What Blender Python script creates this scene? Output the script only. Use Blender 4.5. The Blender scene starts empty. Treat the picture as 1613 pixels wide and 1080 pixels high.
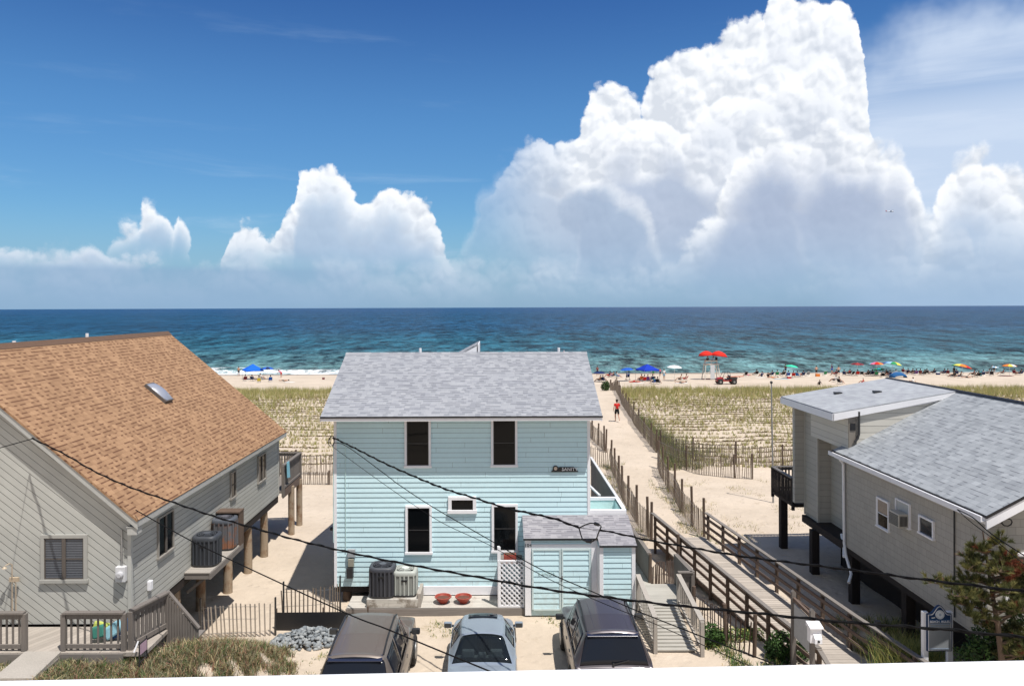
import bpy, bmesh, math, random
import numpy as np
from mathutils import Vector, Matrix, noise
R = math.radians
random.seed(7)
sc = bpy.context.scene
col = sc.collection

# ------------------------------------------------------------ camera, light, exposure
F, CX, CY, H, ROLL = 1200.0, 781.0, 484.0, 9.5, 0.0037
cd = bpy.data.cameras.new('camera'); cam = bpy.data.objects.new('camera', cd); col.objects.link(cam)
cam.location = (0, 0, H)
cam.rotation_euler = (Matrix.Rotation(R(90), 3, 'X') @ Matrix.Rotation(-ROLL, 3, 'Z')).to_euler()
cd.sensor_width = 36; cd.lens = 36*F/1613
cd.shift_x = 25.5/1613; cd.shift_y = -56.0/1613
cd.clip_start = 0.05; cd.clip_end = 60000
sc.camera = cam
sc.view_settings.view_transform = 'Standard'; sc.view_settings.look = 'None'
sc.view_settings.exposure = 0.1; sc.view_settings.gamma = 1.0
sc.cycles.max_bounces = 6; sc.cycles.diffuse_bounces = 3; sc.cycles.transparent_max_bounces = 12

SUN = Vector((0.27, -0.32, 1.0)).normalized()
ld = bpy.data.lights.new('sun', 'SUN'); lo = bpy.data.objects.new('sun', ld); col.objects.link(lo)
ld.energy = 5.0; ld.angle = R(0.53); ld.color = (1.0, 0.955, 0.89)
lo.rotation_euler = SUN.to_track_quat('Z', 'Y').to_euler(); lo.location = (20, -20, 60)

# ------------------------------------------------------------ node helper
class NT:
    def __init__(s, tree): s.t = tree; s.n = tree.nodes; s.l = tree.links
    def put(s, sock, v):
        if isinstance(v, bpy.types.NodeSocket): s.l.new(v, sock)
        elif v is not None:
            if sock.type == 'RGBA' and len(v) == 3: v = (*v, 1)
            sock.default_value = v
    def node(s, typ, ins=None, **props):
        n = s.n.new(typ)
        for k, v in props.items(): setattr(n, k, v)
        for k, v in (ins or {}).items(): s.put(n.inputs[k], v)
        return n
    def m(s, op, a, b=None, c=None, clamp=False):
        n = s.n.new('ShaderNodeMath'); n.operation = op; n.use_clamp = clamp
        s.put(n.inputs[0], a)
        if b is not None: s.put(n.inputs[1], b)
        if c is not None: s.put(n.inputs[2], c)
        return n.outputs[0]
    def mix(s, f, a, b, mode='MIX', clampf=True):
        n = s.n.new('ShaderNodeMix'); n.data_type = 'RGBA'; n.blend_type = mode; n.clamp_factor = clampf
        s.put(n.inputs[0], f); s.put(n.inputs[6], a); s.put(n.inputs[7], b)
        return n.outputs[2]
    def ss(s, x, lo, hi, a=0.0, b=1.0):          # smoothstep
        n = s.n.new('ShaderNodeMapRange'); n.interpolation_type = 'SMOOTHSTEP'
        s.put(n.inputs[0], x); s.put(n.inputs[1], lo); s.put(n.inputs[2], hi); s.put(n.inputs[3], a); s.put(n.inputs[4], b)
        return n.outputs[0]
    def noise(s, vec, scale, detail=4, rough=.55, dim='3D', out='Fac', dist=0):
        n = s.n.new('ShaderNodeTexNoise'); n.noise_dimensions = dim
        if vec is not None: s.l.new(vec, n.inputs['Vector'])
        n.inputs['Scale'].default_value = scale; n.inputs['Detail'].default_value = detail
        n.inputs['Roughness'].default_value = rough; n.inputs['Distortion'].default_value = dist
        return n.outputs[out]
    def sep(s, v):
        n = s.n.new('ShaderNodeSeparateXYZ'); s.l.new(v, n.inputs[0]); return n.outputs
    def comb(s, x=0., y=0., z=0.):
        n = s.n.new('ShaderNodeCombineXYZ'); s.put(n.inputs[0], x); s.put(n.inputs[1], y); s.put(n.inputs[2], z); return n.outputs[0]
    def vm(s, op, a, b=None):
        n = s.n.new('ShaderNodeVectorMath'); n.operation = op; s.put(n.inputs[0], a)
        if b is not None: s.put(n.inputs[1], b)
        return n.outputs['Value'] if op in ('DOT_PRODUCT', 'LENGTH', 'DISTANCE') else n.outputs[0]
    def vscale(s, a, k):
        n = s.n.new('ShaderNodeVectorMath'); n.operation = 'SCALE'; s.put(n.inputs[0], a); s.put(n.inputs['Scale'], k); return n.outputs[0]

# ------------------------------------------------------------ world: Nishita sky with cumulus laid out by direction
world = bpy.data.worlds.new('World'); sc.world = world; world.use_nodes = True
def build_world():
    t = NT(world.node_tree); t.n.clear()
    sky = t.node('ShaderNodeTexSky', sky_type='NISHITA', sun_disc=False, sun_elevation=math.asin(SUN.z),
                 sun_rotation=math.atan2(SUN.x, SUN.y), altitude=10, air_density=1.0, dust_density=0.6, ozone_density=2.4)
    bg_sky = t.node('ShaderNodeVectorMath', operation='SCALE'); t.l.new(sky.outputs[0], bg_sky.inputs[0]); bg_sky.inputs['Scale'].default_value = 1.0
    skyc = bg_sky.outputs[0]
    g = t.node('ShaderNodeTexCoord').outputs['Generated']
    d = t.vm('NORMALIZE', g); X, Y, Z = t.sep(d)
    az = t.m('ARCTAN2', X, Y); el = t.m('ARCSINE', Z)
    # sky colour: deepen the upper sky, pale band at the horizon
    tint = t.mix(t.ss(el, .22, .45), t.mix(t.ss(el, .06, .26), SKY_LO, SKY_MID), SKY_HI)
    skyc = t.mix(1.0, skyc, tint, 'MULTIPLY')
    P = t.comb(az, el, 0.0)
    # domain warp
    w1 = t.vm('SUBTRACT', t.noise(P, 7.0, 3, .5, out='Color'), (0.5, 0.5, 0.5))
    w2 = t.vm('SUBTRACT', t.noise(P, 38.0, 6, .62, out='Color'), (0.5, 0.5, 0.5))
    Pw = t.vm('ADD', P, t.vm('ADD', t.vscale(w1, 0.03), t.vscale(w2, 0.013)))
    def billow(Pv):
        tot = None
        for sc_, am in ((11.0, .036), (25.0, .019), (58.0, .0085), (130.0, .0035)):
            v = t.node('ShaderNodeTexVoronoi', feature='SMOOTH_F1', voronoi_dimensions='2D')
            t.l.new(Pv, v.inputs['Vector']); v.inputs['Scale'].default_value = sc_; v.inputs['Smoothness'].default_value = .25
            q = t.m('MULTIPLY', t.m('SUBTRACT', .55, t.m('MULTIPLY', t.m('POWER', v.outputs['Distance'], 2.0), 1.5)), am)
            tot = q if tot is None else t.m('ADD', tot, q)
        return tot
    B0 = billow(Pw)
    B1 = billow(t.vm('ADD', Pw, (0.0030, 0.0065, 0)))
    lit = t.m('SUBTRACT', B0, B1)                 # relief towards the sun
    wx, wy, _ = t.sep(Pw)
    elb = t.m('SUBTRACT', t.m('ADD', wy, .015), B0)
    def ang(px, py):
        dx = px-CX; return math.atan(dx/F), math.atan((CY-ROLL*dx-py)/math.hypot(F, dx))
    A0, A1, E0, E1 = -0.75, 0.75, -0.1, 0.55
    u = t.m('DIVIDE', t.m('SUBTRACT', wx, A0), A1-A0, clamp=True)
    def curve(pts):
        n = t.n.new('ShaderNodeFloatCurve'); c = n.mapping.curves[0]
        P_ = sorted(((a-A0)/(A1-A0), (e-E0)/(E1-E0)) for a, e in (ang(*p) for p in pts))
        P_ = [(0.0, P_[0][1])]+P_+[(1.0, P_[-1][1])]
        while len(c.points) < len(P_): c.points.new(.5, .5)
        for q, (x_, y_) in zip(c.points, P_): q.location = (min(max(x_, 0), 1), min(max(y_, 0), 1)); q.handle_type = 'VECTOR'
        n.mapping.update(); t.l.new(u, n.inputs['Value'])
        return t.m('MULTIPLY_ADD', n.outputs[0], E1-E0, E0)
    big = t.noise(P, 5.0, 4, .6)
    patch = t.ss(t.noise(Pw, 11.0, 4, .6), .38, .62)
    c = skyc
    big0 = t.noise(P, 9.0, 4, .6)
    # thin high veil on the right and faint streaks
    stp = t.node('ShaderNodeMapping'); t.l.new(P, stp.inputs['Vector']); stp.inputs['Rotation'].default_value = (0, 0, R(-14)); stp.inputs['Scale'].default_value = (2.2, 17, 1)
    st = t.noise(stp.outputs[0], 1.0, 6, .6, dist=.35)
    vr = t.m('MULTIPLY', t.ss(az, .38, .47), t.ss(t.m('SUBTRACT', el, t.m('ADD', t.m('MULTIPLY_ADD', az, .22, .185), t.m('MULTIPLY', t.m('SUBTRACT', big0, .5), .12))), .05, -.04))
    c = t.mix(t.m('MULTIPLY', vr, t.m('MAXIMUM', t.ss(st, .25, .60, .50, .94), t.ss(el, .30, .20, 0, .85))), c, (.60, .70, .86))
    vl = t.m('MULTIPLY', t.ss(st, .52, .75), t.ss(el, .28, .06, 0, .60))
    c = t.mix(vl, c, (.60, .74, .88))
    vl2 = t.m('MULTIPLY', t.ss(st, .55, .72), t.ss(t.m('ABSOLUTE', t.m('SUBTRACT', el, .30)), .08, .0, 0, .14))
    c = t.mix(vl2, c, (.60, .74, .88))
    layers = [
     # outline points in photograph pixels (converted to azimuth/elevation), edge softness, depth of the bright rim, grey of the body
     (((680, 470), (720, 400), (760, 320), (795, 262), (815, 240), (835, 228), (876, 222), (905, 214), (916, 190), (926, 165), (931, 143), (966, 134), (991, 144),
       (1010, 150), (1018, 118), (1022, 100), (1072, 82), (1087, 88), (1112, 65), (1153, 42), (1188, 33), (1203, 44), (1206, 0), (1214, -30), (1330, -30), (1342, 0), (1354, 40),
       (1360, 90), (1375, 200), (1420, 300), (1480, 400), (1560, 470)), .009, .20, (.62, .69, .82)),
     (((1000, 400), (1040, 280), (1078, 170), (1100, 135), (1130, 108), (1165, 98), (1200, 102), (1225, 88), (1290, 84), (1340, 92), (1362, 150), (1400, 250), (1440, 400)), .022, .13, (.60, .67, .80)),
     (((900, 420), (915, 300), (935, 235), (960, 205), (1000, 196), (1040, 186), (1080, 205), (1110, 235), (1150, 225), (1190, 222), (1240, 250), (1280, 400)), .035, .065, (.47, .55, .70)),
     (((690, 480), (720, 400), (740, 330), (757, 275), (790, 250), (830, 232), (880, 224), (925, 236), (960, 256), (1010, 300), (1050, 420)), .035, .05, (.42, .52, .68)),
     (((1040, 430), (1090, 370), (1130, 300), (1165, 240), (1195, 206), (1225, 192), (1262, 204), (1285, 196), (1304, 186), (1325, 204), (1344, 196), (1380, 201), (1397, 228), (1422, 232), (1440, 262), (1449, 302), (1462, 337), (1500, 352), (1520, 356), (1540, 420)), .016, .075, (.44, .52, .68)),
     (((1440, 440), (1470, 350), (1488, 262), (1500, 238), (1524, 222), (1545, 228), (1560, 245), (1590, 256), (1620, 285), (1680, 300), (1760, 400)), .014, .10, (.50, .60, .76)),
     (((1380, 470), (1440, 390), (1490, 362), (1530, 372), (1560, 350), (1600, 345), (1700, 350)), .04, .05, (.48, .58, .74)),
     (((330, 470), (348, 430), (354, 397), (362, 367), (382, 352), (417, 359), (440, 362), (443, 330), (465, 316), (465, 286), (477, 261), (497, 247), (522, 254), (542, 276),
       (568, 301), (590, 307), (603, 294), (628, 286), (653, 299), (680, 318), (690, 352), (699, 375), (706, 410), (735, 470)), .008, .075, (.50, .62, .78)),
     (((140, 470), (158, 408), (165, 392), (172, 367), (201, 352), (219, 347), (220, 321), (241, 310), (256, 320), (276, 315), (285, 330), (268, 352), (296, 357), (302, 385), (330, 405), (360, 470)), .012, .045, (.50, .63, .79)),
     (((-60, 385), (0, 382), (30, 386), (75, 396), (100, 402), (130, 404), (156, 397), (180, 402), (250, 408), (330, 416), (350, 470)), .014, .035, (.46, .60, .77)),
    ]
    wisp = t.m('MULTIPLY', t.m('SUBTRACT', t.noise(Pw, 60.0, 6, .7), .5), .022)
    for k, (pts, soft, rim, grey) in enumerate(layers):
        h = curve(pts)
        dd = t.m('SUBTRACT', h, elb)
        a = t.ss(t.m('ADD', dd, wisp), 0.0, soft*1.35)
        lo_, hi_ = (-.01, .12) if k < 7 else ((.030, .085), (.048, .105), (.040, .068))[k-7]
        if k in (0, 3): a = t.m('MULTIPLY', a, t.ss(az, -.03, .13, .30 if k else .1, 1.0))
        a = t.m('MULTIPLY', a, t.ss(t.m('ADD', el, t.m('MULTIPLY', t.m('SUBTRACT', big, .5), .05)), lo_, hi_, 0.0, .985))
        tt = t.ss(t.m('ADD', dd, t.m('MULTIPLY', t.m('SUBTRACT', big, .5), rim*.9)), rim*.15, rim*1.25)
        body = t.mix(tt, (.90, .925, .965), tuple(x*.95 for x in grey))
        sh = t.m('MULTIPLY', lit, t.ss(tt, 0.0, 1.0, 28.0, 5.0))
        sh = t.m('ADD', sh, t.m('MULTIPLY', t.m('SUBTRACT', patch, .5), .05))
        sh = t.m('ADD', .975, t.m('MAXIMUM', t.m('MINIMUM', sh, .10), -.22))
        body = t.mix(1.0, body, t.comb(sh, t.m('POWER', sh, .88), t.m('POWER', sh, .7)), 'MULTIPLY')
        c = t.mix(a, c, body)
    # low grey band and horizon haze
    bandx = t.ss(az, -.02, -.32)
    band = t.m('MULTIPLY', bandx, t.m('MULTIPLY', t.ss(el, .055, .044), .6))
    c = t.mix(band, c, (.24, .37, .56))
    c = t.mix(t.ss(el, .13, .0, 0, .75), c, (.27, .425, .62))
    # sky ahead of the camera, with its clouds
    bgn = t.node('ShaderNodeBackground'); t.l.new(c, bgn.inputs['Color']); bgn.inputs['Strength'].default_value = 1.0
    # unseen sky behind the camera: pale cloud added to grey the fill light
    cover = t.ss(t.noise(d, 2.2, 5, .6), .40, .60, .25, .95)
    c2 = t.mix(cover, sky.outputs[0], (3.5, 3.8, 4.3))
    bg2 = t.node('ShaderNodeBackground'); t.l.new(c2, bg2.inputs['Color']); bg2.inputs['Strength'].default_value = .1
    front = t.ss(Y, .0, .25)
    mx = t.node('ShaderNodeMixShader'); t.l.new(front, mx.inputs[0]); t.l.new(bg2.outputs[0], mx.inputs[1]); t.l.new(bgn.outputs[0], mx.inputs[2])
    o = t.node('ShaderNodeOutputWorld'); t.l.new(mx.outputs[0], o.inputs['Surface'])
# sky texture is scaled by 0.1 in these two tints (strength 0.1)
SKY_LO, SKY_MID, SKY_HI = (.052, .084, .107), (.046, .083, .113), (.025, .053, .094)
build_world()
world.cycles.sampling_method = 'MANUAL'; world.cycles.sample_map_resolution = 512

# ------------------------------------------------------------ placing helpers
def unroll(px, py):
    dx, dy = px-CX, py-CY
    return dx-ROLL*dy, dy+ROLL*dx
def at(px, py, Y):
    x, y = unroll(px, py); return Vector((x*Y/F, Y, H-y*Y/F))
def sst(a, b, x):
    t_ = min(max((x-a)/(b-a), 0.), 1.); return t_*t_*(3-2*t_)
KN = [(-80, .1), (22, .1), (26, 0), (40, .05), (46, .25), (60, .5), (76, .45), (85, .2), (91, -.9), (98, -1.75), (106, -2.05), (120, -2.25), (138, -2.85), (148, -3.4), (160, -4.2), (300, -9), (500, -14)]
KX = [k[0] for k in KN]; KZ = [k[1] for k in KN]
def gz(x, y):
    z = float(np.interp(y, KX, KZ))
    L = sst(-4.9, -6.7, x)*sst(21.8, 17.0, y)*1.58
    z += L
    if 42 < y < 86:
        a_ = sst(42, 46, y)*sst(86, 78, y)
        pathx = 9.3+(y-60)*.13
        a_ *= 1-sst(3.2, 1.6, abs(x-pathx))
        ph = ((y+.5*math.sin(x*.13)+.22*math.sin(x*.9))/1.25) % 1.0
        z += a_*(.10*(1-ph))
        z += a_*.12*noise.noise(Vector((x*.15, y*.15, 0)))
    z += .035*noise.noise(Vector((x*.8, y*.8, 3)))*sst(140, 100, y)+.06*noise.noise(Vector((x*.2, y*.2, 5)))*sst(24, 30, y)*sst(140, 110, y)
    return z
def ground(px, py):
    Y = 40.0
    x, y = unroll(px, py)
    lo_, hi_ = 10., 170.
    for _ in range(60):                    # march outwards, first hit
        pass
    Y = lo_; step = .05
    while Y < hi_:
        if H-y*Y/F <= gz(x*Y/F, Y): break
        Y += step*(1+Y/40)
    return Vector((x*Y/F, Y, gz(x*Y/F, Y)))

# ------------------------------------------------------------ object helpers
ORG = {}
def tag(o, label=None, cat=None, group=None, kind=None):
    if label: o['label'] = label
    if cat: o['category'] = cat
    if group: o['group'] = group
    if kind: o['kind'] = kind
    return o
def T(name, label, cat, loc=(0, 0, 0), rz=0, group=None):
    o = bpy.data.objects.new(name, None); col.objects.link(o); o.location = loc; o.rotation_euler = (0, 0, rz)
    o.empty_display_size = .2
    ORG[o.name] = Vector(loc); return tag(o, label, cat, group)
def copy_tree(o, parent=None):
    c = o.copy(); col.objects.link(c)
    if parent is not None: c.parent = parent
    for ch in list(o.children): copy_tree(ch, c)
    return c

class MB:
    def __init__(s): s.v = []; s.f = []; s.mi = []; s.cur = 0
    def add(s, vs, fs):
        b = len(s.v); s.v.extend([tuple(v) for v in vs])
        for f in fs: s.f.append([b+i for i in f]); s.mi.append(s.cur)
        return s
    def box(s, x0, x1, y0, y1, z0, z1):
        return s.add([(x0, y0, z0), (x1, y0, z0), (x1, y1, z0), (x0, y1, z0), (x0, y0, z1), (x1, y0, z1), (x1, y1, z1), (x0, y1, z1)],
                     [(0, 3, 2, 1), (4, 5, 6, 7), (0, 1, 5, 4), (1, 2, 6, 5), (2, 3, 7, 6), (3, 0, 4, 7)])
    def obox(s, c, ax, ay, az):
        c, ax, ay, az = map(Vector, (c, ax, ay, az)); vs = []
        for k in (-1, 1):
            for (i, j) in ((-1, -1), (1, -1), (1, 1), (-1, 1)): vs.append(c+ax*i+ay*j+az*k)
        fs = [(0, 3, 2, 1), (4, 5, 6, 7), (0, 1, 5, 4), (1, 2, 6, 5), (2, 3, 7, 6), (3, 0, 4, 7)]
        if ax.cross(ay).dot(az) < 0: fs = [f[::-1] for f in fs]
        return s.add(vs, fs)
    def bar(s, p0, p1, w, h=None, up=(0, 0, 1)):
        p0, p1 = Vector(p0), Vector(p1); h = h or w; d = p1-p0; L = d.length; d.normalize(); up = Vector(up)
        sd = d.cross(up)
        if sd.length < 1e-3: sd = d.cross(Vector((0, 1, 0)))
        sd.normalize(); u = sd.cross(d)
        return s.obox((p0+p1)/2, d*L/2, sd*w/2, u*h/2)
    def tube(s, pts, r, n=8, cap=True):
        pts = [Vector(p) for p in pts]; m = len(pts); rs = r if isinstance(r, (list, tuple)) else [r]*m
        vs = []; pu = None
        for i, p in enumerate(pts):
            d = (pts[min(i+1, m-1)]-pts[max(i-1, 0)]).normalized()
            if pu is None: pu = d.orthogonal().normalized()
            else:
                pu = pu-d*pu.dot(d); pu = pu.normalized() if pu.length > 1e-6 else d.orthogonal().normalized()
            w = d.cross(pu)
            for k in range(n):
                a = 2*math.pi*k/n; vs.append(p+(pu*math.cos(a)+w*math.sin(a))*rs[i])
        fs = []
        for i in range(m-1):
            for k in range(n):
                fs.append((i*n+k, i*n+(k+1) % n, (i+1)*n+(k+1) % n, (i+1)*n+k))
        if cap: fs.append(tuple(range(n))[::-1]); fs.append(tuple(range((m-1)*n, m*n)))
        return s.add(vs, fs)
    def lathe(s, prof, c=(0, 0, 0), n=24, sq=0.0, axis='Z', cap0=True, cap1=True):
        vs = []; c = Vector(c)
        for (r, z) in prof:
            for k in range(n):
                a = 2*math.pi*k/n; ca, sa = math.cos(a), math.sin(a)
                if sq: q = (abs(ca)**sq+abs(sa)**sq)**(-1/sq)
                else: q = 1
                p = (r*q*ca, r*q*sa, z)
                if axis == 'X': p = (z, r*ca, r*sa)
                if axis == 'Y': p = (r*ca, z, r*sa)
                vs.append(c+Vector(p))
        fs = []; m = len(prof)
        for i in range(m-1):
            for k in range(n):
                f = (i*n+k, i*n+(k+1) % n, (i+1)*n+(k+1) % n, (i+1)*n+k); fs.append(f[::-1] if axis == 'Y' else f)
        if cap0: fs.append(tuple(range(n))[::-1])
        if cap1: fs.append(tuple(range((m-1)*n, m*n)))
        return s.add(vs, fs)
    def poly(s, pts): return s.add(pts, [tuple(range(len(pts)))])
    def prism(s, pts, off):
        off = Vector(off); pts = [Vector(p) for p in pts]; n = len(pts)
        nn = sum(((pts[i]-pts[0]).cross(pts[(i+1) % n]-pts[0]) for i in range(1, n-1)), Vector())
        if nn.dot(off) > 0: pts = pts[::-1]
        return s.add(pts+[p+off for p in pts], [tuple(range(n)), tuple(range(2*n-1, n-1, -1))]+[(i, i+n, (i+1) % n+n, (i+1) % n) for i in range(n)])
    def build(s, name, mat, parent=None, L=False, smooth=False, uv=True, bevel=0, auto=None):
        me = bpy.data.meshes.new(name)
        off = Vector((0, 0, 0))
        o_name = parent.name if parent is not None else None
        if parent is not None and not L: off = ORG.get(o_name, Vector((0, 0, 0)))
        V = np.array(s.v, dtype=float)-np.array(off)
        me.from_pydata(V.tolist(), [], s.f)
        mats = mat if isinstance(mat, (list, tuple)) else [mat]
        for m_ in mats: me.materials.append(m_)
        if len(mats) > 1: me.polygons.foreach_set('material_index', s.mi)
        if smooth or auto: me.polygons.foreach_set('use_smooth', [True]*len(s.f))
        if auto: me.set_sharp_from_angle(angle=R(auto))
        if uv: uvs(me, off)
        o = bpy.data.objects.new(name, me); col.objects.link(o)
        if parent is not None: o.parent = parent; ORG[o.name] = off if not L else Vector((0, 0, 0))
        else: ORG[o.name] = Vector((0, 0, 0))
        if bevel:
            b = o.modifiers.new('bevel', 'BEVEL'); b.width = bevel; b.segments = 2; b.limit_method = 'ANGLE'; b.angle_limit = R(40)
        return o
def uvs(me, off=Vector((0, 0, 0))):
    n = len(me.loops)
    if not n: return
    uvl = me.uv_layers.new(name='UVMap'); co = np.empty(len(me.vertices)*3); me.vertices.foreach_get('co', co); co = co.reshape(-1, 3)+np.array(off)
    vi = np.empty(n, dtype=int); me.loops.foreach_get('vertex_index', vi)
    nr = np.empty(len(me.polygons)*3); me.polygons.foreach_get('normal', nr); nr = nr.reshape(-1, 3)
    lt = np.empty(len(me.polygons), dtype=int); me.polygons.foreach_get('loop_total', lt)
    N = np.repeat(nr, lt, axis=0); P_ = co[vi]
    ud = np.stack([-N[:, 1], N[:, 0], np.zeros(n)], 1); ln = np.linalg.norm(ud, axis=1); flat = ln < .05
    ud[flat] = (1, 0, 0); ln[flat] = 1; ud /= ln[:, None]
    vd = np.cross(N, ud); vd[flat] = (0, 1, 0)
    uv = np.stack([(P_*ud).sum(1), (P_*vd).sum(1)], 1).astype(np.float32)
    uvl.data.foreach_set('uv', uv.ravel())
def mesh_obj(name, me, parent=None):
    o = bpy.data.objects.new(name, me); col.objects.link(o)
    if parent is not None: o.parent = parent
    return o

# ------------------------------------------------------------ materials
MATS = {}
def newmat(name):
    m = bpy.data.materials.new(name); m.use_nodes = True; t = NT(m.node_tree); t.n.clear()
    b = t.node('ShaderNodeBsdfPrincipled'); o = t.node('ShaderNodeOutputMaterial'); t.l.new(b.outputs[0], o.inputs[0])
    return m, t, b, o
def vec(t, kind='Object'): return t.node('ShaderNodeTexCoord').outputs[kind]
def bump(t, b, h, s=.3, d=.02):
    n = t.node('ShaderNodeBump'); t.l.new(h, n.inputs['Height']); n.inputs['Strength'].default_value = s; n.inputs['Distance'].default_value = d
    t.l.new(n.outputs[0], b.inputs['Normal'])
def paint(c, rough=.5, var=.12, scale=6, metal=0, spec=.5, bmp=0, name=None):
    key = ('p', c, rough, var, scale, metal, spec, bmp)
    if key in MATS: return MATS[key]
    m, t, b, o = newmat(name or 'paint')
    n = t.noise(vec(t), scale, 5, .6); n2 = t.noise(vec(t), scale*9, 3, .5)
    f = t.m('MULTIPLY_ADD', t.m('SUBTRACT', n, .5), var*2, 1.0); f = t.m('ADD', f, t.m('MULTIPLY', t.m('SUBTRACT', n2, .5), var))
    t.l.new(t.mix(1.0, c, t.comb(f, f, f), 'MULTIPLY'), b.inputs['Base Color'])
    t.put(b.inputs['Roughness'], t.m('MULTIPLY_ADD', n2, .15, rough-.07, clamp=True)); b.inputs['Metallic'].default_value = metal
    b.inputs['Specular IOR Level'].default_value = spec
    if bmp: bump(t, b, n2, bmp, .01)
    MATS[key] = m; return m
def wood(c, var=.35, rough=.85, key=None, grain='Z', stain=None):
    k = ('w', c, var, grain, stain)
    if k in MATS: return MATS[k]
    m, t, b, o = newmat('weathered_wood')
    mp = t.node('ShaderNodeMapping'); t.l.new(vec(t), mp.inputs['Vector'])
    mp.inputs['Scale'].default_value = {'Z': (30, 30, 1.5), 'X': (1.5, 30, 30), 'Y': (30, 1.5, 30)}[grain]
    n = t.noise(mp.outputs[0], 1.0, 5, .65); n2 = t.noise(vec(t), 1.3, 4, .6)
    f = t.m('MULTIPLY_ADD', t.m('SUBTRACT', n, .5), var*2, 1.0); f = t.m('ADD', f, t.m('MULTIPLY', t.m('SUBTRACT', n2, .5), var))
    cc = t.mix(1.0, c, t.comb(f, f, f), 'MULTIPLY')
    if stain: cc = t.mix(t.ss(t.noise(vec(t), 2.2, 5, .7), .45, .62, 0, .8), cc, stain)
    t.l.new(cc, b.inputs['Base Color']); b.inputs['Roughness'].default_value = rough; b.inputs['Specular IOR Level'].default_value = .25
    bump(t, b, n, .4, .004)
    MATS[k] = m; return m
def boards(c, spacing, angle=0, line=.35, lw=.09, var=.07, dirt=.15, rough=.7, butt=0, name='siding', spec=.3, dirtc=None, grain=0.0, depth=.35):
    """flat wall or deck of boards; grooves run at `angle` in the face's own metre uv"""
    m, t, b, o = newmat(name)
    uv = vec(t, 'UV'); U, V, _ = t.sep(uv)
    ca, sa = math.cos(R(angle)), math.sin(R(angle))
    s_ = t.m('ADD', t.m('MULTIPLY', V, ca), t.m('MULTIPLY', U, -sa)); q = t.m('ADD', t.m('MULTIPLY', U, ca), t.m('MULTIPLY', V, sa))
    w = t.m('DIVIDE', s_, spacing); fr = t.m('FRACT', w); ix = t.m('FLOOR', w)
    wn = t.node('ShaderNodeTexWhiteNoise', noise_dimensions='2D')
    if butt:
        off = t.node('ShaderNodeTexWhiteNoise', noise_dimensions='1D'); t.l.new(ix, off.inputs['W'])
        bq = t.m('ADD', t.m('DIVIDE', q, butt), t.m('MULTIPLY', off.outputs[0], 3.0)); bi = t.m('FLOOR', bq); bf = t.m('FRACT', bq)
        t.l.new(t.comb(ix, bi), wn.inputs['Vector'])
        bj = t.m('LESS_THAN', bf, .012/butt*1.0+.002)
    else:
        t.l.new(t.comb(ix, 0.), wn.inputs['Vector']); bj = None
    gr = t.m('SUBTRACT', 1.0, t.ss(fr, 0.0, lw))
    if bj is not None: gr = t.m('MAXIMUM', gr, t.m('MULTIPLY', bj, .4))
    n = t.noise(vec(t), 1.1, 5, .65)
    gm = t.noise(t.comb(t.m('MULTIPLY', q, 2.0), t.m('MULTIPLY', s_, 40.0), 0.0), 1.0, 4, .6)
    f = t.m('MULTIPLY_ADD', t.m('SUBTRACT', wn.outputs[0], .5), var*2, 1.0)
    f = t.m('ADD', f, t.m('MULTIPLY', t.m('SUBTRACT', n, .5), dirt*2))
    f = t.m('ADD', f, t.m('MULTIPLY', t.m('SUBTRACT', gm, .5), grain))
    cc = t.mix(1.0, c, t.comb(f, f, f), 'MULTIPLY')
    if dirtc: cc = t.mix(t.ss(t.noise(vec(t), 2.6, 6, .7), .52, .75, 0, .55), cc, dirtc)
    cc = t.mix(gr, cc, tuple(x*line for x in c))
    t.l.new(cc, b.inputs['Base Color']); b.inputs['Roughness'].default_value = rough; b.inputs['Specular IOR Level'].default_value = spec
    bump(t, b, t.m('SUBTRACT', 1.0, gr), depth, .01)
    return m
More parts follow.
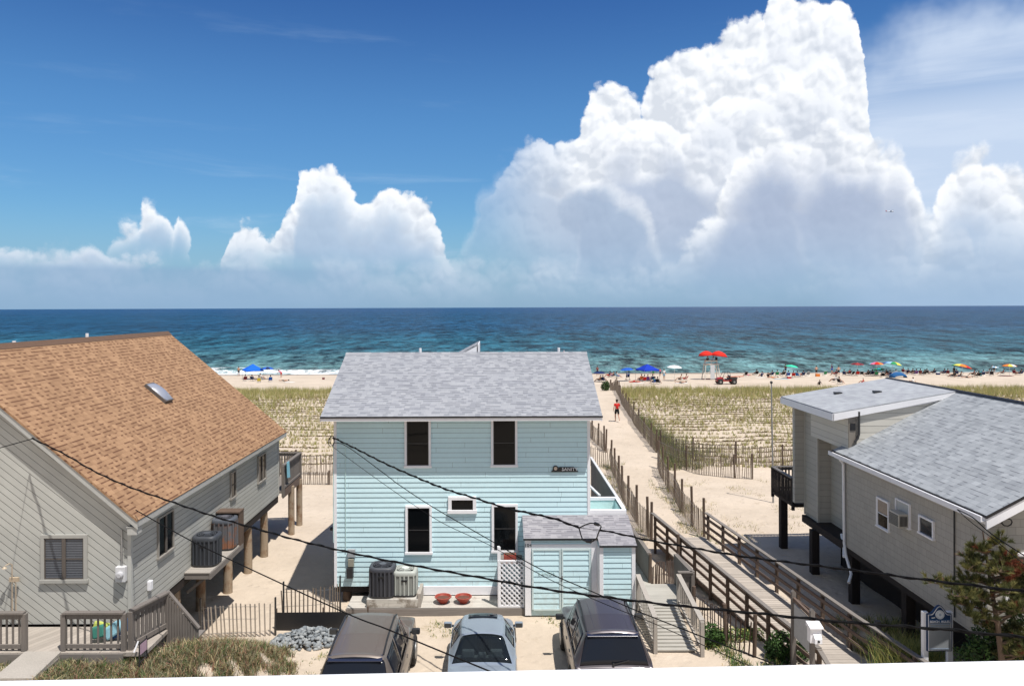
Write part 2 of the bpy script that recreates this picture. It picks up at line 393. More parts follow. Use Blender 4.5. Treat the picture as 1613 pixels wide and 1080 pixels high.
def shingles(c1, c2, dark, w=.30, h=.14, edge=.25, edge_amt=.8, rnd=.5, name='shingle_roof', sun_spot=None):
    m, t, b, o = newmat(name)
    uv = vec(t, 'UV'); U, V, _ = t.sep(uv)
    # slight waviness of the courses
    V = t.m('ADD', V, t.m('MULTIPLY', t.m('SUBTRACT', t.noise(vec(t), .7, 2), .5), .03))
    r = t.m('DIVIDE', V, h); ri = t.m('FLOOR', r); rf = t.m('FRACT', r)
    o1 = t.node('ShaderNodeTexWhiteNoise', noise_dimensions='1D'); t.l.new(ri, o1.inputs['W'])
    def cell(width, salt):
        cq = t.m('ADD', t.m('DIVIDE', U, width), t.m('MULTIPLY', o1.outputs[0], 7.3+salt)); ci = t.m('FLOOR', cq)
        wn = t.node('ShaderNodeTexWhiteNoise', noise_dimensions='3D'); t.l.new(t.comb(ci, ri, salt), wn.inputs['Vector'])
        return wn.outputs[0], t.m('FRACT', cq)
    a, af = cell(w, 0.0); b2, bf = cell(w*.62, 3.0)
    mixf = t.m('ADD', t.m('MULTIPLY', a, .55), t.m('MULTIPLY', b2, .45))
    cc = t.mix(mixf, c1, c2)
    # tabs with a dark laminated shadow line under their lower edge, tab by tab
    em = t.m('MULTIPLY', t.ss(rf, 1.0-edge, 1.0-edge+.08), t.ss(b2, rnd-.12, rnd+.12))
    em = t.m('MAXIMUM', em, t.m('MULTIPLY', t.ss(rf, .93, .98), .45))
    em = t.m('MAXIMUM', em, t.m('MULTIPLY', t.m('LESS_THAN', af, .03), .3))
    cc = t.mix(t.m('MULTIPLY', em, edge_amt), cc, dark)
    g = t.noise(vec(t), 160, 2, .6); big = t.noise(vec(t), .6, 4, .6)
    f = t.m('ADD', t.m('MULTIPLY_ADD', t.m('SUBTRACT', g, .5), .25, 1.0), t.m('MULTIPLY', t.m('SUBTRACT', big, .5), .28))
    cc = t.mix(1.0, cc, t.comb(f, f, f), 'MULTIPLY')
    t.l.new(cc, b.inputs['Base Color']); b.inputs['Roughness'].default_value = .9; b.inputs['Specular IOR Level'].default_value = .2
    bump(t, b, t.m('ADD', t.m('SUBTRACT', 1.0, rf), t.m('MULTIPLY', g, .2)), .5, .008)
    return m
def glassm(c=(.012, .014, .018), rough=.04, alpha=1.0, spec=.5, name='window_glass'):
    k = ('g', c, rough, alpha, spec)
    if k in MATS: return MATS[k]
    m, t, b, o = newmat(name)
    b.inputs['Base Color'].default_value = (*c, 1); b.inputs['Specular IOR Level'].default_value = spec
    n = t.noise(vec(t), 2.0, 2); t.put(b.inputs['Roughness'], t.m('MULTIPLY_ADD', n, .04, rough))
    if alpha < 1:
        tr = t.node('ShaderNodeBsdfTransparent'); tr.inputs[0].default_value = (.75, .8, .8, 1)
        mx = t.node('ShaderNodeMixShader', {0: alpha}); t.l.new(tr.outputs[0], mx.inputs[1]); t.l.new(b.outputs[0], mx.inputs[2]); t.l.new(mx.outputs[0], o.inputs[0])
    MATS[k] = m; return m
def cloth(c, name='fabric'):
    k = ('c', c)
    if k in MATS: return MATS[k]
    m, t, b, o = newmat(name)
    n = t.noise(vec(t), 14, 4); f = t.m('MULTIPLY_ADD', t.m('SUBTRACT', n, .5), .3, 1.0)
    t.l.new(t.mix(1.0, c, t.comb(f, f, f), 'MULTIPLY'), b.inputs['Base Color']); b.inputs['Roughness'].default_value = .85; b.inputs['Specular IOR Level'].default_value = .2
    MATS[k] = m; return m

WHITE = paint((.80, .80, .83), .5, .07, 4); WHITED = paint((.60, .60, .61), .6, .18, 3)
BLACK = paint((.012, .012, .014), .5, .1); IRON = paint((.03, .03, .032), .45, .1)
MINT = paint((.55, .73, .72), .6, .06, 3)
GREYWOOD = wood((.175, .155, .14)); GREYWOODX = wood((.20, .18, .165), grain='X'); GREYWOODY = wood((.20, .18, .165), grain='Y')
DARKWOOD = wood((.12, .085, .065)); DARKWOODY = wood((.14, .10, .08), grain='Y')
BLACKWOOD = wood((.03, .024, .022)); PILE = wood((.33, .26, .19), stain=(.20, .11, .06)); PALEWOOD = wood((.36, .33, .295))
GLASS = glassm((.004, .005, .006), .05, spec=.18); GLASSB = glassm((.03, .035, .04), .03)
METAL = paint((.35, .36, .37), .4, .1, metal=.8)
SLAT = wood((.20, .16, .125), var=.5)

# ------------------------------------------------------------ ground
def sand_mat():
    m, t, b, o = newmat('sand')
    v = vec(t); X, Y, Z = t.sep(v)
    n1 = t.noise(v, .25, 5, .6); n2 = t.noise(v, 2.5, 5, .65); n3 = t.noise(v, 40, 3, .6)
    c = t.mix(t.ss(n1, .3, .7), SAND_A, SAND_B)
    f = t.m('ADD', t.m('MULTIPLY_ADD', t.m('SUBTRACT', n2, .5), .22, 1.0), t.m('MULTIPLY', t.m('SUBTRACT', n3, .5), .25))
    c = t.mix(1.0, c, t.comb(f, f, f), 'MULTIPLY')
    # debris flecks and thatch in places away from the beach
    fl = t.m('MULTIPLY', t.ss(t.noise(v, 1.1, 6, .75), .56, .68), t.ss(Y, 90, 80, 0, .55))
    fl = t.m('MULTIPLY', fl, t.ss(t.noise(v, 9, 3, .6), .35, .6))
    c = t.mix(fl, c, (.30, .23, .14))
    # wet sand at the waterline
    wet = t.ss(t.m('ADD', Z, t.m('MULTIPLY', n1, .35)), -2.85, -3.15)
    c = t.mix(wet, c, (.27, .20, .14))
    t.l.new(c, b.inputs['Base Color']); t.put(b.inputs['Roughness'], t.m('MULTIPLY_ADD', wet, -.5, .95))
    b.inputs['Specular IOR Level'].default_value = .2
    # footprints: pocked surface
    vo = t.node('ShaderNodeTexVoronoi', feature='SMOOTH_F1'); t.l.new(v, vo.inputs['Vector']); vo.inputs['Scale'].default_value = 2.6; vo.inputs['Smoothness'].default_value = .6
    h = t.m('ADD', t.m('MULTIPLY', t.m('MINIMUM', vo.outputs['Distance'], .35), 1.6), t.m('ADD', n2, t.m('MULTIPLY', n3, .15)))
    pits = t.node('ShaderNodeTexVoronoi', feature='F1'); t.l.new(v, pits.inputs['Vector']); pits.inputs['Scale'].default_value = 1.7; pits.inputs['Randomness'].default_value = 1.0
    h = t.m('ADD', h, t.m('MULTIPLY', t.ss(pits.outputs['Distance'], .05, .22), .7)); h = t.m('ADD', h, t.m('MULTIPLY', n1, 3.0))
    bump(t, b, h, .75, .06)
    return m
SAND_A, SAND_B = (.49, .41, .325), (.57, .48, .385)
SANDM = sand_mat()
def terrain():
    ys = np.concatenate([np.arange(-80, 10, 5), np.arange(10, 42, .5), np.arange(42, 86, .21), np.arange(86, 130, 1.), np.arange(130, 175, 2.), [190, 220, 300, 400, 500]])
    xs = np.concatenate([[-3000, -1200, -500, -250, -160], np.arange(-120, -30, 3.), np.arange(-30, 30, .6), np.arange(30, 121, 3.), [160, 250, 500, 1200, 3000]])
    V = [(x, y, gz(x, y)) for y in ys for x in xs]; nx = len(xs)
    m = MB(); m.v = V; m.f = [(j*nx+i, j*nx+i+1, (j+1)*nx+i+1, (j+1)*nx+i) for j in range(len(ys)-1) for i in range(nx-1)]
    m.mi = [0]*len(m.f)
    tag(m.build('sand_ground', SANDM, smooth=True, uv=False), kind='structure')
terrain()

# ------------------------------------------------------------ sea
def sea_mat():
    m, t, b, o = newmat('sea_water')
    v = vec(t); X, Y, Z = t.sep(v)
    wob = t.m('MULTIPLY', t.m('SUBTRACT', t.noise(v, .02, 4, .6), .5), 60)
    yy = t.m('ADD', Y, wob)
    deep = t.m('LOGARITHM', t.m('MAXIMUM', yy, 60.), 10.)
    c = t.mix(t.ss(deep, 2.20, 2.42), (.085, .165, .170), (.016, .078, .110))
    c = t.mix(t.ss(deep, 2.40, 2.75), c, (.008, .050, .105))
    c = t.mix(t.ss(deep, 2.9, 3.6), c, (.012, .052, .125))
    # wind streaks and swell
    def str_(sc_, ax, seed, det=4):
        mp = t.node('ShaderNodeMapping'); t.l.new(v, mp.inputs['Vector']); mp.inputs['Scale'].default_value = (ax, 1, 1); mp.inputs['Location'].default_value = (seed, seed*2, 0)
        return t.noise(mp.outputs[0], sc_, det, .6)
    s1, s2, s3, s4 = str_(.65, .7, 1), str_(.14, 2.2, 7), str_(.034, 3.6, 13), str_(.009, 6.0, 31); s5 = str_(.004, .3, 51)
    def sh_(x, amp): return t.ss(x, .38, .62, -amp/2, amp/2)
    f = t.m('ADD', 1.0, sh_(s1, .85))
    for x_, am in ((s2, 1.0), (s3, .80), (s4, .55), (s5, .22)): f = t.m('ADD', f, sh_(x_, am))
    f = t.m('MAXIMUM', f, .15)
    c = t.mix(1.0, c, t.comb(f, f, f), 'MULTIPLY')
    # foam: swash lines near the shore, more of it to the left where a wave breaks
    sh = t.m('ADD', Y, t.m('MULTIPLY', t.m('SUBTRACT', t.noise(v, .06, 4, .6), .5), 9))
    brk = t.ss(X, -18, -38)
    fn = t.noise(v, .55, 6, .7); fn2 = t.noise(v, .12, 4, .6)
    def band(lo, hi, soft):
        return t.m('MULTIPLY', t.ss(sh, lo-soft, lo), t.ss(sh, hi+soft, hi))
    f1 = t.m('MULTIPLY', band(143, 148.3, 1.0), t.ss(fn, .40, .56))
    f2 = t.m('MULTIPLY', t.m('MULTIPLY', band(150, 157, 2), brk), t.ss(t.m('ADD', fn, t.m('MULTIPLY', fn2, .5)), .60, .78))
    f2b = t.m('MULTIPLY', t.m('MULTIPLY', band(158, 163, 2), t.ss(fn2, .5, .62)), t.m('MULTIPLY', brk, t.ss(fn, .38, .52)))
    f3 = t.m('MULTIPLY', band(150, 172, 6), t.ss(fn, .60, .74, 0, .45))
    f4 = t.m('MULTIPLY', t.ss(s1, .70, .76), t.ss(Y, 200, 900, .55, .15))
    fo = t.m('MAXIMUM', t.m('MAXIMUM', f1, f2), t.m('MAXIMUM', t.m('MAXIMUM', f3, f4), f2b))
    c = t.mix(fo, c, (.80, .84, .85))
    t.l.new(c, b.inputs['Base Color']); t.put(b.inputs['Roughness'], t.m('MULTIPLY_ADD', fo, .5, .34)); b.inputs['IOR'].default_value = 1.33
    b.inputs['Specular IOR Level'].default_value = .08
    h = t.m('ADD', t.m('MULTIPLY', s1, .55), t.m('ADD', t.m('MULTIPLY', s2, 1.4), t.m('MULTIPLY', t.noise(v, 1.6, 3, .6), .12)))
    bump(t, b, h, 1.0, 2.0)
    return m
def sea():
    ys = np.concatenate([np.arange(128, 230, 1.4), np.geomspace(230, 900, 60), [1500, 3000, 8000, 20000, 50000]])
    xs = np.concatenate([[-60000, -8000, -2000, -600], np.arange(-220, 221, 3.5), [600, 2000, 8000, 60000]])
    def h(x, y):
        if y > 900 or abs(x) > 300: return -3.5
        a = sst(142, 158, y)*sst(900, 400, y)
        s_ = y+4*noise.noise(Vector((x*.02, y*.02, 1)))+1.2*math.sin(x*.05)
        w = .16*math.sin(s_*2*math.pi/11)+.10*math.sin(s_*2*math.pi/6.3+x*.08)
        br = .55*math.exp(-((s_-165)/2.2)**2)*(.5+.8*noise.noise(Vector((x*.03, 0, 9))))
        return -3.45+a*(w+br)
    V = [(x, y, h(x, y)) for y in ys for x in xs]; nx = len(xs)
    m = MB(); m.v = V; m.f = [(j*nx+i, j*nx+i+1, (j+1)*nx+i+1, (j+1)*nx+i) for j in range(len(ys)-1) for i in range(nx-1)]; m.mi = [0]*len(m.f)
    tag(m.build('sea_water', sea_mat(), smooth=True, uv=False), kind='structure')
sea()
# ================================================================ BUILDINGS
def window(parent, c, ud, nd, w, h, fw=.07, mats=(WHITE, GLASS), sash=True, mullion=0, proud=.045, name='window', casing=None, blinds=False, lab=None):
    """c = centre on the wall plane; ud = horizontal unit, nd = outward normal. frame mesh > pane (> nothing)"""
    c, ud, nd = Vector(c), Vector(ud), Vector(nd); up = Vector((0, 0, 1))
    m = MB(); W, Hh = w/2, h/2
    def r(x0, x1, z0, z1, d0, d1, mb=m):
        mb.obox(c+ud*(x0+x1)/2+up*(z0+z1)/2+nd*(d0+d1)/2, ud*(x1-x0)/2, up*(z1-z0)/2, nd*(d1-d0)/2)
    r(-W-fw, W+fw, Hh, Hh+fw, -.02, proud); r(-W-fw-.02, W+fw+.02, -Hh-fw, -Hh, -.02, proud+.02)
    r(-W-fw, -W, -Hh, Hh, -.02, proud); r(W, W+fw, -Hh, Hh, -.02, proud)
    fr = m.build(name, mats[0], parent, bevel=.004)
    if lab: fr['label'] = lab
    p = MB(); r(-W+.001, W-.001, -Hh+.001, Hh-.001, -.015, .012, p); p.build('pane', mats[1], fr)
    if sash:
        s = MB(); t_ = .025
        r(-W+.002, W-.002, -t_/2-.006, t_/2-.006, .014, .028, s)
        for a, b in ((-W+.002, -W+t_), (W-t_, W-.002)): r(a, b, -Hh+t_, Hh-t_, .013, .026, s)
        r(-W+.002, W-.002, Hh-t_, Hh-.002, .013, .026, s); r(-W+.002, W-.002, -Hh+.002, -Hh+t_, .013, .026, s)
        s.build('sash', mats[2] if len(mats) > 2 else IRON, fr)
    if mullion:
        s = MB()
        for k in range(mullion):
            x = -W+w*(k+1)/(mullion+1); r(x-.045, x+.045, -Hh+.002, Hh-.002, .0125, .04, s)
        s.build('mullion', mats[2] if len(mats) > 2 else mats[0], fr)
    return fr
def clap(mb, x0, x1, y, z0, z1, ex=.158, t_=.020):
    """lap siding on a wall facing -Y, real overlapping boards"""
    z = z0; k = 0; mb.cur = 0
    while z < z1-.01:
        zt = min(z+ex, z1); j = random.uniform(-.0015, .0015)
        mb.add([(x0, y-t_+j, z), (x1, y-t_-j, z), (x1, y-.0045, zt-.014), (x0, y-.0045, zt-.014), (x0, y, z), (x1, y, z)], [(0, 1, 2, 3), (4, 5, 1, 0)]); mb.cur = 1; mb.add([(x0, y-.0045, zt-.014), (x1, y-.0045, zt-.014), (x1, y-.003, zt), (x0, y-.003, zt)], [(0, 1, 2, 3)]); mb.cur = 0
        z += ex
def roof_slab(mb, a, b, c, d, th):
    """a,b eave ends, c,d ridge ends (quad a b c d), thickness th downward along normal"""
    a, b, c, d = map(Vector, (a, b, c, d)); n = (b-a).cross(c-a).normalized()
    if n.z < 0: n = -n
    mb.prism([a, b, c, d], -n*th)

# ---------------------------------------------------------------- left house
LH = T('beach_house', 'grey clapboard house on piles with big tan shingle roof and skylight', 'house', (-13, 24, 2.0))
XW, Y0, Y1, ZB = -8.75, 18.2, 30.6, 2.0
XR, ZR, ZE = -13.24, 8.56, 4.52; SL = (ZR-ZE)/(-8.45-XR)
SIDE_G = boards((.45, .45, .42), .145, 0, line=.08, lw=.11, var=.05, dirt=.14, grain=.10, depth=.6)
DIAG_G = boards((.45, .45, .42), .155, -38, line=.08, lw=.11, var=.05, dirt=.16, grain=.10, depth=.6)
def zroof(x): return ZR-SL*abs(x-XR)
XL = 2*XR-XW
w = MB()
w.box(XL, XW, Y0+.05, Y1, ZB, zroof(XW)-.25)
w.prism([(XL, Y0+.05, zroof(XW)-.26), (XW, Y0+.05, zroof(XW)-.26), (XR, Y0+.05, ZR-.2)], (0, Y1-Y0-.05, 0))
wall = w.build('wall', SIDE_G, LH)
g = MB(); g.prism([(XL, Y0+.05, ZB-.02), (XW, Y0+.05, ZB-.02), (XW, Y0+.05, zroof(XW)-.2), (XR, Y0+.05, ZR-.16), (XL, Y0+.05, zroof(XW)-.2)], (0, -.05, 0)); g.build('wall', DIAG_G, LH)['label'] = 'front gable wall of diagonal boards'
for q_ in ((XW-.06, XW+.025, Y0-.025, Y0+.07, ZB-.02, 4.3), (XW-.01, XW+.02, Y1-.08, Y1+.02, ZB, 4.3)): ct = MB(); ct.box(*q_); ct.build('corner_board', paint((.46, .46, .43), .7, .1), LH)
TAN = shingles((.385, .235, .135), (.23, .132, .075), (.11, .05, .03), w=.18, h=.135, edge=.32, edge_amt=.9, rnd=.48)
r_ = MB(); roof_slab(r_, (-8.45, 17.95, ZE), (-8.45, 30.75, ZE), (XR, 30.75, ZR), (XR, 17.95, ZR), .05)
rf = r_.build('roof', TAN, LH)
r_ = MB(); roof_slab(r_, (2*XR+8.45, 30.75, ZE), (2*XR+8.45, 17.95, ZE), (XR-.001, 17.95, ZR), (XR-.001, 30.75, ZR), .05); r_.build('roof', TAN, LH)
cp = MB(); cp.prism([(XR-.16, 17.93, ZR-.12), (XR, 17.93, ZR+.03), (XR+.16, 17.93, ZR-.12), (XR, 17.93, ZR-.02)], (0, 12.85, 0)); cp.build('ridge_cap', paint((.12, .07, .045), .9, .2), rf)
fa = MB()      # rake boards and fascia
for sx in (1, -1):
    e = (XR+sx*(XR+8.45)*-1, ZE) if False else None
fa.prism([(-8.47, 17.97, ZE-.05), (-8.47, 17.97, ZE-.23), (XR, 17.97, ZR-.23), (XR, 17.97, ZR-.06)], (0, .035, 0))
fa.prism([(2*XR+8.47, 17.97, ZE-.05), (2*XR+8.47, 17.97, ZE-.23), (XR-.002, 17.97, ZR-.23), (XR-.002, 17.97, ZR-.06)], (0, .035, 0))
fa.box(-8.50, -8.465, 17.98, 30.74, ZE-.17, ZE-.03)
fa.prism([(-8.47, 30.70, ZE-.05), (-8.47, 30.70, ZE-.23), (XR, 30.70, ZR-.23), (XR, 30.70, ZR-.06)], (0, .035, 0))
fa.box(XW+.02, -8.50, 18.0, 18.25, ZE-.36, ZE-.2)
fa.box(XW, -8.52, 17.99, 30.7, ZE-.19, ZE-.175)
fa.build('fascia', paint((.42, .42, .40), .6, .12), LH)
# skylight
def skylight():
    c = Vector(at(249, 620, 1)); d = (c-Vector((0, 0, H)))
    n = Vector((SL, 0, 1)).normalized()
    k = ((Vector((-8.45, 18, ZE))-Vector((0, 0, H))).dot(n))/d.dot(n); p = Vector((0, 0, H))+d*k
    us = Vector((1, 0, -SL)).normalized(); uy = Vector((0, 1, 0))
    m = MB(); m.obox(p+n*.04, us*.44, uy*.29, n*.06); sk = m.build('skylight', paint((.10, .09, .085), .5), LH, bevel=.01)
    m = MB(); V = []; nx, ny = 8, 6
    for i in range(nx+1):
        for j in range(ny+1):
            a, b = i/nx*2-1, j/ny*2-1; V.append(p+us*.40*a+uy*.25*b+n*(.10+.13*(1-a*a)**.6*(1-b*b)**.6))
    m.add(V, [(i*(ny+1)+j, (i+1)*(ny+1)+j, (i+1)*(ny+1)+j+1, i*(ny+1)+j+1) for i in range(nx) for j in range(ny)])
    m.build('dome', glassm((.25, .27, .33), .25, name='skylight_dome'), sk, smooth=True)
skylight()
for (px, py) in ((22, 538), (137, 531)):
    v_ = at(px, py, 24.0); m = MB(); m.lathe([(.045, ZR-.2), (.045, v_.z+.05)], (v_.x, v_.y, 0), 10); m.lathe([(.07, v_.z+.05), (.06, v_.z+.1)], (v_.x, v_.y, 0), 10); 
    m = MB(); x_ = XR-.35; y_ = 24*0+ (x_*F)/(px-CX)
    m.lathe([(.05, zroof(x_)-.1), (.05, ZR+.02+(540-py)*.012)], (x_, y_, 0), 10); m.build('vent_pipe', WHITE, rf, smooth=False)
DKF = paint((.10, .085, .075), .6, .15)
window(LH, (-10.32, Y0-.01, 3.55), (1, 0, 0), (0, -1, 0), .94, .98, .085, (paint((.36, .355, .33), .6, .1), glassm((.055, .062, .075), .25), DKF), sash=True, mullion=1)
wb = MB()
for k in range(16): wb.box(-10.32-.44, -10.32+.44, Y0-.0235, Y0-.0232, 3.10+k*.058, 3.10+k*.058+.03)
wb.build('blind', paint((.11, .12, .14), .6, .2), LH)
for (y_, z_, w_, h_) in ((20.1, 3.57, .86, .98), (25.25, 3.66, .42, .80), (28.35, 3.57, .86, .92)):
    window(LH, (XW+.005, y_, z_), (0, 1, 0), (1, 0, 0), w_, h_, .05, (paint((.28, .26, .235), .6, .1), GLASS, DKF), sash=(w_ < .5), mullion=1 if w_ > .5 else 0)
# piles, floor beams
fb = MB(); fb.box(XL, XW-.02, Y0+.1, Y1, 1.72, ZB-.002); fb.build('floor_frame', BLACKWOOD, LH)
for (x_, y_) in ((-8.92, 29.2), (-8.95, 27.4), (-8.97, 25.4), (-9.3, 23.9), (-9.0, 21.3), (-11.5, 29), (-11.5, 25.5), (-11.5, 22), (-14, 29), (-14, 25.5), (-14, 22), (-17, 29), (-17, 25.5), (-17, 22), (-11.5, 18.8), (-14, 18.8)):
    m = MB(); zb = gz(x_, y_)-.3; m.tube([(x_, y_, zb), (x_+.01, y_, (zb+1.8)/2), (x_, y_, 1.75)], [.155, .145, .135], 12); m.build('pile', PILE, LH, smooth=False, auto=40)
# meter box and outlet on front corner
m = MB(); m.box(-9.0-.05, -8.80-.02, Y0-.14, Y0-.002, 3.02, 3.38); mt = m.build('meter_box', WHITED, LH, bevel=.01)
m = MB(); m.lathe([(.085, Y0-.14), (.08, Y0-.20), (.05, Y0-.22)], (-8.93, 0, 3.2), 16, axis='Y'); m.build('meter', paint((.5, .5, .52), .25), mt, auto=30)
m = MB(); m.tube([(-8.93, Y0-.05, 3.38), (-8.93, Y0-.05, 4.25)], .02, 8); m.build('conduit', METAL, LH)
m = MB(); m.box(XW+.002, XW+.09, 19.05, 19.2, 2.45, 2.68); m.build('outlet_box', WHITE, LH, bevel=.01)
# outdoor shower on the front wall, far left
m = MB()
xa = at(20, 960, 18.1).x
for dx in (0, .09):
    m.tube([(xa+dx, 18.08, 2.3), (xa+dx, 18.08, 3.0), (xa+.03, 18.08, 3.05)], .012, 6)
m.box(xa-.06, xa+.15, 18.06, 18.12, 3.04, 3.14)
m.tube([(xa+.02, 18.05, 3.14), (xa+.02, 18.05, 3.45), (xa, 18.0, 3.5), (xa-.08, 17.95, 3.46)], .012, 6)
m.lathe([(.02, 3.44), (.055, 3.40)], (xa-.09, 17.94, 0), 10)
m.box(xa-.05, xa-.01, 18.04, 18.1, 2.2, 2.32); m.box(xa+.1, xa+.16, 18.04, 18.1, 2.2, 2.32)
m.build('outdoor_shower', paint((.45, .36, .26), .5, .2), LH)

# AC platform with its two units and screen wall
PF = T('equipment_platform', 'weathered timber platform on the side of the grey house carrying two cooling units', 'platform', (-8.4, 22.7, 2.1))
m = MB(); y = 21.3
while y < 24.05: m.box(-8.74, -8.02, y, y+.13, 2.09, 2.125); y += .14
m.build('decking', PALEWOOD, PF)
m = MB(); m.box(-8.74, -8.03, 21.32, 21.36, 1.93, 2.088); m.box(-8.045, -8.005, 21.3, 24.08, 1.93, 2.088); m.box(-8.74, -8.05, 24.0, 24.04, 1.93, 2.088); m.build('rim_board', GREYWOODY, PF)
m = MB(); m.box(-8.74, -8.06, 24.10, 24.14, 1.9, 3.12); m.box(-8.055, -8.01, 23.75, 24.14, 1.95, 3.14); m.box(-8.74, -8.0, 23.7, 24.16, 3.13, 3.17); m.build('screen_wall', DARKWOOD, PF)
for x_, y_ in ((-8.2, 21.5), (-8.2, 23.7)):
    m = MB(); m.bar((XW+.02, y_, 1.5), (x_, y_, 1.93), .08); m.build('brace', GREYWOOD, PF)
def ac_unit(label, c, r, h, colr, sq=4, ribs=20, rust=None, group=None, cat='air conditioner', flat=False):
    root = T('air_conditioner', label, cat, c, 0, group)
    body = paint(colr, .5, .1, 4)
    if rust: body = wood(colr, .3, .7, grain='Z', stain=rust)
    m = MB(); m.lathe([(r*.96, 0), (r, .03), (r, .06)], (0, 0, 0), 40, sq); m.build('base', IRON, root, L=True, auto=35)
    m = MB(); m.lathe([(r*.93, .06), (r*.93, h-.1)], (0, 0, 0), 40, sq); shell = m.build('casing', body if rust else paint(tuple(x*.55 for x in colr), .6, .15), root, L=True, auto=50)
    m = MB()
    for k in range(ribs):
        a = 2*math.pi*(k+.5)/ribs; ca, sa = math.cos(a), math.sin(a); q = (abs(ca)**sq+abs(sa)**sq)**(-1/sq)
        p = Vector((r*.97*q*ca, r*.97*q*sa, 0)); m.bar(p+Vector((0, 0, .06)), p+Vector((0, 0, h-.1)), .035, .045, up=(-sa, ca, 0))
    m.build('louvre', body, root, L=True)
    m = MB(); m.lathe([(r, h-.13), (r*1.01, h-.10), (r*1.0, h-.03), (r*.92, h), (r*.74, h+.005), (r*.72, h-.03), (r*.70, h-.08)], (0, 0, 0), 40, sq if not flat else sq, cap1=False)
    m.build('top_rim', body if not rust else paint((.09, .10, .12), .4, .1), root, L=True, auto=50)
    m = MB(); m.lathe([(r*.72, h-.12), (r*.72, h-.10)], (0, 0, 0), 30); 
    m.build('fan_well', BLACK, root, L=True)
    m = MB()
    for rr in (.2, .35, .5, .65):
        P_ = [(r*rr*math.cos(a*math.pi/12), r*rr*math.sin(a*math.pi/12), h-.005+.03*(1-rr)) for a in range(25)]
        m.tube(P_, .006, 5, cap=False)
    for a in range(8): m.tube([(0, 0, h+.03), (r*.72*math.cos(a*math.pi/4), r*.72*math.sin(a*math.pi/4), h)], .006, 5)
    m.lathe([(.11, h-.02), (.11, h+.035), (.05, h+.045)], (0, 0, 0), 16)
    m.build('fan_guard', paint(tuple(min(1, x*1.6) for x in colr) if not rust else (.12, .12, .14), .35), root, L=True, auto=40)
    if not rust:
        m = MB(); m.box(-.09, .09, -r*1.03, -r*.96, h-.30, h-.24); m.build('badge', BLACK, root, L=True, bevel=.005)
    return root
ac_unit('dark charcoal cooling unit at the near end of the timber platform on the grey house', (-8.38, 22.05, 2.125), .36, .86, (.045, .05, .06))
ac_unit('taller rust streaked cooling unit boxed in at the far end of the timber platform', (-8.38, 23.5, 2.125), .34, .95, (.12, .12, .13), rust=(.26, .10, .04), ribs=16)

# front deck of left house
DK = T('entry_deck', 'weathered grey railed deck with stairs before the front door side of the grey house', 'deck', (-11, 17.4, 1.9))
PLANKD = boards((.36, .335, .305), .14, 90, line=.25, lw=.07, var=.10, dirt=.2, grain=.35, butt=0, name='deck_boards')
PLANKDIAG = boards((.36, .32, .28), .14, 62, line=.3, lw=.07, var=.10, dirt=.2, grain=.35, name='deck_boards')
m = MB(); m.box(-15, -8.75, 16.75, 18.12, 1.86, 1.95); m.box(-8.74, -7.75, 16.76, 18.95, 1.862, 1.948); m.build('decking', PLANKDIAG, DK)
m = MB(); m.box(-15, -8.22, 16.72, 16.76, 1.62, 1.93); m.build('rim_board', GREYWOODX, DK)
RPOSTS = []
def rail(parent, p0, p1, h=.92, sp=.135, posts=True, cap=.14, kick=.10, mat=GREYWOOD, matx=None, bal=.04, boards_=False, z_off=0, capmat=None):
    p0, p1 = Vector(p0), Vector(p1); d = p1-p0; L = Vector((d.x, d.y, 0)).length; up = Vector((0, 0, 1)); matx = matx or mat
    m = MB(); m.bar(p0+up*h, p1+up*h, cap, .04); m.bar(p0+up*(h-.09), p1+up*(h-.09), .04, .09); tr = m.build('handrail', capmat or matx, parent); m = MB(); m.bar(p0+up*kick, p1+up*kick, .04, .09); m.build('bottom_rail', matx, parent)
    m = MB(); n = max(2, int(L/sp)); un = Vector((d.x, d.y, 0)).normalized(); sd = Vector((-un.y, un.x, 0))
    for k in range(1, n):
        p = p0+d*k/n; j = random.uniform(-.006, .006); bw = (L/n*.46 if boards_ else bal/2)
        m.obox(p+up*(h/2-.02)+sd*.035+un*j, un*bw, sd*.012, up*(h/2-.01 if not boards_ else h/2))
    m.build('balusters', mat, parent)
    if posts:
        for p in (p0, p1):
            if any((p-q_).length < .1 for q_ in RPOSTS): continue
            RPOSTS.append(p.copy()); q = MB(); q.box(p.x-.05, p.x+.05, p.y-.05, p.y+.05, p.z-.25, p.z+h-.02); q.build('post', mat, parent)
rail(DK, (-9.58, 16.85, 1.95), (-8.25, 16.85, 1.95), .84)
rail(DK, (-15, 16.85, 1.95), (-10.45, 16.85, 1.95), .84)
rail(DK, (-8.12, 16.9, 1.95), (-7.78, 18.0, 1.95), .86, sp=.12, bal=.09)
# stairs going down to the right, with a boarded skirt under the sloping rail
m = MB(); 
for k in range(2): m.box(-7.72+k*.22, -7.46+k*.22, 18.0, 18.9, 1.72-k*.22, 1.76-k*.22)
m.build('stair_tread', GREYWOODX, DK)
m = MB(); m.bar((-7.78, 18.0, 2.83), (-7.02, 17.95, 1.98), .10, .04)
for k in range(12):
    a = k/11; x_ = -7.78+a*.70; zt = 2.76-a*.80; m.box(x_, x_+.05, 17.93, 17.96, max(zt-1.5, .55), zt)
m.build('stair_rail', GREYWOOD, DK)
RP = T('entry_ramp', 'short grey timber ramp plate leading onto the entry deck at the left', 'ramp', (-10.05, 16.3, 1.9))
m = MB(); m.prism([(-10.5, 15.85, 1.83), (-9.66, 15.85, 1.83), (-9.6, 16.78, 1.97), (-10.4, 16.78, 1.97)], (0, 0, -.07)); m.build('plate', PALEWOOD, RP)
m = MB(); m.bar((-9.68, 15.9, 1.72), (-9.6, 16.7, 1.82), .05, .12); m.build('stringer', GREYWOODY, RP)
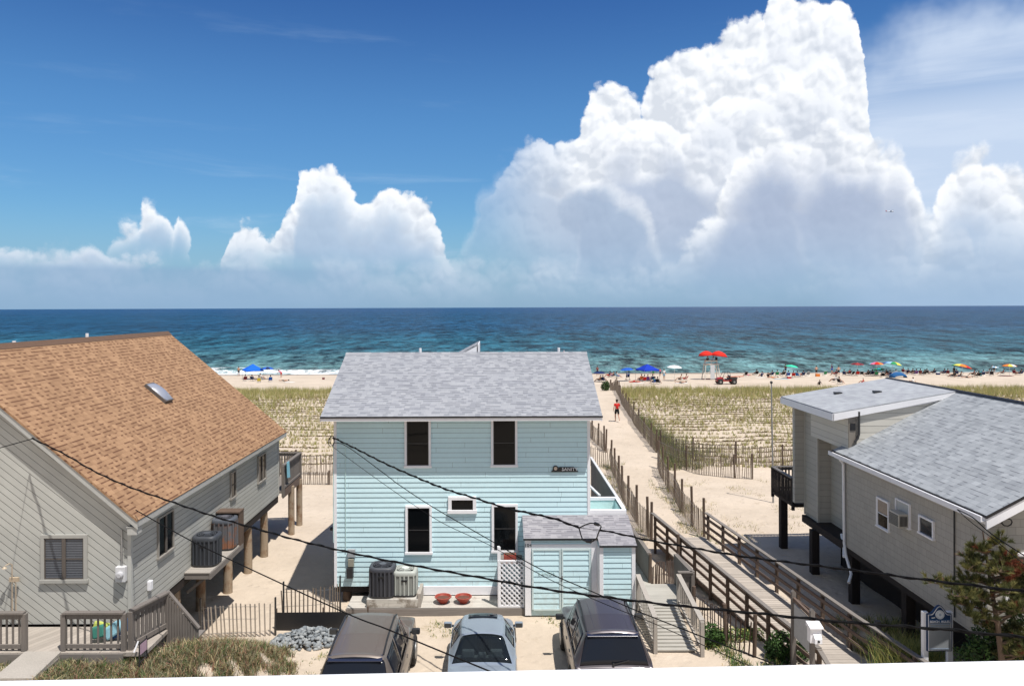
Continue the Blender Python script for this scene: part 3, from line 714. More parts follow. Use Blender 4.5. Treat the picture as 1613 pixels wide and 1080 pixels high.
# bundle of beach gear on the deck
GB = T('beach_gear', 'heap of colourful blue and green beach floats behind the deck balusters', 'beach gear', (-8.75, 17.3, 1.95))
for k, (c_, dx, dy, rz, w_) in enumerate((((.04, .13, .34), .12, .1, .5, .5), ((.3, .55, .65), -.02, 0, .6, .38), ((.45, .5, .12), -.35, .1, -.2, .3), ((.05, .20, .16), -.3, -.1, .3, .25))):
    m = MB(); a = Vector((math.cos(rz), 0, math.sin(rz))); m.obox(Vector((-8.72+dx, 17.35+dy, 2.2)), a*w_*.6, Vector((0, .05, 0)), Vector((-math.sin(rz), .2, math.cos(rz)))*.13); m.build('float', cloth(c_), GB, bevel=.04)

# rear deck of the left house
RD = T('rear_deck', 'raised timber deck with a towel on its rail behind the grey house', 'deck', (-9.5, 32, 2.1))
m = MB(); m.box(-16, -8.6, 30.66, 33.4, 2.05, 2.15); m.build('decking', GREYWOODX, RD)
for a, b in (((-8.6, 30.7, 2.15), (-8.6, 33.4, 2.15)), ((-8.6, 33.4, 2.15), (-13, 33.4, 2.15))): rail(RD, a, b, 1.02, sp=.11, bal=.07)
m = MB(); m.box(-8.62, -8.58, 30.66, 33.4, 1.85, 2.15); m.build('rim_board', DARKWOODY, RD)
for (x_, y_) in ((-8.62, 32.0), (-8.62, 33.3), (-12, 33.3), (-15.5, 33.3)):
    m = MB(); m.tube([(x_, y_, gz(x_, y_)-.3), (x_, y_, 2.04)], .13, 12); m.build('pile', PILE, RD, auto=40)
TW = tag(MB().prism([(-8.52, 31.0, 3.22), (-8.52, 31.35, 3.22), (-8.49, 31.37, 2.55), (-8.50, 31.0, 2.6)], (-.02, 0, 0)).build('beach_towel', cloth((.22, .48, .58)), None), 'pale blue towel hanging over the rear deck rail of the grey house', 'towel')

# ---------------------------------------------------------------- centre house (mint)
CH = T('mint_house', 'pale mint two storey clapboard cottage with grey shingle roof and dark windows, in the centre', 'house', (-1.1, 28, 0))
XA, XB, YF, YB, EZ, RZ, RY = -5.2, 3.0, 24.4, 31.8, 6.01, 7.84, 28.1
def mint_mat():
    m, t, b, o = newmat('mint_siding')
    v = vec(t); n = t.noise(v, .9, 5, .65); n2 = t.noise(v, 7, 4, .6)
    X, Y, Z = t.sep(v); wn = t.node('ShaderNodeTexWhiteNoise', noise_dimensions='1D'); t.l.new(t.m('FLOOR', t.m('DIVIDE', t.m('SUBTRACT', Z, .60), .158)), wn.inputs['W'])
    f = t.m('ADD', t.m('MULTIPLY_ADD', t.m('SUBTRACT', n, .5), .14, 1.0), t.m('MULTIPLY', t.m('SUBTRACT', n2, .5), .10)); f = t.m('ADD', f, t.m('MULTIPLY', t.m('SUBTRACT', wn.outputs[0], .5), .06))
    c = t.mix(1.0, (.575, .775, .83), t.comb(f, f, f), 'MULTIPLY')
    st = t.node('ShaderNodeMapping'); t.l.new(v, st.inputs['Vector']); st.inputs['Scale'].default_value = (5, 5, .6)
    c = t.mix(t.ss(t.noise(st.outputs[0], 1.0, 5, .7), .58, .8, 0, .35), c, (.42, .56, .56))
    bx = t.m('FRACT', t.m('ADD', t.m('DIVIDE', X, 3.6), t.m('MULTIPLY', wn.outputs[0], 5.0))); c = t.mix(t.m('MULTIPLY', t.m('LESS_THAN', bx, .004), .55), c, (.22, .30, .31))
    c = t.mix(t.m('MULTIPLY', t.ss(Z, 1.5, .5), t.ss(n2, .35, .7, 0, .40)), c, (.42, .46, .42))
    t.l.new(c, b.inputs['Base Color']); b.inputs['Roughness'].default_value = .6; b.inputs['Specular IOR Level'].default_value = .3
    bump(t, b, n2, .25, .01)
    return m
MINTS = mint_mat(); JOINT = paint((.16, .25, .27), .8, .2)  # dark strip below each lap: gap dirt plus lip shadow put into the colour
m = MB(); m.box(XA+.02, XB-.02, YF+.01, YB, .60, EZ); m.prism([(XA+.02, YF+.02, EZ), (XA+.02, YB, EZ), (XA+.02, RY, RZ-.12)], (XB-XA-.04, 0, 0))
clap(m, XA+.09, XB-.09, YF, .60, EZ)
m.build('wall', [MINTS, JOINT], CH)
m = MB()
for x0, x1 in ((XA, XA+.09), (XB-.09, XB)): m = MB(); m.box(x0, x1, YF-.035, YF+.08, .58, EZ); m.build('corner_board', WHITE, CH)
m = MB(); m.box(XA+.09, XB-.09, YF-.03, YF, EZ-.09, EZ); m.build('frieze_board', WHITE, CH)
GSH = shingles((.34, .35, .375), (.24, .25, .28), (.085, .09, .11), w=.26, h=.125, edge=.30, edge_amt=.75, rnd=.55)
m = MB(); roof_slab(m, (-5.50, 23.8, 6.10), (3.32, 23.8, 6.10), (3.34, RY, RZ), (-5.52, RY, RZ), .04); CR = m.build('roof', GSH, CH)
m = MB(); roof_slab(m, (3.34, 32.2, 6.08), (-5.52, 32.2, 6.08), (-5.52, RY+.001, RZ), (3.34, RY+.001, RZ), .04); m.build('roof', GSH, CH)
m = MB(); m.prism([(-5.53, RY-.15, RZ-.055), (-5.53, RY, RZ+.02), (-5.53, RY+.15, RZ-.055), (-5.53, RY, RZ-.01)], (8.88, 0, 0)); m.build('ridge_cap', GSH, CR)
m = MB(); m.box(-5.51, 3.33, 23.775, 23.798, 6.055, 6.105); m.build('drip_edge', BLACK, CR)
m = MB(); m.box(-5.48, 3.30, 23.8, 23.84, 5.96, 6.05); m.box(-5.48, 3.30, 23.84, 24.42, 6.005, 6.025)
for x0 in (-5.52, 3.29): m.prism([(x0, 23.81, 6.045), (x0, 23.81, 5.94), (x0, RY, RZ-.2), (x0, RY, RZ-.06)], (.03, 0, 0)); m.prism([(x0, 32.19, 6.02), (x0, 32.19, 5.90), (x0, RY+.001, RZ-.2), (x0, RY+.001, RZ-.06)], (.03, 0, 0))
m.build('fascia', WHITE, CH)
# cross gable beyond the ridge, its slope just showing
m = MB(); a = at(752, 541.5, 29.4)
m.prism([(a.x, 29.2, a.z), (a.x-1.6, 29.2, a.z-.85), (a.x-1.6, 31.9, a.z-.85), (a.x, 31.9, a.z)], (0, 0, -.06))
m.build('roof', GSH, CH); m = MB(); m.prism([(a.x+.02, 29.2, a.z), (a.x+.02, 29.2, a.z-.45), (a.x+.02, 31.9, a.z-.45), (a.x+.02, 31.9, a.z)], (.03, 0, 0)); m.prism([(a.x-.02, 29.2, a.z-.06), (a.x-1.6, 29.2, a.z-.9), (a.x-1.6, 29.2, a.z-1.3), (a.x-.02, 29.2, a.z-1.2)], (0, 2.6, 0)); m.build('gable_trim', WHITE, CH)
for px in (662, 880):
    x_ = at(px, 554, 28.6).x; m = MB(); m.lathe([(.05, 7.4), (.05, 7.98)], (x_, 28.6, 0), 10); m.build('vent_pipe', WHITE, CR)
def fpt(px, py, Y=YF): return at(px, py, Y)
for (x0, x1, y0, y1) in ((641, 675.5, 663, 732), (777, 811.5, 662, 731), (642.5, 677, 799, 868), (778, 812, 797, 865.5)):
    a, b = fpt(x0, y0), fpt(x1, y1)
    window(CH, ((a.x+b.x)/2, YF-.03, (a.z+b.z)/2), (1, 0, 0), (0, -1, 0), b.x-a.x, a.z-b.z, .075, (WHITE, GLASS, IRON), sash=True, proud=.05)
a, b = fpt(711.5, 786.5), fpt(745, 802)
window(CH, ((a.x+b.x)/2, YF-.03, (a.z+b.z)/2), (1, 0, 0), (0, -1, 0), b.x-a.x, a.z-b.z, .11, (WHITE, GLASS, IRON), sash=False, proud=.05)
# base board, piles
m = MB(); m.box(XA+2.4, .85, YF-.06, YF-.02, .33, .60); m.build('skirt_board', WHITE, CH)
for x_ in (-4.85, -1.9, 1.2):
    for y_ in (24.7, 28, 31.4):
        m = MB(); m.tube([(x_, y_, -.3), (x_, y_, .6)], .14, 10); m.build('pile', DARKWOOD, CH, auto=40)
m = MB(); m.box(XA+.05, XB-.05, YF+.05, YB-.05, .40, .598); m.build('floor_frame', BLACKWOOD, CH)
m = MB(); m.lathe([(.03, -5.40), (.06, -5.38), (.07, -5.22), (.03, -5.2)], (0, YF+.3, 2.35), 12, axis='X'); m.build('wall_lamp', BLACK, CH, auto=40)
m = MB(); p = fpt(527, 661); m.lathe([(.02, p.z-.02), (.06, p.z), (.05, p.z+.05)], (p.x+.02, YF-.12, 0), 12); m.build('wall_lamp', paint((.6, .42, .15), .4), CH, auto=40)
# meters beside the units
m = MB(); a = fpt(548.5, 863); m.box(a.x, a.x+.24, YF-.14, YF-.03, a.z-.25, a.z); mb_ = m.build('meter_box', paint((.33, .36, .38), .5), CH, bevel=.01)
m = MB(); m.box(a.x+.02, a.x+.2, YF-.16, YF-.03, a.z-.55, a.z-.30); m.build('breaker_box', paint((.28, .27, .22), .5), CH, bevel=.01)
m = MB(); m.box(a.x-.02, a.x+.18, YF-.2, YF-.03, a.z-.90, a.z-.58); m.build('disconnect_box', IRON, CH, bevel=.01)
m = MB(); m.tube([(a.x-.07, YF-.04, 5.2), (a.x-.07, YF-.04, a.z-.1)], .012, 6); m.tube([(XA-.01, YF-.02, 5.2), (XA-.02, YF-.02, 2.0)], .018, 6); m.build('conduit', MINT, CH)
# coloured wire loops where the service cable lands
m = MB()
for k in range(2):
    c_ = Vector((XA-.08+k*.03, YF-.05, 5.22+k*.05)); m.tube([c_+Vector((.09*math.cos(t_*.55)*(1-k*.2), .02*math.sin(t_), .15*math.sin(t_*.55))) for t_ in range(12)], .012, 6)
m.build('drip_loop', BLACK, CH)

def text_mesh(body, size, ext=.004, spacing=1.0):
    cu = bpy.data.curves.new('lettering', 'FONT'); cu.body = body; cu.size = size; cu.extrude = ext; cu.align_x = 'CENTER'; cu.align_y = 'CENTER'; cu.space_character = spacing; cu.resolution_u = 3
    o = bpy.data.objects.new('lettering', cu); col.objects.link(o); bpy.context.view_layer.update()
    me = bpy.data.meshes.new_from_object(o.evaluated_get(bpy.context.evaluated_depsgraph_get())); bpy.data.objects.remove(o); bpy.data.curves.remove(cu)
    return me
def put_text(body, size, loc, parent, mat, rot=(R(90), 0, 0), name='lettering', spacing=1.0, bold=0, sx=1.0):
    me = text_mesh(body, size, spacing=spacing)
    M = Matrix.Translation(Vector(loc)-ORG.get(parent.name, Vector((0, 0, 0)))) @ Matrix.Rotation(rot[2], 4, 'Z') @ Matrix.Rotation(rot[0], 4, 'X') @ Matrix.Diagonal((sx, 1, 1, 1))
    me.transform(M); me.materials.clear(); me.materials.append(mat); me.name = name
    o = mesh_obj(name, me, parent)
    return o
# name board
a, b = fpt(868.5, 743.5, 24.3), fpt(911, 733.5, 24.3); cx_ = (a.x+b.x)/2; SY = YF-.06
SB = T('name_sign', 'small black board with white SANITY lettering on the mint wall', 'sign', (cx_, SY, (a.z+b.z)/2))
hw = (b.x-a.x)/2; z0, z1 = a.z, b.z
m = MB(); arc = [(cx_-hw*.68+.085*math.cos(q), z0+.12+.085*math.sin(q)) for q in np.linspace(math.pi*.95, .1, 10)]
m.prism([(x, SY, z) for x, z in [(cx_-hw, z0), (cx_-hw, z0+.02), (cx_-hw*.9, z0+.05)]+arc+[(cx_-hw*.35, z1-.04), (cx_+hw*.68, z1-.04), (cx_+hw*.8, z0+.09), (cx_+hw, z0+.02), (cx_+hw, z0)]], (0, .03, 0))
m.build('board', BLACK, SB)
put_text('SANITY', .14, (cx_+.16, SY-.004, z0+.085), SB, WHITE, spacing=1.1)
m = MB(); m.lathe([(.055, SY-.012), (.055, SY-.001)], (cx_-hw*.68, 0, z0+.115), 18, axis='Y'); m.build('disc', paint((.55, .45, .36), .6), SB)

# entrance deck, unit plinth, shed
DZ = .30
DE = T('front_deck', 'low pale grey plank deck along the foot of the mint cottage', 'deck', (-2, 23.9, 0))
m = MB(); m.box(-4.62, .86, 23.38, YF-.03, .255, DZ); m.build('decking', boards((.44, .41, .37), .14, 0, line=.25, lw=.08, var=.14, dirt=.3, grain=.4, dirtc=(.22, .16, .12), name='deck_boards'), DE)
m = MB(); m.box(-4.64, 4.0, 23.33, 23.37, .02, .285); m.build('rim_board', GREYWOODX, DE)
m = MB(); m.box(-4.0, -2.42, 23.38, 24.25, .302, .56); pl = MB()
m.build('plinth', wood((.50, .48, .44), .35, stain=(.16, .13, .10), grain='X'), DE)
m = MB(); m.box(-2.44, -2.34, 23.4, 24.3, .302, .72); m.build('plinth_cheek', PALEWOOD, DE)
ac_unit('dark charcoal cooling unit on the deck plinth of the mint cottage, taller of the pair', (-3.56, 23.8, .562), .40, .93, (.05, .053, .065), ribs=22)
ac_unit('pale grey cooling unit with slotted panels on the deck plinth of the mint cottage', (-2.86, 23.88, .562), .36, .78, (.40, .42, .39), ribs=18, sq=7)
def bowl(px, lab):
    p = at(px, 945, 23.78); rt = T('flower_bowl', lab, 'planter', (p.x, 23.78, DZ+.001), 0, 'red bowls on the cottage deck')
    m = MB(); m.lathe([(.12, 0), (.13, .02), (.23, .15), (.265, .18), (.265, .205), (.235, .205), (.20, .14), (.10, .05)], (0, 0, 0), 28, cap1=True)
    m.build('bowl', paint((.33, .055, .035), .35, .15), rt, L=True, auto=40)
    m = MB(); m.lathe([(.0001, .0), (.205, .145), (.19, .155), (.001, .16)], (0, 0, 0), 20); m.build('soil', paint((.12, .05, .035), .9, .3), rt, L=True)
bowl(698, 'red terracotta bowl on the cottage deck, left one nearer the cooling units'); bowl(730, 'red terracotta bowl on the cottage deck, right one nearer the lattice')
# lattice enclosure
LT = T('lattice_screen', 'white diamond lattice panel between the deck and the shed doors', 'lattice', (.4, 23.4, 0))
x0, x1, z0, z1 = .07, .84, .33, 1.72
def lattice():
    m = MB(); sp = .155; wd = .042
    def clipseg(c, s):          # line z = s*x + c inside rectangle
        pts = []
        for x in (x0, x1):
            z = s*x+c
            if z0 <= z <= z1: pts.append((x, z))
        for z in (z0, z1):
            x = (z-c)/s
            if x0 < x < x1: pts.append((x, z))
        return pts[:2] if len(pts) >= 2 else None
    for s, yy in ((1, 23.42), (-1, 23.40)):
        c = z0-s*x1-3 if s > 0 else z0+s*-x0-1
        c = -4.0
        while c < 6:
            q = clipseg(c, s)
            if q: m.bar((q[0][0], yy, q[0][1]), (q[1][0], yy, q[1][1]), .012, wd, up=(-s*.7, 0, .7))
            c += sp
    m.box(x0-.03, x0+.02, 23.38, 23.44, z0-.03, z1+.02); m.box(x1-.02, x1+.0, 23.38, 23.44, z0, z1); m.box(x0, x1, 23.385, 23.435, z1-.03, z1+.02); m.box(x0, x1, 23.385, 23.435, z0-.03, z0+.02)
    m.build('panel', WHITE, LT)
lattice()
m = MB(); m.box(x0-.05, x0+.05, 23.40, 23.50, .3, 2.15); m.build('post', WHITE, LT)
pb = T('planter_box', 'red planter box behind the top of the lattice panel', 'planter', (.4, 23.8, .3))
m = MB(); m.box(.22, .60, 23.56, 23.80, 1.62, 1.84); m.build('box', paint((.28, .05, .035), .5, .2), pb)
m = MB(); m.box(.25, .57, 23.59, 23.77, 1.84, 1.86); m.build('soil', paint((.10, .06, .04), .9), pb)
m = MB(); m.box(.12, .80, 23.5, 24.3, 1.58, 1.615); m.build('shelf', GREYWOODX, pb)
m = MB(); m.box(.13, .17, 24.2, 24.28, .302, 1.58); m.box(.75, .79, 24.2, 24.28, .302, 1.58); m.build('shelf_leg', DARKWOOD, pb)

SH = T('storage_shed', 'small mint storage shed with double doors numbered 104 and grey shingle lean-to roof', 'shed', (2.4, 23.8, .1))
YS, YS2 = 23.25, 22.88
m = MB(); m.box(.88, 3.05, YS+.01, YF-.04, .1, 2.40); m.box(3.07, 4.14, YS2+.01, 26.2, .1, 2.30)
m.prism([(.88, YS+.01, 2.405), (.88, YF-.04, 2.405), (.88, YF-.04, 2.78)], (2.17, 0, 0)); m.prism([(3.07, YS2+.02, 2.305), (3.07, YF-.04, 2.305), (3.07, YF-.04, 2.76)], (1.07, 0, 0))
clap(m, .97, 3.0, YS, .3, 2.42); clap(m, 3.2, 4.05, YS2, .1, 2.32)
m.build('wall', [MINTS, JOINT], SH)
m = MB()
for x0_, x1_, yy, zt in ((.86, 1.05, YS, 2.44), (2.88, 3.06, YS, 2.44), (3.08, 3.2, YS2, 2.32), (4.05, 4.16, YS2, 2.32)): m.box(x0_, x1_, yy-.035, yy+.01, .12, zt)
m.box(1.05, 2.88, YS-.034, YS+.0, 2.16, 2.28); m.box(3.062, 3.078, YS2+.01, YS-.04, .12, 2.3); m.build('trim', WHITE, SH)
SG = shingles((.34, .33, .35), (.23, .225, .25), (.085, .08, .10), w=.26, h=.10, edge=.32, edge_amt=.8, rnd=.45)
m = MB(); roof_slab(m, (.82, YS-.08, 2.47), (3.075, YS-.08, 2.47), (3.075, YF-.035, 2.86), (.82, YF-.035, 2.86), .035)
roof_slab(m, (3.078, YS2-.07, 2.36), (4.20, YS2-.07, 2.36), (4.20, YF-.035, 2.858), (3.078, YF-.035, 2.858), .035); m.build('roof', SG, SH)
m = MB(); m.box(.81, 3.075, YS-.115, YS-.082, 2.425, 2.475); m.box(3.078, 4.21, YS2-.105, YS2-.072, 2.315, 2.365); m.build('drip_edge', BLACK, SH)
for i, (xa_, xb_) in enumerate(((1.07, 1.955), (1.975, 2.86))):
    m = MB()
    z = .33
    while z < 2.1: m.add([(xa_+.05, YS-.062, z), (xb_-.05, YS-.062, z), (xb_-.05, YS-.042, min(z+.165, 2.12)), (xa_+.05, YS-.042, min(z+.165, 2.12)), (xa_+.05, YS-.03, z), (xb_-.05, YS-.03, z)], [(0, 1, 2, 3), (4, 5, 1, 0)]); z += .165
    dr = m.build('door', MINTS, SH)
    m = MB(); m.box(xa_, xa_+.05, YS-.075, YS-.03, .31, 2.15); m.box(xb_-.05, xb_, YS-.075, YS-.03, .31, 2.15); m.box(xa_+.05, xb_-.05, YS-.073, YS-.03, 2.1, 2.15); m.box(xa_+.05, xb_-.05, YS-.073, YS-.03, .28, .33); m.build('door_frame', paint((.55, .66, .67), .5, .06), dr)
    if i == 1: m = MB(); m.box(xa_-.02, xa_+.03, YS-.10, YS-.076, 1.22, 1.34); m.build('handle', METAL, dr)
put_text('104', .14, (.955, YS-.042, 2.25), SH, BLACK, spacing=1.1, name='house_number')
put_text('SANDS', .15, (1.52, YS-.068, 1.40), SH, MINT, spacing=1.15)

# open topped shower enclosure with a white rim behind the shed roof
SE = T('shower_enclosure', 'open topped mint enclosure with white rim against the right side of the mint cottage', 'enclosure', (3.5, 25.2, 0))
m = MB()
for x0_, x1_, y0_, y1_ in ((3.01, 4.10, 24.42, 24.47), (3.01, 4.10, 26.05, 26.10), (4.05, 4.10, 24.471, 26.049)): m.box(x0_, x1_, y0_, y1_, 2.3, 2.96)
m.box(3.01, 4.05, 24.47, 26.05, 2.33, 2.38); m.build('wall', MINT, SE)
m = MB(); m.box(3.0, 4.16, 24.40, 24.52, 2.80, 3.0); m.box(4.05, 4.16, 24.521, 26.13, 2.9, 3.0); m.box(3.0, 4.05, 26.03, 26.13, 2.9, 3.0); m.build('rim', WHITE, SE)
m = MB(); m.box(3.05, 3.9, 24.6, 25.4, 2.40, 2.43); m.build('glazing', glassm((.03, .12, .10), .1), SE)
m = MB(); m.box(3.48, 3.54, 24.6, 25.4, 2.432, 2.46); m.box(3.9, 3.98, 24.55, 25.6, 2.43, 2.5); m.box(3.03, 3.9, 25.4, 25.5, 2.43, 2.5); m.build('glazing_bar', WHITE, SE)

# side walkway, rails, ramp beside the shed
SW = T('side_ramp', 'pale timber ramp and landing with railings along the right side of the mint cottage', 'ramp', (4.9, 23, 0))
def gw(x0, x1, yy0, yy1, z0, z1): m = MB(); m.box(x0, x1, yy0, yy1, z0, z1); return m
RB = boards((.39, .37, .33), .16, 0, line=.3, lw=.06, var=.12, dirt=.2, grain=.4, name='deck_boards')
m = MB(); m.box(4.2, 4.98, 24.6, 33, .50, .56); m.box(4.25, 5.85, 22.9, 24.6, .50, .56); m.build('landing', RB, SW)
m = MB()
n = 13
for k in range(n):
    a = k/n; yy = 22.88-a*2.15; z = .54-a*.40; m.box(4.28+.0*a, 5.42, yy-.155, yy, z-.04, z)
m.build('ramp_boards', wood((.39, .37, .33), .3, grain='X'), SW)
rail(SW, (4.24, 22.9, .56), (4.30, 20.7, .16), .9, sp=.2, capmat=PALEWOOD, mat=PALEWOOD)
rail(SW, (5.46, 22.9, .56), (5.52, 20.5, .16), .9, sp=.2, capmat=PALEWOOD, mat=PALEWOOD)
rail(SW, (4.98, 24.85, .56), (4.90, 28.4, .56), .9, boards_=True, sp=.14)
rail(SW, (5.9, 22.95, .56), (5.78, 24.6, .56), .95, boards_=True, sp=.14)
rail(SW, (5.46, 22.95, .56), (5.9, 22.95, .56), .95, boards_=True, sp=.14, posts=False)
# tall board screen running seaward, with white cap
SC = T('board_screen', 'tall weathered board screen with white sloping cap rail behind the mint cottage corner', 'screen', (4.1, 29, 0))
m = MB(); y = 26.6
while y < 33.4: m.box(4.14, 4.17, y, y+.115, .1, 2.85); y += .145
m.build('boards', GREYWOOD, SC); m = MB(); m.bar((4.16, 24.9, 2.95), (4.16, 33.5, 2.9), .09, .04); m.bar((3.1, 27.3, 2.62), (4.1, 26.6, 2.5), .06, .06); m.bar((3.7, 27.3, 2.75), (3.2, 31.5, 2.75), .08, .05); m.build('cap_rail', WHITED, SC)
m = MB()
for x_ in (3.1, 3.35, 3.6, 3.85): m.box(x_, x_+.12, 26.8, 26.84, 1.4, 2.5)
m.box(3.05, 4.1, 26.78, 26.86, 2.5, 2.56); m.build('gate', GREYWOOD, SC)

# ---------------------------------------------------------------- right house
RH = T('tan_house', 'tan shingled house on dark piles with grey hip of roofs and tower, at the right', 'house', (14.7, 21, 1.8))
TANW = boards((.39, .37, .335), .185, 0, line=.42, lw=.06, var=.05, dirt=.12, butt=.2, grain=.05, depth=.4, name='shingle_siding')
TANP = boards((.42, .40, .36), .21, 0, line=.40, lw=.07, var=.05, dirt=.10, depth=.5)
ZB2 = 1.80
m = MB(); m.box(11.2, 18.2, 17.4, 24.5, ZB2, 4.62); m.build('wall', TANW, RH)
m = MB(); sl2 = (6.78-4.8)/(14.7-10.9)
m.prism([(11.2, 17.4, 4.62), (18.2, 17.4, 4.62), (14.7, 17.4, 6.62), ], (0, 7.1, 0)); m.build('wall', TANP, RH)['label'] = 'gable wall under the main roof'
RSH = shingles((.37, .39, .41), (.235, .25, .27), (.09, .095, .11), w=.27, h=.142, edge=.20, edge_amt=.75, rnd=.66)
m = MB(); roof_slab(m, (10.9, 16.95, 4.82), (10.9, 24.75, 4.82), (14.7, 24.3, 6.80), (14.7, 16.95, 6.80), .05); RR = m.build('roof', RSH, RH)
m = MB(); roof_slab(m, (18.5, 24.75, 4.82), (18.5, 16.95, 4.82), (14.702, 16.95, 6.80), (14.702, 24.3, 6.80), .05); m.build('roof', RSH, RH)
m = MB(); m.box(10.885, 10.90, 16.93, 24.76, 4.77, 4.83); m.prism([(10.9, 16.93, 4.77), (10.9, 16.93, 4.83), (14.7, 16.93, 6.81), (14.7, 16.93, 6.75)], (0, .018, 0)); m.prism([(14.6, 16.95, 6.80), (14.7, 16.95, 6.83), (14.8, 16.95, 6.80)], (0, 11.7, 0)); m.build('drip_edge', BLACK, RR)
m = MB(); m.box(10.905, 10.95, 17.0, 24.6, 4.62, 4.765); m.prism([(10.91, 16.955, 4.75), (10.91, 16.955, 4.52), (14.7, 16.955, 6.51), (14.7, 16.955, 6.74)], (0, .04, 0)); m.prism([(18.5, 16.955, 4.75), (18.5, 16.955, 4.52), (14.701, 16.955, 6.51), (14.701, 16.955, 6.74)], (0, .04, 0)); m.box(10.95, 11.22, 17.0, 24.55, 4.64, 4.66)
m.build('fascia', WHITE, RH)
m = MB(); m.prism([(10.84, 17.0, 4.80), (10.80, 17.0, 4.80), (10.80, 17.0, 4.68), (10.90, 17.0, 4.68), (10.90, 17.0, 4.70), (10.83, 17.0, 4.70)], (0, 7.8, 0)); m.build('gutter', WHITE, RH)
# tower and its shed roof
m = MB(); m.box(11.45, 14.6, 27.15, 28.3, ZB2, 6.12); m.box(11.92, 14.6, 24.5, 27.15, ZB2, 4.6); m.box(11.08, 14.6, 28.3, 28.5, 2.2, 6.08)
m.build('wall', TANP, RH)
m = MB(); m.prism([(11.2, 24.27, 4.9), (14.4, 24.27, 4.9), (14.4, 24.27, 6.62), (11.2, 24.27, 6.08)], (0, 2.85, 0)); m.build('wall', boards((.55, .53, .48), .21, 0, line=.45, lw=.10, var=.04, dirt=.08, depth=.6), RH)['label'] = 'upper tower wall of wide pale clapboards'
m = MB(); m.box(11.21, 11.47, 24.245, 24.265, 4.95, 6.0); m.build('wall', paint((.20, .18, .155), .7), RH)
m = MB(); m.box(11.26, 11.42, 24.225, 24.238, 5.55, 5.78); m.build('vent', BLACK, RH)
TRSH = shingles((.38, .40, .42), (.29, .30, .33), (.14, .15, .17), w=.4, h=.142, edge=.12, edge_amt=.5, rnd=.5)
m = MB(); roof_slab(m, (10.7, 24.2, 6.12), (10.7, 28.62, 6.12), (14.7, 28.62, 6.80), (14.7, 24.2, 6.80), .04); TR = m.build('roof', TRSH, RH)
m = MB(); roof_slab(m, (18.5, 28.62, 4.82), (18.5, 24.76, 4.82), (14.702, 24.31, 6.80), (14.702, 28.62, 6.80), .05); m.build('roof', RSH, RH)
m = MB(); m.box(14.62, 18.2, 24.55, 28.5, ZB2, 4.8); m.build('wall', TANP, RH)
m = MB(); m.prism([(10.7, 24.18, 6.075), (10.7, 24.18, 5.86), (14.6, 24.18, 6.60), (14.6, 24.18, 6.74)], (0, .04, 0)); m.box(10.68, 10.72, 24.18, 28.64, 5.86, 6.075); m.prism([(10.72, 28.60, 6.075), (10.72, 28.60, 5.90), (14.7, 28.60, 6.57), (14.7, 28.60, 6.75)], (0, .04, 0)); m.prism([(10.73, 24.23, 5.90), (14.6, 24.23, 6.56), (14.6, 28.5, 6.56), (10.73, 28.5, 5.90)], (0, 0, -.02)); m.build('fascia', WHITE, RH)
for (x_, y_) in ((12.2, 27.2), (13.1, 26.2)): m = MB(); zz = 6.12+(x_-10.7)*.17; m.box(x_-.12, x_+.12, y_-.1, y_+.1, zz, zz+.06); m.build('roof_vent', IRON, TR)
m = MB()
for (x_, y_, z0_, z1_) in ((11.45, 27.15, ZB2, 5.9), (11.45, 28.28, ZB2, 5.9), (11.2, 24.5, ZB2, 4.6), (11.2, 17.4, ZB2, 4.6)):
    m = MB(); m.box(x_-.02, x_+.05, y_-.03, y_+.05, z0_, z1_); m.build('corner_board', paint((.45, .43, .39), .6), RH)
# downpipes
m = MB(); m.tube([(11.52, 24.2, 6.15), (11.52, 24.2, 5.45), (11.48, 24.2, 5.3), (11.38, 24.2, 5.18)], .04, 8); m.build('downpipe', IRON, RH)
m = MB(); m.tube([(11.02, 24.45, 4.6), (11.12, 24.42, 4.45), (11.14, 24.42, 1.9), (11.14, 24.3, 1.55), (11.12, 23.9, 1.1), (10.95, 23.7, .9)], .045, 8); m.tube([(11.5, 25.4, 1.9), (11.4, 25.0, 1.65), (11.1, 24.35, 1.5)], .045, 8); m.build('downpipe', WHITE, RH)
m = MB(); m.tube([(11.75, 25.6, 4.5), (11.75, 25.6, 1.9)], .05, 8); m.build('downpipe', IRON, RH)
m = MB(); m.tube([(11.17, 18.6, 4.6), (11.17, 18.6, 1.9)], .018, 6); m.build('conduit', IRON, RH)
# windows on the left side wall (x = 11.2, facing -X)
def swin(px0, px1, pyt, pyb, **k):
    X = 11.19; ya, yb = X*F/(px0-CX), X*F/(px1-CX); yc = (ya+yb)/2; zt = H-((pyt-CY)+ROLL*(px0-CX))*yc/F; zb = H-((pyb-CY)+ROLL*(px0-CX))*yc/F
    return yc, abs(ya-yb), (zt+zb)/2, zt-zb
yc, w_, zc, h_ = swin(1382, 1399, 788, 831)
window(RH, (11.19, yc, zc), (0, -1, 0), (-1, 0, 0), w_, h_, .04, (WHITE, GLASS, WHITE), sash=True)
m = MB(); m.box(11.174, 11.184, yc-w_/2+.02, yc+w_/2-.02, zc+.02, zc+h_/2-.03); m.build('blind', paint((.35, .28, .22), .8, .3, 20), RH)
yc, w_, zc, h_ = swin(1412, 1432, 791, 826)
window(RH, (11.19, yc, zc), (0, -1, 0), (-1, 0, 0), w_, h_, .04, (WHITE, paint((.45, .46, .45), .5), WHITE), sash=False, lab='window filled by an air conditioner')
WA = T('window_air_conditioner', 'boxy beige air conditioner sticking out of the side window of the tan house', 'air conditioner', (11.1, yc, zc))
m = MB(); m.box(10.9, 11.17, yc-.3, yc+.22, zc-.32, zc+.06); m.build('casing', paint((.45, .43, .38), .5, .1), WA, bevel=.01)
m = MB()
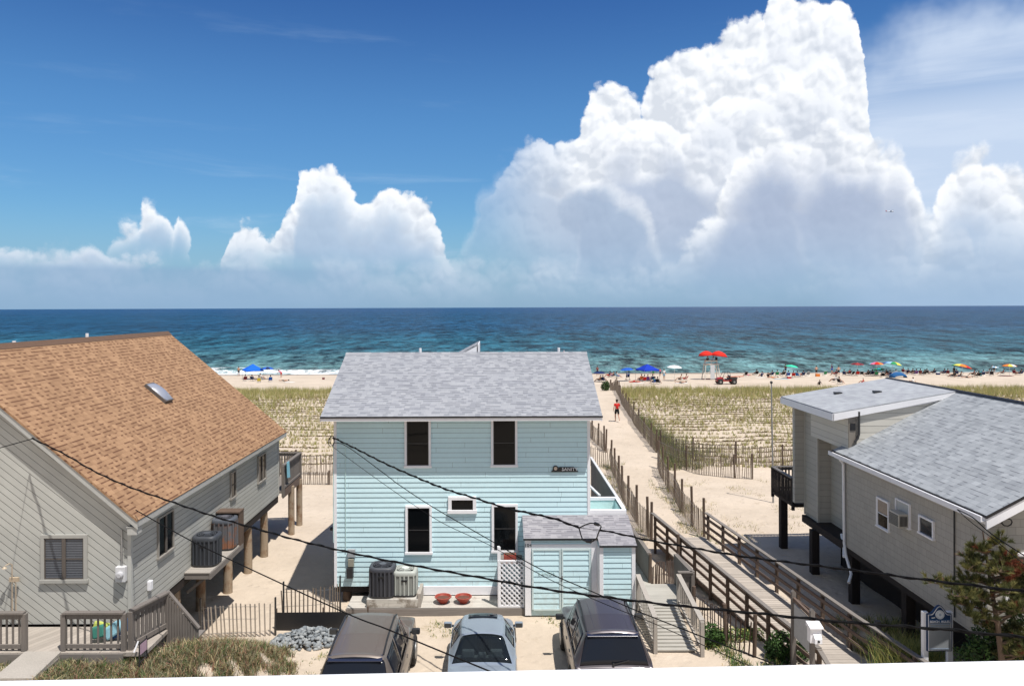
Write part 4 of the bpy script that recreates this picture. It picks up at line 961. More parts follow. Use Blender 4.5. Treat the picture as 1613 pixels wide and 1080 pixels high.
for k in range(7): m.box(10.885, 10.899, yc-.27, yc+.19, zc-.28+k*.045, zc-.26+k*.045)
for k in range(6): m.box(10.93+k*.035, 10.945+k*.035, yc-.315, yc-.301, zc-.27, zc+.0)
m.build('grille', IRON, WA)
yc, w_, zc, h_ = swin(1449, 1469, 818, 842)
window(RH, (11.19, yc, zc), (0, -1, 0), (-1, 0, 0), w_, h_, .05, (WHITE, GLASSB, WHITE), sash=False)
# front windows low on the gable (behind the pine)
window(RH, (12.1, 17.39, 3.3), (1, 0, 0), (0, -1, 0), .9, 1.0, .06, (WHITE, GLASSB, WHITE))
m = MB(); c_ = at(1585, 818, 17.3)
m.tube([c_+Vector((.12*math.cos(k*.7), -.02, -.05+.09*math.sin(k*.7))) for k in range(14)], .015, 6); m.build('cable_loop', BLACK, RH)
# floor and piles
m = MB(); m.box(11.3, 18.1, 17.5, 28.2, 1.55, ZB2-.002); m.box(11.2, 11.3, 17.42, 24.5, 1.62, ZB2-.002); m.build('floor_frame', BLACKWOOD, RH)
for (x_, y_) in ((11.4, 24.3), (11.3, 27.1), (11.45, 21.2), (11.5, 18.2), (14, 27.5), (14, 24.3), (14, 21.2), (14, 18.2), (17, 27.5), (17, 24.3), (17, 21.2), (17, 18.2), (13, 22.8)):
    m = MB(); m.box(x_-.13, x_+.13, y_-.13, y_+.13, gz(x_, y_)-.3, 1.56); m.build('pile', BLACKWOOD, RH)
m = MB(); m.box(12.6, 17.9, 20.2, 20.3, -.2, 1.54); m.box(12.6, 12.7, 20.3, 27.9, -.2, 1.54); m.box(12.6, 17.9, 27.8, 27.9, -.2, 1.54); m.build('light_block_wall', BLACKWOOD, RH)  # dark walls added below the floor to block light from the sea side
TD = T('tower_deck', 'small black stained balcony behind the tower of the tan house', 'deck', (12, 29.6, 2.0))
m = MB(); m.box(11.1, 14.6, 28.52, 30.75, 1.98, 2.1); m.build('decking', BLACKWOOD, TD)
for a, b in (((11.13, 28.6, 2.1), (11.13, 30.7, 2.1)), ((11.13, 30.7, 2.1), (14.5, 30.7, 2.1))): rail(TD, a, b, .95, sp=.13, mat=BLACKWOOD, bal=.06, capmat=paint((.13, .12, .11), .6))
for (x_, y_) in ((11.25, 29.9), (14.3, 30.5)): m = MB(); m.box(x_-.13, x_+.13, y_-.13, y_+.13, gz(x_, y_)-.3, 1.98); m.build('pile', BLACKWOOD, TD)
# ================================================================ BOARDWALK AND FENCES
def bwx(y): return 7.54-(y-20.8)*.162
def bwz(y): return float(np.interp(y, [15, 20.5, 29.7], [.14, .2, .5]))
BW = T('boardwalk', 'long grey plank boardwalk running from the road up to the sandy beach path', 'boardwalk', (8, 23, .2))
m = MB(); y = 15.0
while y < 29.75:
    x = bwx(y); z = bwz(y)+random.uniform(-.003, .003); j = random.uniform(-.02, .02)
    m.prism([(x+j, y, z), (x+2.03+j, y, z), (x+2.03+j-.02, y+.137, z), (x+j-.02, y+.137, z)], (0, 0, -.035)); y += .145
def plank_mat(c, var=.25):
    m, t, b, o = newmat('planks'); g = t.node('ShaderNodeNewGeometry'); rnd = g.outputs['Random Per Island']
    mp = t.node('ShaderNodeMapping'); t.l.new(vec(t), mp.inputs['Vector']); mp.inputs['Scale'].default_value = (1.5, 30, 30)
    n = t.noise(mp.outputs[0], 1., 4, .6); n2 = t.noise(vec(t), 1.2, 4, .65)
    f = t.m('ADD', t.m('MULTIPLY_ADD', t.m('SUBTRACT', rnd, .5), var, 1.0), t.m('ADD', t.m('MULTIPLY', t.m('SUBTRACT', n, .5), .35), t.m('MULTIPLY', t.m('SUBTRACT', n2, .5), .45)))
    t.l.new(t.mix(1.0, c, t.comb(f, f, f), 'MULTIPLY'), b.inputs['Base Color']); b.inputs['Roughness'].default_value = .85; b.inputs['Specular IOR Level'].default_value = .2
    return m
m.build('planking', plank_mat((.42, .37, .32)), BW)
m = MB()
for dx in (.04, 1.0, 1.95): m.bar((bwx(15)+dx, 15, bwz(15)-.12), (bwx(20.5)+dx, 20.5, bwz(20.5)-.12), .05, .15); m.bar((bwx(20.5)+dx, 20.5, bwz(20.5)-.12), (bwx(29.7)+dx, 29.7, bwz(29.7)-.12), .05, .15)
m.build('stringer', DARKWOODY, BW)
for side, dx, yn in (('l', -.03, 18.6), ('r', 2.06, 17.0)):
    ysl = np.arange(yn, 29.75, 1.25 if side == 'r' else 1.2)
    for y in ysl:
        m = MB(); x = bwx(y)+dx; h_ = random.uniform(.93, .97); m.box(x-.045, x+.045, y-.045, y+.045, bwz(y)-.5, bwz(y)+h_); m.build('post', DARKWOOD, BW)
    y0, y1 = ysl[0], 29.7
    for hh, w_, t_, mt in ((.97, .13, .04, GREYWOODY), (.80, .035, .10, DARKWOODY), (.52, .035, .10, DARKWOODY), (.25, .035, .10, DARKWOODY)):
        m = MB(); o_ = .0 if w_ > .1 else (.065 if side == 'l' else -.065)
        kn = [y0, 20.5, 25, y1]
        for a, b in zip(kn[:-1], kn[1:]): m.bar((bwx(a)+dx+o_, a, bwz(a)+hh+.0), (bwx(b)+dx+o_, b, bwz(b)+hh), w_, t_)
        m.build('rail', mt, BW)
    if side == 'l':
        m = MB(); m.bar((bwx(y0)+dx, y0, bwz(y0)+.95), (bwx(17.2)+dx, 17.2, .35), .12, .04); m.bar((bwx(y0)+dx, y0, bwz(y0)+.5), (bwx(17.6)+dx, 17.6, .3), .035, .10); m.build('rail', GREYWOODY, BW)

def snow_fence(label, px_pts=None, pts=None, h=1.12, post_h=1.45, pitch=.105, group=None, postmat=None, slat=SLAT, post_sp=3.0, name='snow_fence', steel=False, lean=.05, cat='fence', wobble=.10):
    P_ = pts or [ground(*p) for p in px_pts]
    dense = []
    for a, b in zip(P_[:-1], P_[1:]):
        n = max(1, int((b-a).length/.5))
        dense += [a.lerp(b, k/n) for k in range(n)]
    dense.append(P_[-1])
    root = T(name, label, cat, tuple(P_[0]), 0, group)
    m = MB(); L = 0; nxt = 0; wires = [[], [], []]; posts = []; pn = 0
    for a, b in zip(dense[:-1], dense[1:]):
        d = Vector((b.x-a.x, b.y-a.y, 0)); dl = d.length
        if dl < 1e-4: continue
        un = d/dl; sd = Vector((-un.y, un.x, 0))
        while nxt < L+dl:
            q = (nxt-L)/dl; x, y = a.x+d.x*q, a.y+d.y*q; z = gz(x, y)
            wv = wobble*(noise.noise(Vector((x*.5, y*.5, 2)))); ln = random.uniform(-lean, lean)+.12*noise.noise(Vector((x*.7, y*.7, 8)))
            if random.random() > .02:
                p0 = Vector((x, y, z-.08)); up = (Vector((0, 0, 1))+un*ln+sd*wv).normalized(); hh = h*random.uniform(.95, 1.03)
                m.obox(p0+up*(hh+.08)/2+sd*wv*.3, un*.019, sd*.005, up*(hh+.08)/2)
            nxt += pitch*random.uniform(.85, 1.15)
        while pn <= L+dl:
            q = max(0, (pn-L)/dl); posts.append((a.x+d.x*q, a.y+d.y*q, sd)); pn += post_sp
        for k, wz in enumerate((.15, .55, .92)): wires[k].append(Vector((a.x, a.y, gz(a.x, a.y)+h*wz)))
        L += dl
    m.build('slats', slat, root)
    m = MB()
    for w_ in wires:
        if len(w_) > 1: m.tube(w_, .006, 4)
    m.build('wire', METAL, root)
    b = P_[-1]; posts.append((b.x, b.y, posts[-1][2]))
    for (x, y, sd) in posts:
        m = MB(); z = gz(x, y); ph = post_h*random.uniform(.9, 1.08); t_ = Vector((random.uniform(-.05, .05), random.uniform(-.05, .05), 0))
        if steel: m.box(x-.02, x+.02, y-.03, y+.03, z-.2, z+ph)
        else: m.tube([Vector((x, y, z-.2))+sd*.06, Vector((x, y, z+ph))+sd*.06+t_], .055, 8)
        m.build('post', postmat or DARKWOOD, root, auto=40)
    return root
G = 'slatted sand fences among the dunes'
snow_fence('slatted sand fence along the right edge of the beach path up to the beach', [(961, 613), (978, 634), (999, 668), (1014, 689), (1033, 713)], group=G, post_sp=3.4, post_h=1.5)
snow_fence('curving slatted sand fence between path bend and boardwalk, right side', [(1035, 738), (1047, 762), (1060, 785), (1073, 808), (1090, 831), (1107, 847)], group=G, post_sp=2.2, post_h=1.7)
snow_fence('slatted sand fence on the left of the path reaching down to the boardwalk', [(961, 737), (971, 762), (980, 787), (990, 806), (1007, 831), (1024, 851)], group=G, post_sp=2.1, post_h=1.6)
snow_fence('leaning slatted fence piece just behind the right corner of the mint cottage', [(918, 675), (932, 692), (944, 703), (953, 713)], group=G, post_sp=2.0, post_h=1.5, lean=.15)
snow_fence('short slatted fence from the mint cottage corner out to the path', [(915, 728), (938, 735), (961, 737)], group=G)
snow_fence('far row of sand fence at the foot of the planted dune, toward the tan house', [(1040, 712), (1060, 718), (1088, 722), (1143, 731), (1197, 733), (1251, 737), (1350, 742)], group=G, post_sp=2.6, h=1.1)
snow_fence('nearer sand fence section ending in a lone post on bare sand', [(1037, 722), (1065, 736), (1102, 748), (1145, 752), (1185, 755)], group=G, post_sp=3.0, h=1.12)
snow_fence('rear row of sand fence seen between grey house and mint cottage', [(380, 746), (437, 747), (480, 748), (545, 749), (640, 750)], group=G, post_sp=3.2, h=1.15)
snow_fence('half buried sand fence in front of the rear row, left of the mint cottage', [(400, 763), (437, 763), (480, 763), (560, 763)], group=G, h=.68, post_h=.8, post_sp=4)
snow_fence('front slatted fence of pale slats between the entry stairs and the stone pile', [(316, 1007), (345, 1006), (375, 1004), (405, 1003), (434, 1001)], group=G, steel=True, h=.95, pitch=.12, post_sp=2.4, post_h=1.15, lean=.02, wobble=.03, postmat=IRON, slat=wood((.30, .26, .22)))
FS = [Vector((-6.3, 22.5, 0)), Vector((-5.6, 22.6, 0)), Vector((-4.9, 22.75, 0)), Vector((-4.75, 23.1, 0))]
snow_fence('slatted fence standing behind the black silt cloth beside the mint cottage deck', pts=FS, group=G, h=1.12, pitch=.12, lean=.02, wobble=.03, steel=True, postmat=IRON, post_sp=3)
snow_fence('dark brown slatted fence between the side ramp and the boardwalk', pts=[Vector((5.75, 22.6, 0)), Vector((6.05, 21.9, 0)), Vector((6.3, 21.1, 0)), Vector((6.85, 20.4, 0))], group=G, h=.95, pitch=.13, slat=wood((.10, .065, .05), var=.4), lean=.06, post_sp=1.6, post_h=1.1)
snow_fence('curved dark brown slatted fence hugging the landing behind the side ramp', pts=[Vector((5.0, 24.7, 0)), Vector((5.3, 25.4, 0)), Vector((5.9, 25.6, 0)), Vector((6.4, 26.6, 0))], group=G, h=1.0, pitch=.06, slat=wood((.11, .08, .065), var=.4), lean=.03)
sf = T('silt_fence', 'low black silt cloth barrier behind the grey stone pile', 'fence', (-5, 21.6, 0), 0)
m = MB(); m.prism([(-6.45, 22.25, -.1), (-3.8, 22.37, -.1), (-3.8, 22.37, .45), (-4.6, 22.33, .60), (-6.45, 22.25, .62)], (0, .01, 0)); m.build('cloth', BLACK, sf)
for x_ in (-6.45, -5.1, -3.8): m = MB(); m.box(x_-.02, x_+.02, 22.28+.13*(x_+6.45)/2.7, 22.32+.13*(x_+6.45)/2.7, -.1, .72); m.build('stake', DARKWOOD, sf)

# ================================================================ ROADSIDE THINGS
FP = T('flagpole', 'tall thin grey flagpole with a ball top beside the tan house balcony', 'flagpole', tuple(ground(1218, 792)))
p = ground(1218, 792); tp = at(1215, 602, p.y)
m = MB(); m.tube([p-Vector((0, 0, .3)), p.lerp(tp, .5), tp], [.045, .04, .028], 10); m.build('pole', METAL, FP, auto=40)
m = MB(); m.lathe([(.0, -.07), (.05, -.05), (.07, 0), (.05, .05), (.0, .07)], tp, 12); m.build('finial', BLACK, FP, auto=60)

# grey board between two posts beside the boardwalk, white dispenser on the nearer post
NB = T('notice_board', 'weathered grey board on two wooden posts seen edge on beside the boardwalk', 'notice board', (7.55, 18.9, .2))
for y_, zt in ((19.45, 2.22), (18.3, 2.2)): m = MB(); m.box(7.52, 7.62, y_-.05, y_+.05, -.2, zt); m.prism([(7.52, y_-.05, zt), (7.62, y_-.05, zt), (7.57, y_-.05, zt+.05)], (0, .1, 0)); m.build('post', GREYWOOD, NB)
m = MB(); m.box(7.555, 7.585, 18.36, 19.39, 1.12, 1.95); m.build('board', paint((.40, .40, .40), .8, .2), NB)
m = MB(); m.bar((7.57, 18.3, 2.05), (7.57, 19.45, 2.05), .06, .09); m.build('top_rail', DARKWOODY, NB)
DP = T('bag_dispenser', 'white metal dispenser box with sloping lid on the nearer notice board post', 'dispenser', (7.56, 18.1, 1.75))
m = MB(); m.box(7.42, 7.70, 18.05, 18.24, 1.52, 1.86); m.build('case', WHITE, DP, bevel=.01)
m = MB(); m.prism([(7.40, 18.0, 1.87), (7.40, 18.0, 1.90), (7.40, 18.26, 1.97), (7.40, 18.26, 1.87)], (.32, 0, 0)); m.build('lid', WHITE, DP)
m = MB(); m.prism([(7.49, 18.048, 1.75), (7.49, 17.94, 1.66), (7.49, 17.94, 1.55), (7.49, 18.048, 1.53)], (.17, 0, 0)); m.build('hood', WHITE, DP)
m = MB(); m.lathe([(.028, 17.925), (.028, 17.938)], (7.575, 0, 1.61), 16, axis='Y'); m.build('slot', BLACK, DP)

# blue beach rules sign
BY = 18.0
def sp(px, py): return at(px, py, BY)
BS = T('beach_rules_sign', 'white framed blue arched BEACH RULES sign on two white posts at the right', 'sign', (sp(1480, 1035).x, BY, .1))
xl, xr = sp(1460.5, 1000).x, sp(1499.5, 1000).x; zb, zsh, zt = sp(1480, 1025).z, sp(1480, 967).z, sp(1480, 954).z; xm = (xl+xr)/2; hw = (xr-xl)/2
def archp(ins, n=14):
    pts = [(xl+ins, zb+ins), (xl+ins, zsh-ins*.3)]
    for k in range(n+1):
        a = k/n*2-1; pts.append((xm+a*(hw*.78-ins), zsh-ins+(zt-zsh)*(.5+.5*math.cos(a*math.pi))+.02))
    return pts+[(xr-ins, zsh-ins*.3), (xr-ins, zb+ins)]
m = MB(); m.prism([(x, BY, z) for x, z in archp(0)], (0, .05, 0)); m.build('board', paint((.015, .04, .11), .5), BS)
m = MB(); m.prism([(x, BY-.006, z) for x, z in archp(.022)], (0, .004, 0)); m.build('border', WHITE, BS)
def band_mat():
    m, t, b, o = newmat('sign_face'); Z = t.sep(vec(t))[2]; zz = t.m('ADD', Z, ORG[BS.name].z)
    c = t.mix(t.ss(zz, zb+.62, zb+.72), (.25, .27, .29), (.02, .07, .18)); c = t.mix(t.m('MULTIPLY', t.ss(zz, zb+.72, zb+.80), 1), c, (.015, .04, .11))  # grey lower face: a reflection put into the colour
    t.l.new(c, b.inputs['Base Color']); b.inputs['Roughness'].default_value = .35; return m
m = MB(); m.prism([(x, BY-.012, z) for x, z in archp(.036)], (0, .004, 0)); m.build('face', band_mat(), BS)
m = MB(); m.lathe([(.105, BY-.022), (.105, BY-.014)], (xm, 0, zsh+.0), 26, axis='Y'); sl_ = m.build('seal', paint((.62, .65, .70), .5), BS)
m = MB(); m.lathe([(.078, BY-.0225), (.078, BY-.027), (.085, BY-.027), (.085, BY-.0225)], (xm, 0, zsh+.0), 26, axis='Y', cap0=False, cap1=False); m.lathe([(.03, BY-.027), (.03, BY-.0225)], (xm, 0, zsh), 14, axis='Y'); m.build('seal_ring', paint((.35, .42, .52), .5), sl_)
put_text('BEACH', .072, (xm-.125, BY-.018, zsh-.165), BS, WHITE, spacing=1.0); put_text('RULES', .072, (xm+.13, BY-.018, zsh-.165), BS, WHITE, spacing=1.0)
m = MB(); m.prism([(x, BY-.018, z) for x, z in ((xm-.20, zsh-.07), (xm-.11, zsh-.06), (xm-.12, zsh-.08), (xm-.19, zsh-.09))], (0, .003, 0)); m.build('bird_mark', WHITE, BS)
m = MB()
for k in range(2): m.box(xl+.07, xr-.07, BY-.018, BY-.0135, zsh-.235-k*.05, zsh-.225-k*.05)
m.box(xl+.05, xr-.05, BY-.018, BY-.0135, zb+.055, zb+.075); m.build('ruling', paint((.25, .32, .42), .5), BS)
for x_ in (xl-.06, xr-.06): m = MB(); m.box(x_, x_+.12, BY+.052, BY+.16, -.1, zsh+.03); m.build('post', WHITE, BS, bevel=.006)

# small realty type sign in the weeds
p0 = ground(219, 1052); 
YS_ = at(225, 1010, 16.6); YSN = T('yard_sign', 'small pink and white panel in a black metal frame among the weeds', 'sign', (p0.x, 16.4, 1.4))
c0 = at(219, 1040, 16.35); tl = at(219.5, 1014, 16.35); tr_ = at(231, 1004, 16.75)
m = MB(); 
for q in (tl, tr_): m.bar(q+Vector((0, 0, .05)), q-Vector((0, 0, .75)), .022)
for dz in (0, -.26, -.40): m.bar(tl+Vector((0, 0, dz)), tr_+Vector((0, 0, dz)), .02)
m.build('frame', IRON, YSN)
d_ = tr_-tl; m = MB(); m.obox((tl+tr_)/2+Vector((0, 0, -.13)), d_/2*.93, Vector((.008, 0, 0)), Vector((0, 0, .115))); m.build('panel', paint((.50, .34, .42), .5, .15), YSN)
WK = T('white_stake', 'thin white stake leaning in the weeds beside the yard sign', 'stake', tuple(at(212, 1024, 16.6)))
m = MB(); m.bar(at(211, 1027, 16.6), at(218, 1009, 16.7), .035, .015); m.build('stick', WHITE, WK)
for k, (x_, y_, h_, lb) in enumerate(((10.6, 21.2, .75, 'short grey stub post under the tan house, left one'), (11.35, 19.9, 1.0, 'pale grey stub post under the tan house, nearer the rules sign'))):
    r = T('stub_post', lb, 'post', (x_, y_, 0)); m = MB(); m.box(x_-.06, x_+.06, y_-.06, y_+.06, -.2, h_); m.build('shaft', GREYWOOD, r)

# ================================================================ CABLES
CABLE = paint((.008, .008, .009), .85, .1, spec=.1)
def cable(label, pts, d0, d1, r, group='overhead wires', twist=0):
    px0, px1 = pts[0][0], pts[-1][0]; P_ = []
    for (px, py) in pts:
        q = (px-px0)/(px1-px0); P_.append(at(px, py, 1/((1-q)/d0+q/d1)))
    # resample smooth
    out = []
    for i in range(len(P_)-1):
        a, b, c_, d = P_[max(i-1, 0)], P_[i], P_[i+1], P_[min(i+2, len(P_)-1)]
        for k in range(6):
            t_ = k/6; out.append(.5*((2*b)+(c_-a)*t_+(2*a-5*b+4*c_-d)*t_*t_+(3*b-a-3*c_+d)*t_**3))
    out.append(P_[-1])
    root = T('overhead_cable', label, 'cable', tuple(P_[0]), 0, group)
    m = MB(); m.tube(out, r*1.2, 7); m.build('conductor', CABLE, root, auto=80)
    if twist:
        L = [0]
        for a, b in zip(out[:-1], out[1:]): L.append(L[-1]+(b-a).length)
        n = int(L[-1]/.06); tw = []
        for k in range(n+1):
            s_ = L[-1]*k/n; i = min(max(int(np.searchsorted(L, s_))-1, 0), len(out)-2); f_ = (s_-L[i])/max(L[i+1]-L[i], 1e-6); p = out[i].lerp(out[i+1], f_); d = (out[i+1]-out[i]).normalized()
            u = d.orthogonal().normalized(); w_ = d.cross(u); a = s_*2*math.pi/.55; tw.append(p+(u*math.cos(a)+w_*math.sin(a))*twist)
        m = MB(); m.tube(tw, r*.95, 5); m.build('wrap_wire', CABLE, root, auto=80)
    return root
cable('thick black cable crossing the whole foreground from the grey house gable to the right edge', [(50, 690), (100, 714), (147, 741), (200, 765), (268, 789), (335, 812), (400, 831), (480, 853), (604, 881), (748, 907.5), (865, 928), (1020, 948), (1094, 956), (1200, 966), (1339, 980), (1480, 990), (1613, 1003), (1720, 1012)], 17.9, 8.6, .012, twist=.016)
cable('twisted black service cable from the mint cottage corner to the right', [(525, 689), (560, 706), (614, 733), (694, 767), (748, 784), (795, 799), (840, 809), (875, 817), (912, 831)], 24.3, 16, .016, twist=.022)
cable('twisted black service cable continuing from the splice over the boardwalk to the right edge', [(945, 834), (975, 840), (1020, 850), (1094, 863), (1178, 877), (1300, 892), (1400, 905), (1478, 915), (1613, 931), (1720, 945)], 15.5, 9, .012, twist=.016)
SPL = T('cable_splice', 'diamond shaped loop of splices in the service cable over the shed roof', 'cable splice', tuple(at(912, 831, 16)))
m = MB()
dd = [(912, 831), (922, 826), (930, 823.5), (940, 824), (946, 827), (947, 829), (943, 838), (940, 847), (934, 852), (926, 852.5), (918, 850), (915, 842), (912, 831)]
m.tube([at(x, y, 16-.5*(x-912)/33) for x, y in dd], .014, 6); m.tube([at(912, 831, 16), at(924, 832, 15.9), at(935, 834, 15.7), at(945, 834, 15.5)], .006, 5); m.build('loop', BLACK, SPL, auto=80)
m = MB()
for (a, b) in (((937, 824), (943, 826)), ((924, 851.5), (931, 852.5))): m.tube([at(*a, 15.8), at(*b, 15.7)], .035, 8)
m.build('connector', BLACK, SPL)
cable('thin wire dropping from the mint cottage corner across its wall, upper one', [(525, 697), (547, 703), (614, 752), (624, 760), (680, 797), (775, 852), (848, 894), (949, 938), (1022, 969), (1150, 1019), (1211, 1042), (1290, 1075)], 24.3, 12, .009)
cable('thin wire dropping from the mint cottage corner across its wall, lower one', [(525, 704), (602, 760), (688, 818), (771, 858), (858, 908), (949, 949), (1022, 978), (1100, 1012), (1165, 1041), (1230, 1070)], 24.3, 12, .006)
cable('thin black wire from the grey house eave down to the street past the silver sedan', [(214, 803), (295, 848), (348, 874), (536, 961), (607, 989), (680, 1019), (751, 1048), (800, 1068)], 18, 11, .010)
cable('thin wire from the grey house gable toward the left edge', [(-60, 722), (0, 705), (50, 691)], 14, 17.9, .008)
cable('thin wire from the tan house eave corner down toward the pine', [(1508, 802), (1533, 815), (1560, 839), (1613, 874), (1680, 915)], 17.3, 13, .010)
cable('second thin wire fanning from the tan house eave', [(1508, 802), (1530, 822), (1570, 852), (1613, 888), (1680, 940)], 17.3, 13, .007)
# ================================================================ CARS
def cr(P, n, closed=False):
    """Catmull-Rom resample along axis 0 of array P, n subdivisions per segment (monotone enough: tension .5)"""
    P = np.asarray(P, float); out = []; N = len(P)
    for i in range(N-1):
        a = P[max(i-1, 0)]; b = P[i]; c = P[i+1]; d = P[min(i+2, N-1)]
        for k in range(n):
            t = k/n; out.append(b+(c-a)*.30*(t**3-2*t*t+t)+(d-b)*.30*(t**3-t*t)+(c-b)*(3*t*t-2*t**3)*.5+(c-b)*t*.5)
    out.append(P[-1]); return np.array(out)
def carpaint(c, rough=.3):
    m, t, b, o = newmat('car_paint'); n = t.noise(vec(t), 3, 4); n2 = t.noise(vec(t), 60, 3)
    f = t.m('ADD', t.m('MULTIPLY_ADD', t.m('SUBTRACT', n, .5), .10, 1.0), t.m('MULTIPLY', t.m('SUBTRACT', n2, .5), .05))
    t.l.new(t.mix(1.0, c, t.comb(f, f, f), 'MULTIPLY'), b.inputs['Base Color']); b.inputs['Metallic'].default_value = .35; t.put(b.inputs['Roughness'], t.m('MULTIPLY_ADD', n, .12, rough)); b.inputs['Coat Weight'].default_value = .5; b.inputs['Coat Roughness'].default_value = .08
    return m
TYRE = paint((.02, .02, .02), .85, .2); CARGLASS = glassm((.010, .012, .018), .03, name='car_glass', spec=.35); TRIM = paint((.02, .02, .022), .5, .1)
def car(label, loc, colr, kind, group='cars parked nose in before the cottage'):
    suv = kind == 'suv'
    root = T('parked_suv' if suv else 'parked_sedan', label, 'suv' if suv else 'car', loc, 0, group)
    CP = carpaint(colr)
    # station: y, w(belt half), zhood/top, belt z, roof half width, roof z, kind(0 = no house,1 = house)
    if suv:
        W = .95; st = [  # y, halfwidth, z_low, z_belt, xroof, zroof, house
         (-2.42, .80, .45, .80, .60, .90, 0), (-2.36, .90, .35, .98, .66, 1.03, 0), (-2.28, .93, .32, 1.06, .68, 1.10, 0),
         (-1.98, .95, .30, 1.07, .62, 1.70, 1), (-1.80, .95, .30, 1.08, .63, 1.735, 1), (-.95, .95, .30, 1.08, .65, 1.775, 1), (-.88, .95, .30, 1.08, .65, 1.778, 1), (.05, .95, .30, 1.07, .65, 1.775, 1), (.12, .95, .30, 1.07, .65, 1.772, 1),
         (.45, .95, .30, 1.06, .62, 1.70, 1), (1.15, .94, .30, 1.05, .68, 1.10, 0), (1.7, .93, .30, 1.0, .66, 1.05, 0), (2.15, .90, .34, .92, .60, .96, 0), (2.36, .80, .42, .78, .5, .82, 0)]
    else:
        W = .84; st = [
         (-2.30, .66, .42, .74, .50, .82, 0), (-2.22, .78, .32, .90, .54, .95, 0), (-1.75, .82, .28, .96, .55, 1.0, 0), (-1.50, .83, .27, .97, .56, 1.02, 0),
         (-.86, .84, .26, .96, .50, 1.39, 1), (-.70, .84, .26, .96, .52, 1.41, 1), (-.10, .84, .26, .95, .54, 1.43, 1), (-.03, .84, .26, .95, .54, 1.43, 1),
         (.40, .84, .26, .94, .51, 1.385, 1), (1.12, .83, .26, .84, .58, .86, 0), (1.5, .81, .27, .77, .55, .80, 0), (1.85, .75, .32, .68, .5, .70, 0), (2.05, .62, .40, .58, .4, .60, 0)]
    G = []
    for (y, w, zl, zb, xr, zr, hs) in st:
        if hs: s = [(0, zl), (w*.88, zl), (w*.99, zl+.16), (w*1.0, (zl+zb)/2+.05), (w*.97, zb), (w*.94, zb+.035), (xr+.035, zr-.085), (xr-.03, zr-.01), (xr*.5, zr+.03), (0, zr+.042)]
        else: s = [(0, zl), (w*.88, zl), (w*.99, zl+.12), (w*1.0, (zl+zb)/2+.03), (w*.97, zb-.02), (w*.92, zb+.005), (w*.86, zb+.02), (xr, zr-.01), (xr*.5, zr+.008), (0, zr+.012)]
        G.append([(x, y, z) for x, z in s])
    G = np.array(G); ns, nj = 5, 4
    F1 = cr(G, ns); F2 = np.stack([cr(F1[i], nj) for i in range(len(F1))]); ni, nk = F2.shape[:2]
    hs = [s[6] for s in st]
    def region(i, j):                 # control cell
        a, b = hs[i], hs[i+1]
        if a and b:
            thin = abs(st[i+1][0]-st[i][0]) < .09
            if j == 5 and not thin and i not in ((3,) if suv else (4,)): return 'side_window'
            return 'body'
        if a != b and j >= 6: return 'rear_window' if b else 'windscreen'
        if a != b and j == 5: return 'qwin' if not suv else 'body'
        return 'body'
    meshes = {}
    def addf(name, i, k, sgn, off):
        mb = meshes.setdefault(name, MB())
        q = [F2[i, k], F2[i+1, k], F2[i+1, k+1], F2[i, k+1]]; q = [Vector((p[0]*sgn, p[1], p[2])) for p in q]
        n = (q[1]-q[0]).cross(q[3]-q[0]); n = n.normalized() if n.length > 1e-9 else Vector((0, 0, 1))
        if n.dot(Vector((sgn*.5, 0, .8 if k > nk/2 else 0))) < 0: n = -n
        f = (0, 1, 2, 3) if sgn < 0 else (3, 2, 1, 0)
        mb.add([p+n*off for p in q], [f])
    for i in range(ni-1):
        for k in range(nk-1):
            ci, cj = i//ns, k//nj; rg = region(ci, cj)
            if rg == 'qwin': rg = 'body'
            if rg in ('rear_window', 'windscreen'):
                fi = (i % ns)/ns
                if rg == 'rear_window' and suv and ci == 2 and False: rg = 'body'
            for s in (1, -1):
                nm = rg if rg != 'side_window' else ('side_window_%d_%d' % (ci, s))
                addf(nm, i, k, s, 0.0 if rg == 'body' else -.004)
    for nm, mb in meshes.items():
        isb = nm == 'body'
        if isb:
            for e in (0, ni-1):       # end caps
                ring = [Vector(p) for p in F2[e]]+[Vector((-p[0], p[1], p[2])) for p in F2[e][::-1]]
                mb.add(ring, [tuple(range(len(ring)))])
        o = mb.build(nm.split('_')[0]+'_window' if nm.startswith('side') else nm, CP if isb else (CARGLASS if suv or nm != 'rear_window' else SEDGLASS), root, L=True, smooth=True, uv=False)
        bmx = bmesh.new(); bmx.from_mesh(o.data); bmesh.ops.remove_doubles(bmx, verts=bmx.verts, dist=.0015); bmesh.ops.recalc_face_normals(bmx, faces=bmx.faces)
        bmx.to_mesh(o.data); bmx.free(); o.data.polygons.foreach_set('use_smooth', [True]*len(o.data.polygons)); o.data.set_sharp_from_angle(angle=R(38))
        if not isb:
            sd = o.modifiers.new('s', 'SOLIDIFY'); sd.thickness = .004; sd.offset = 0
    # wheels
    wb = 1.42 if suv else 1.32; wr = .37 if suv else .31; zx = W-.06
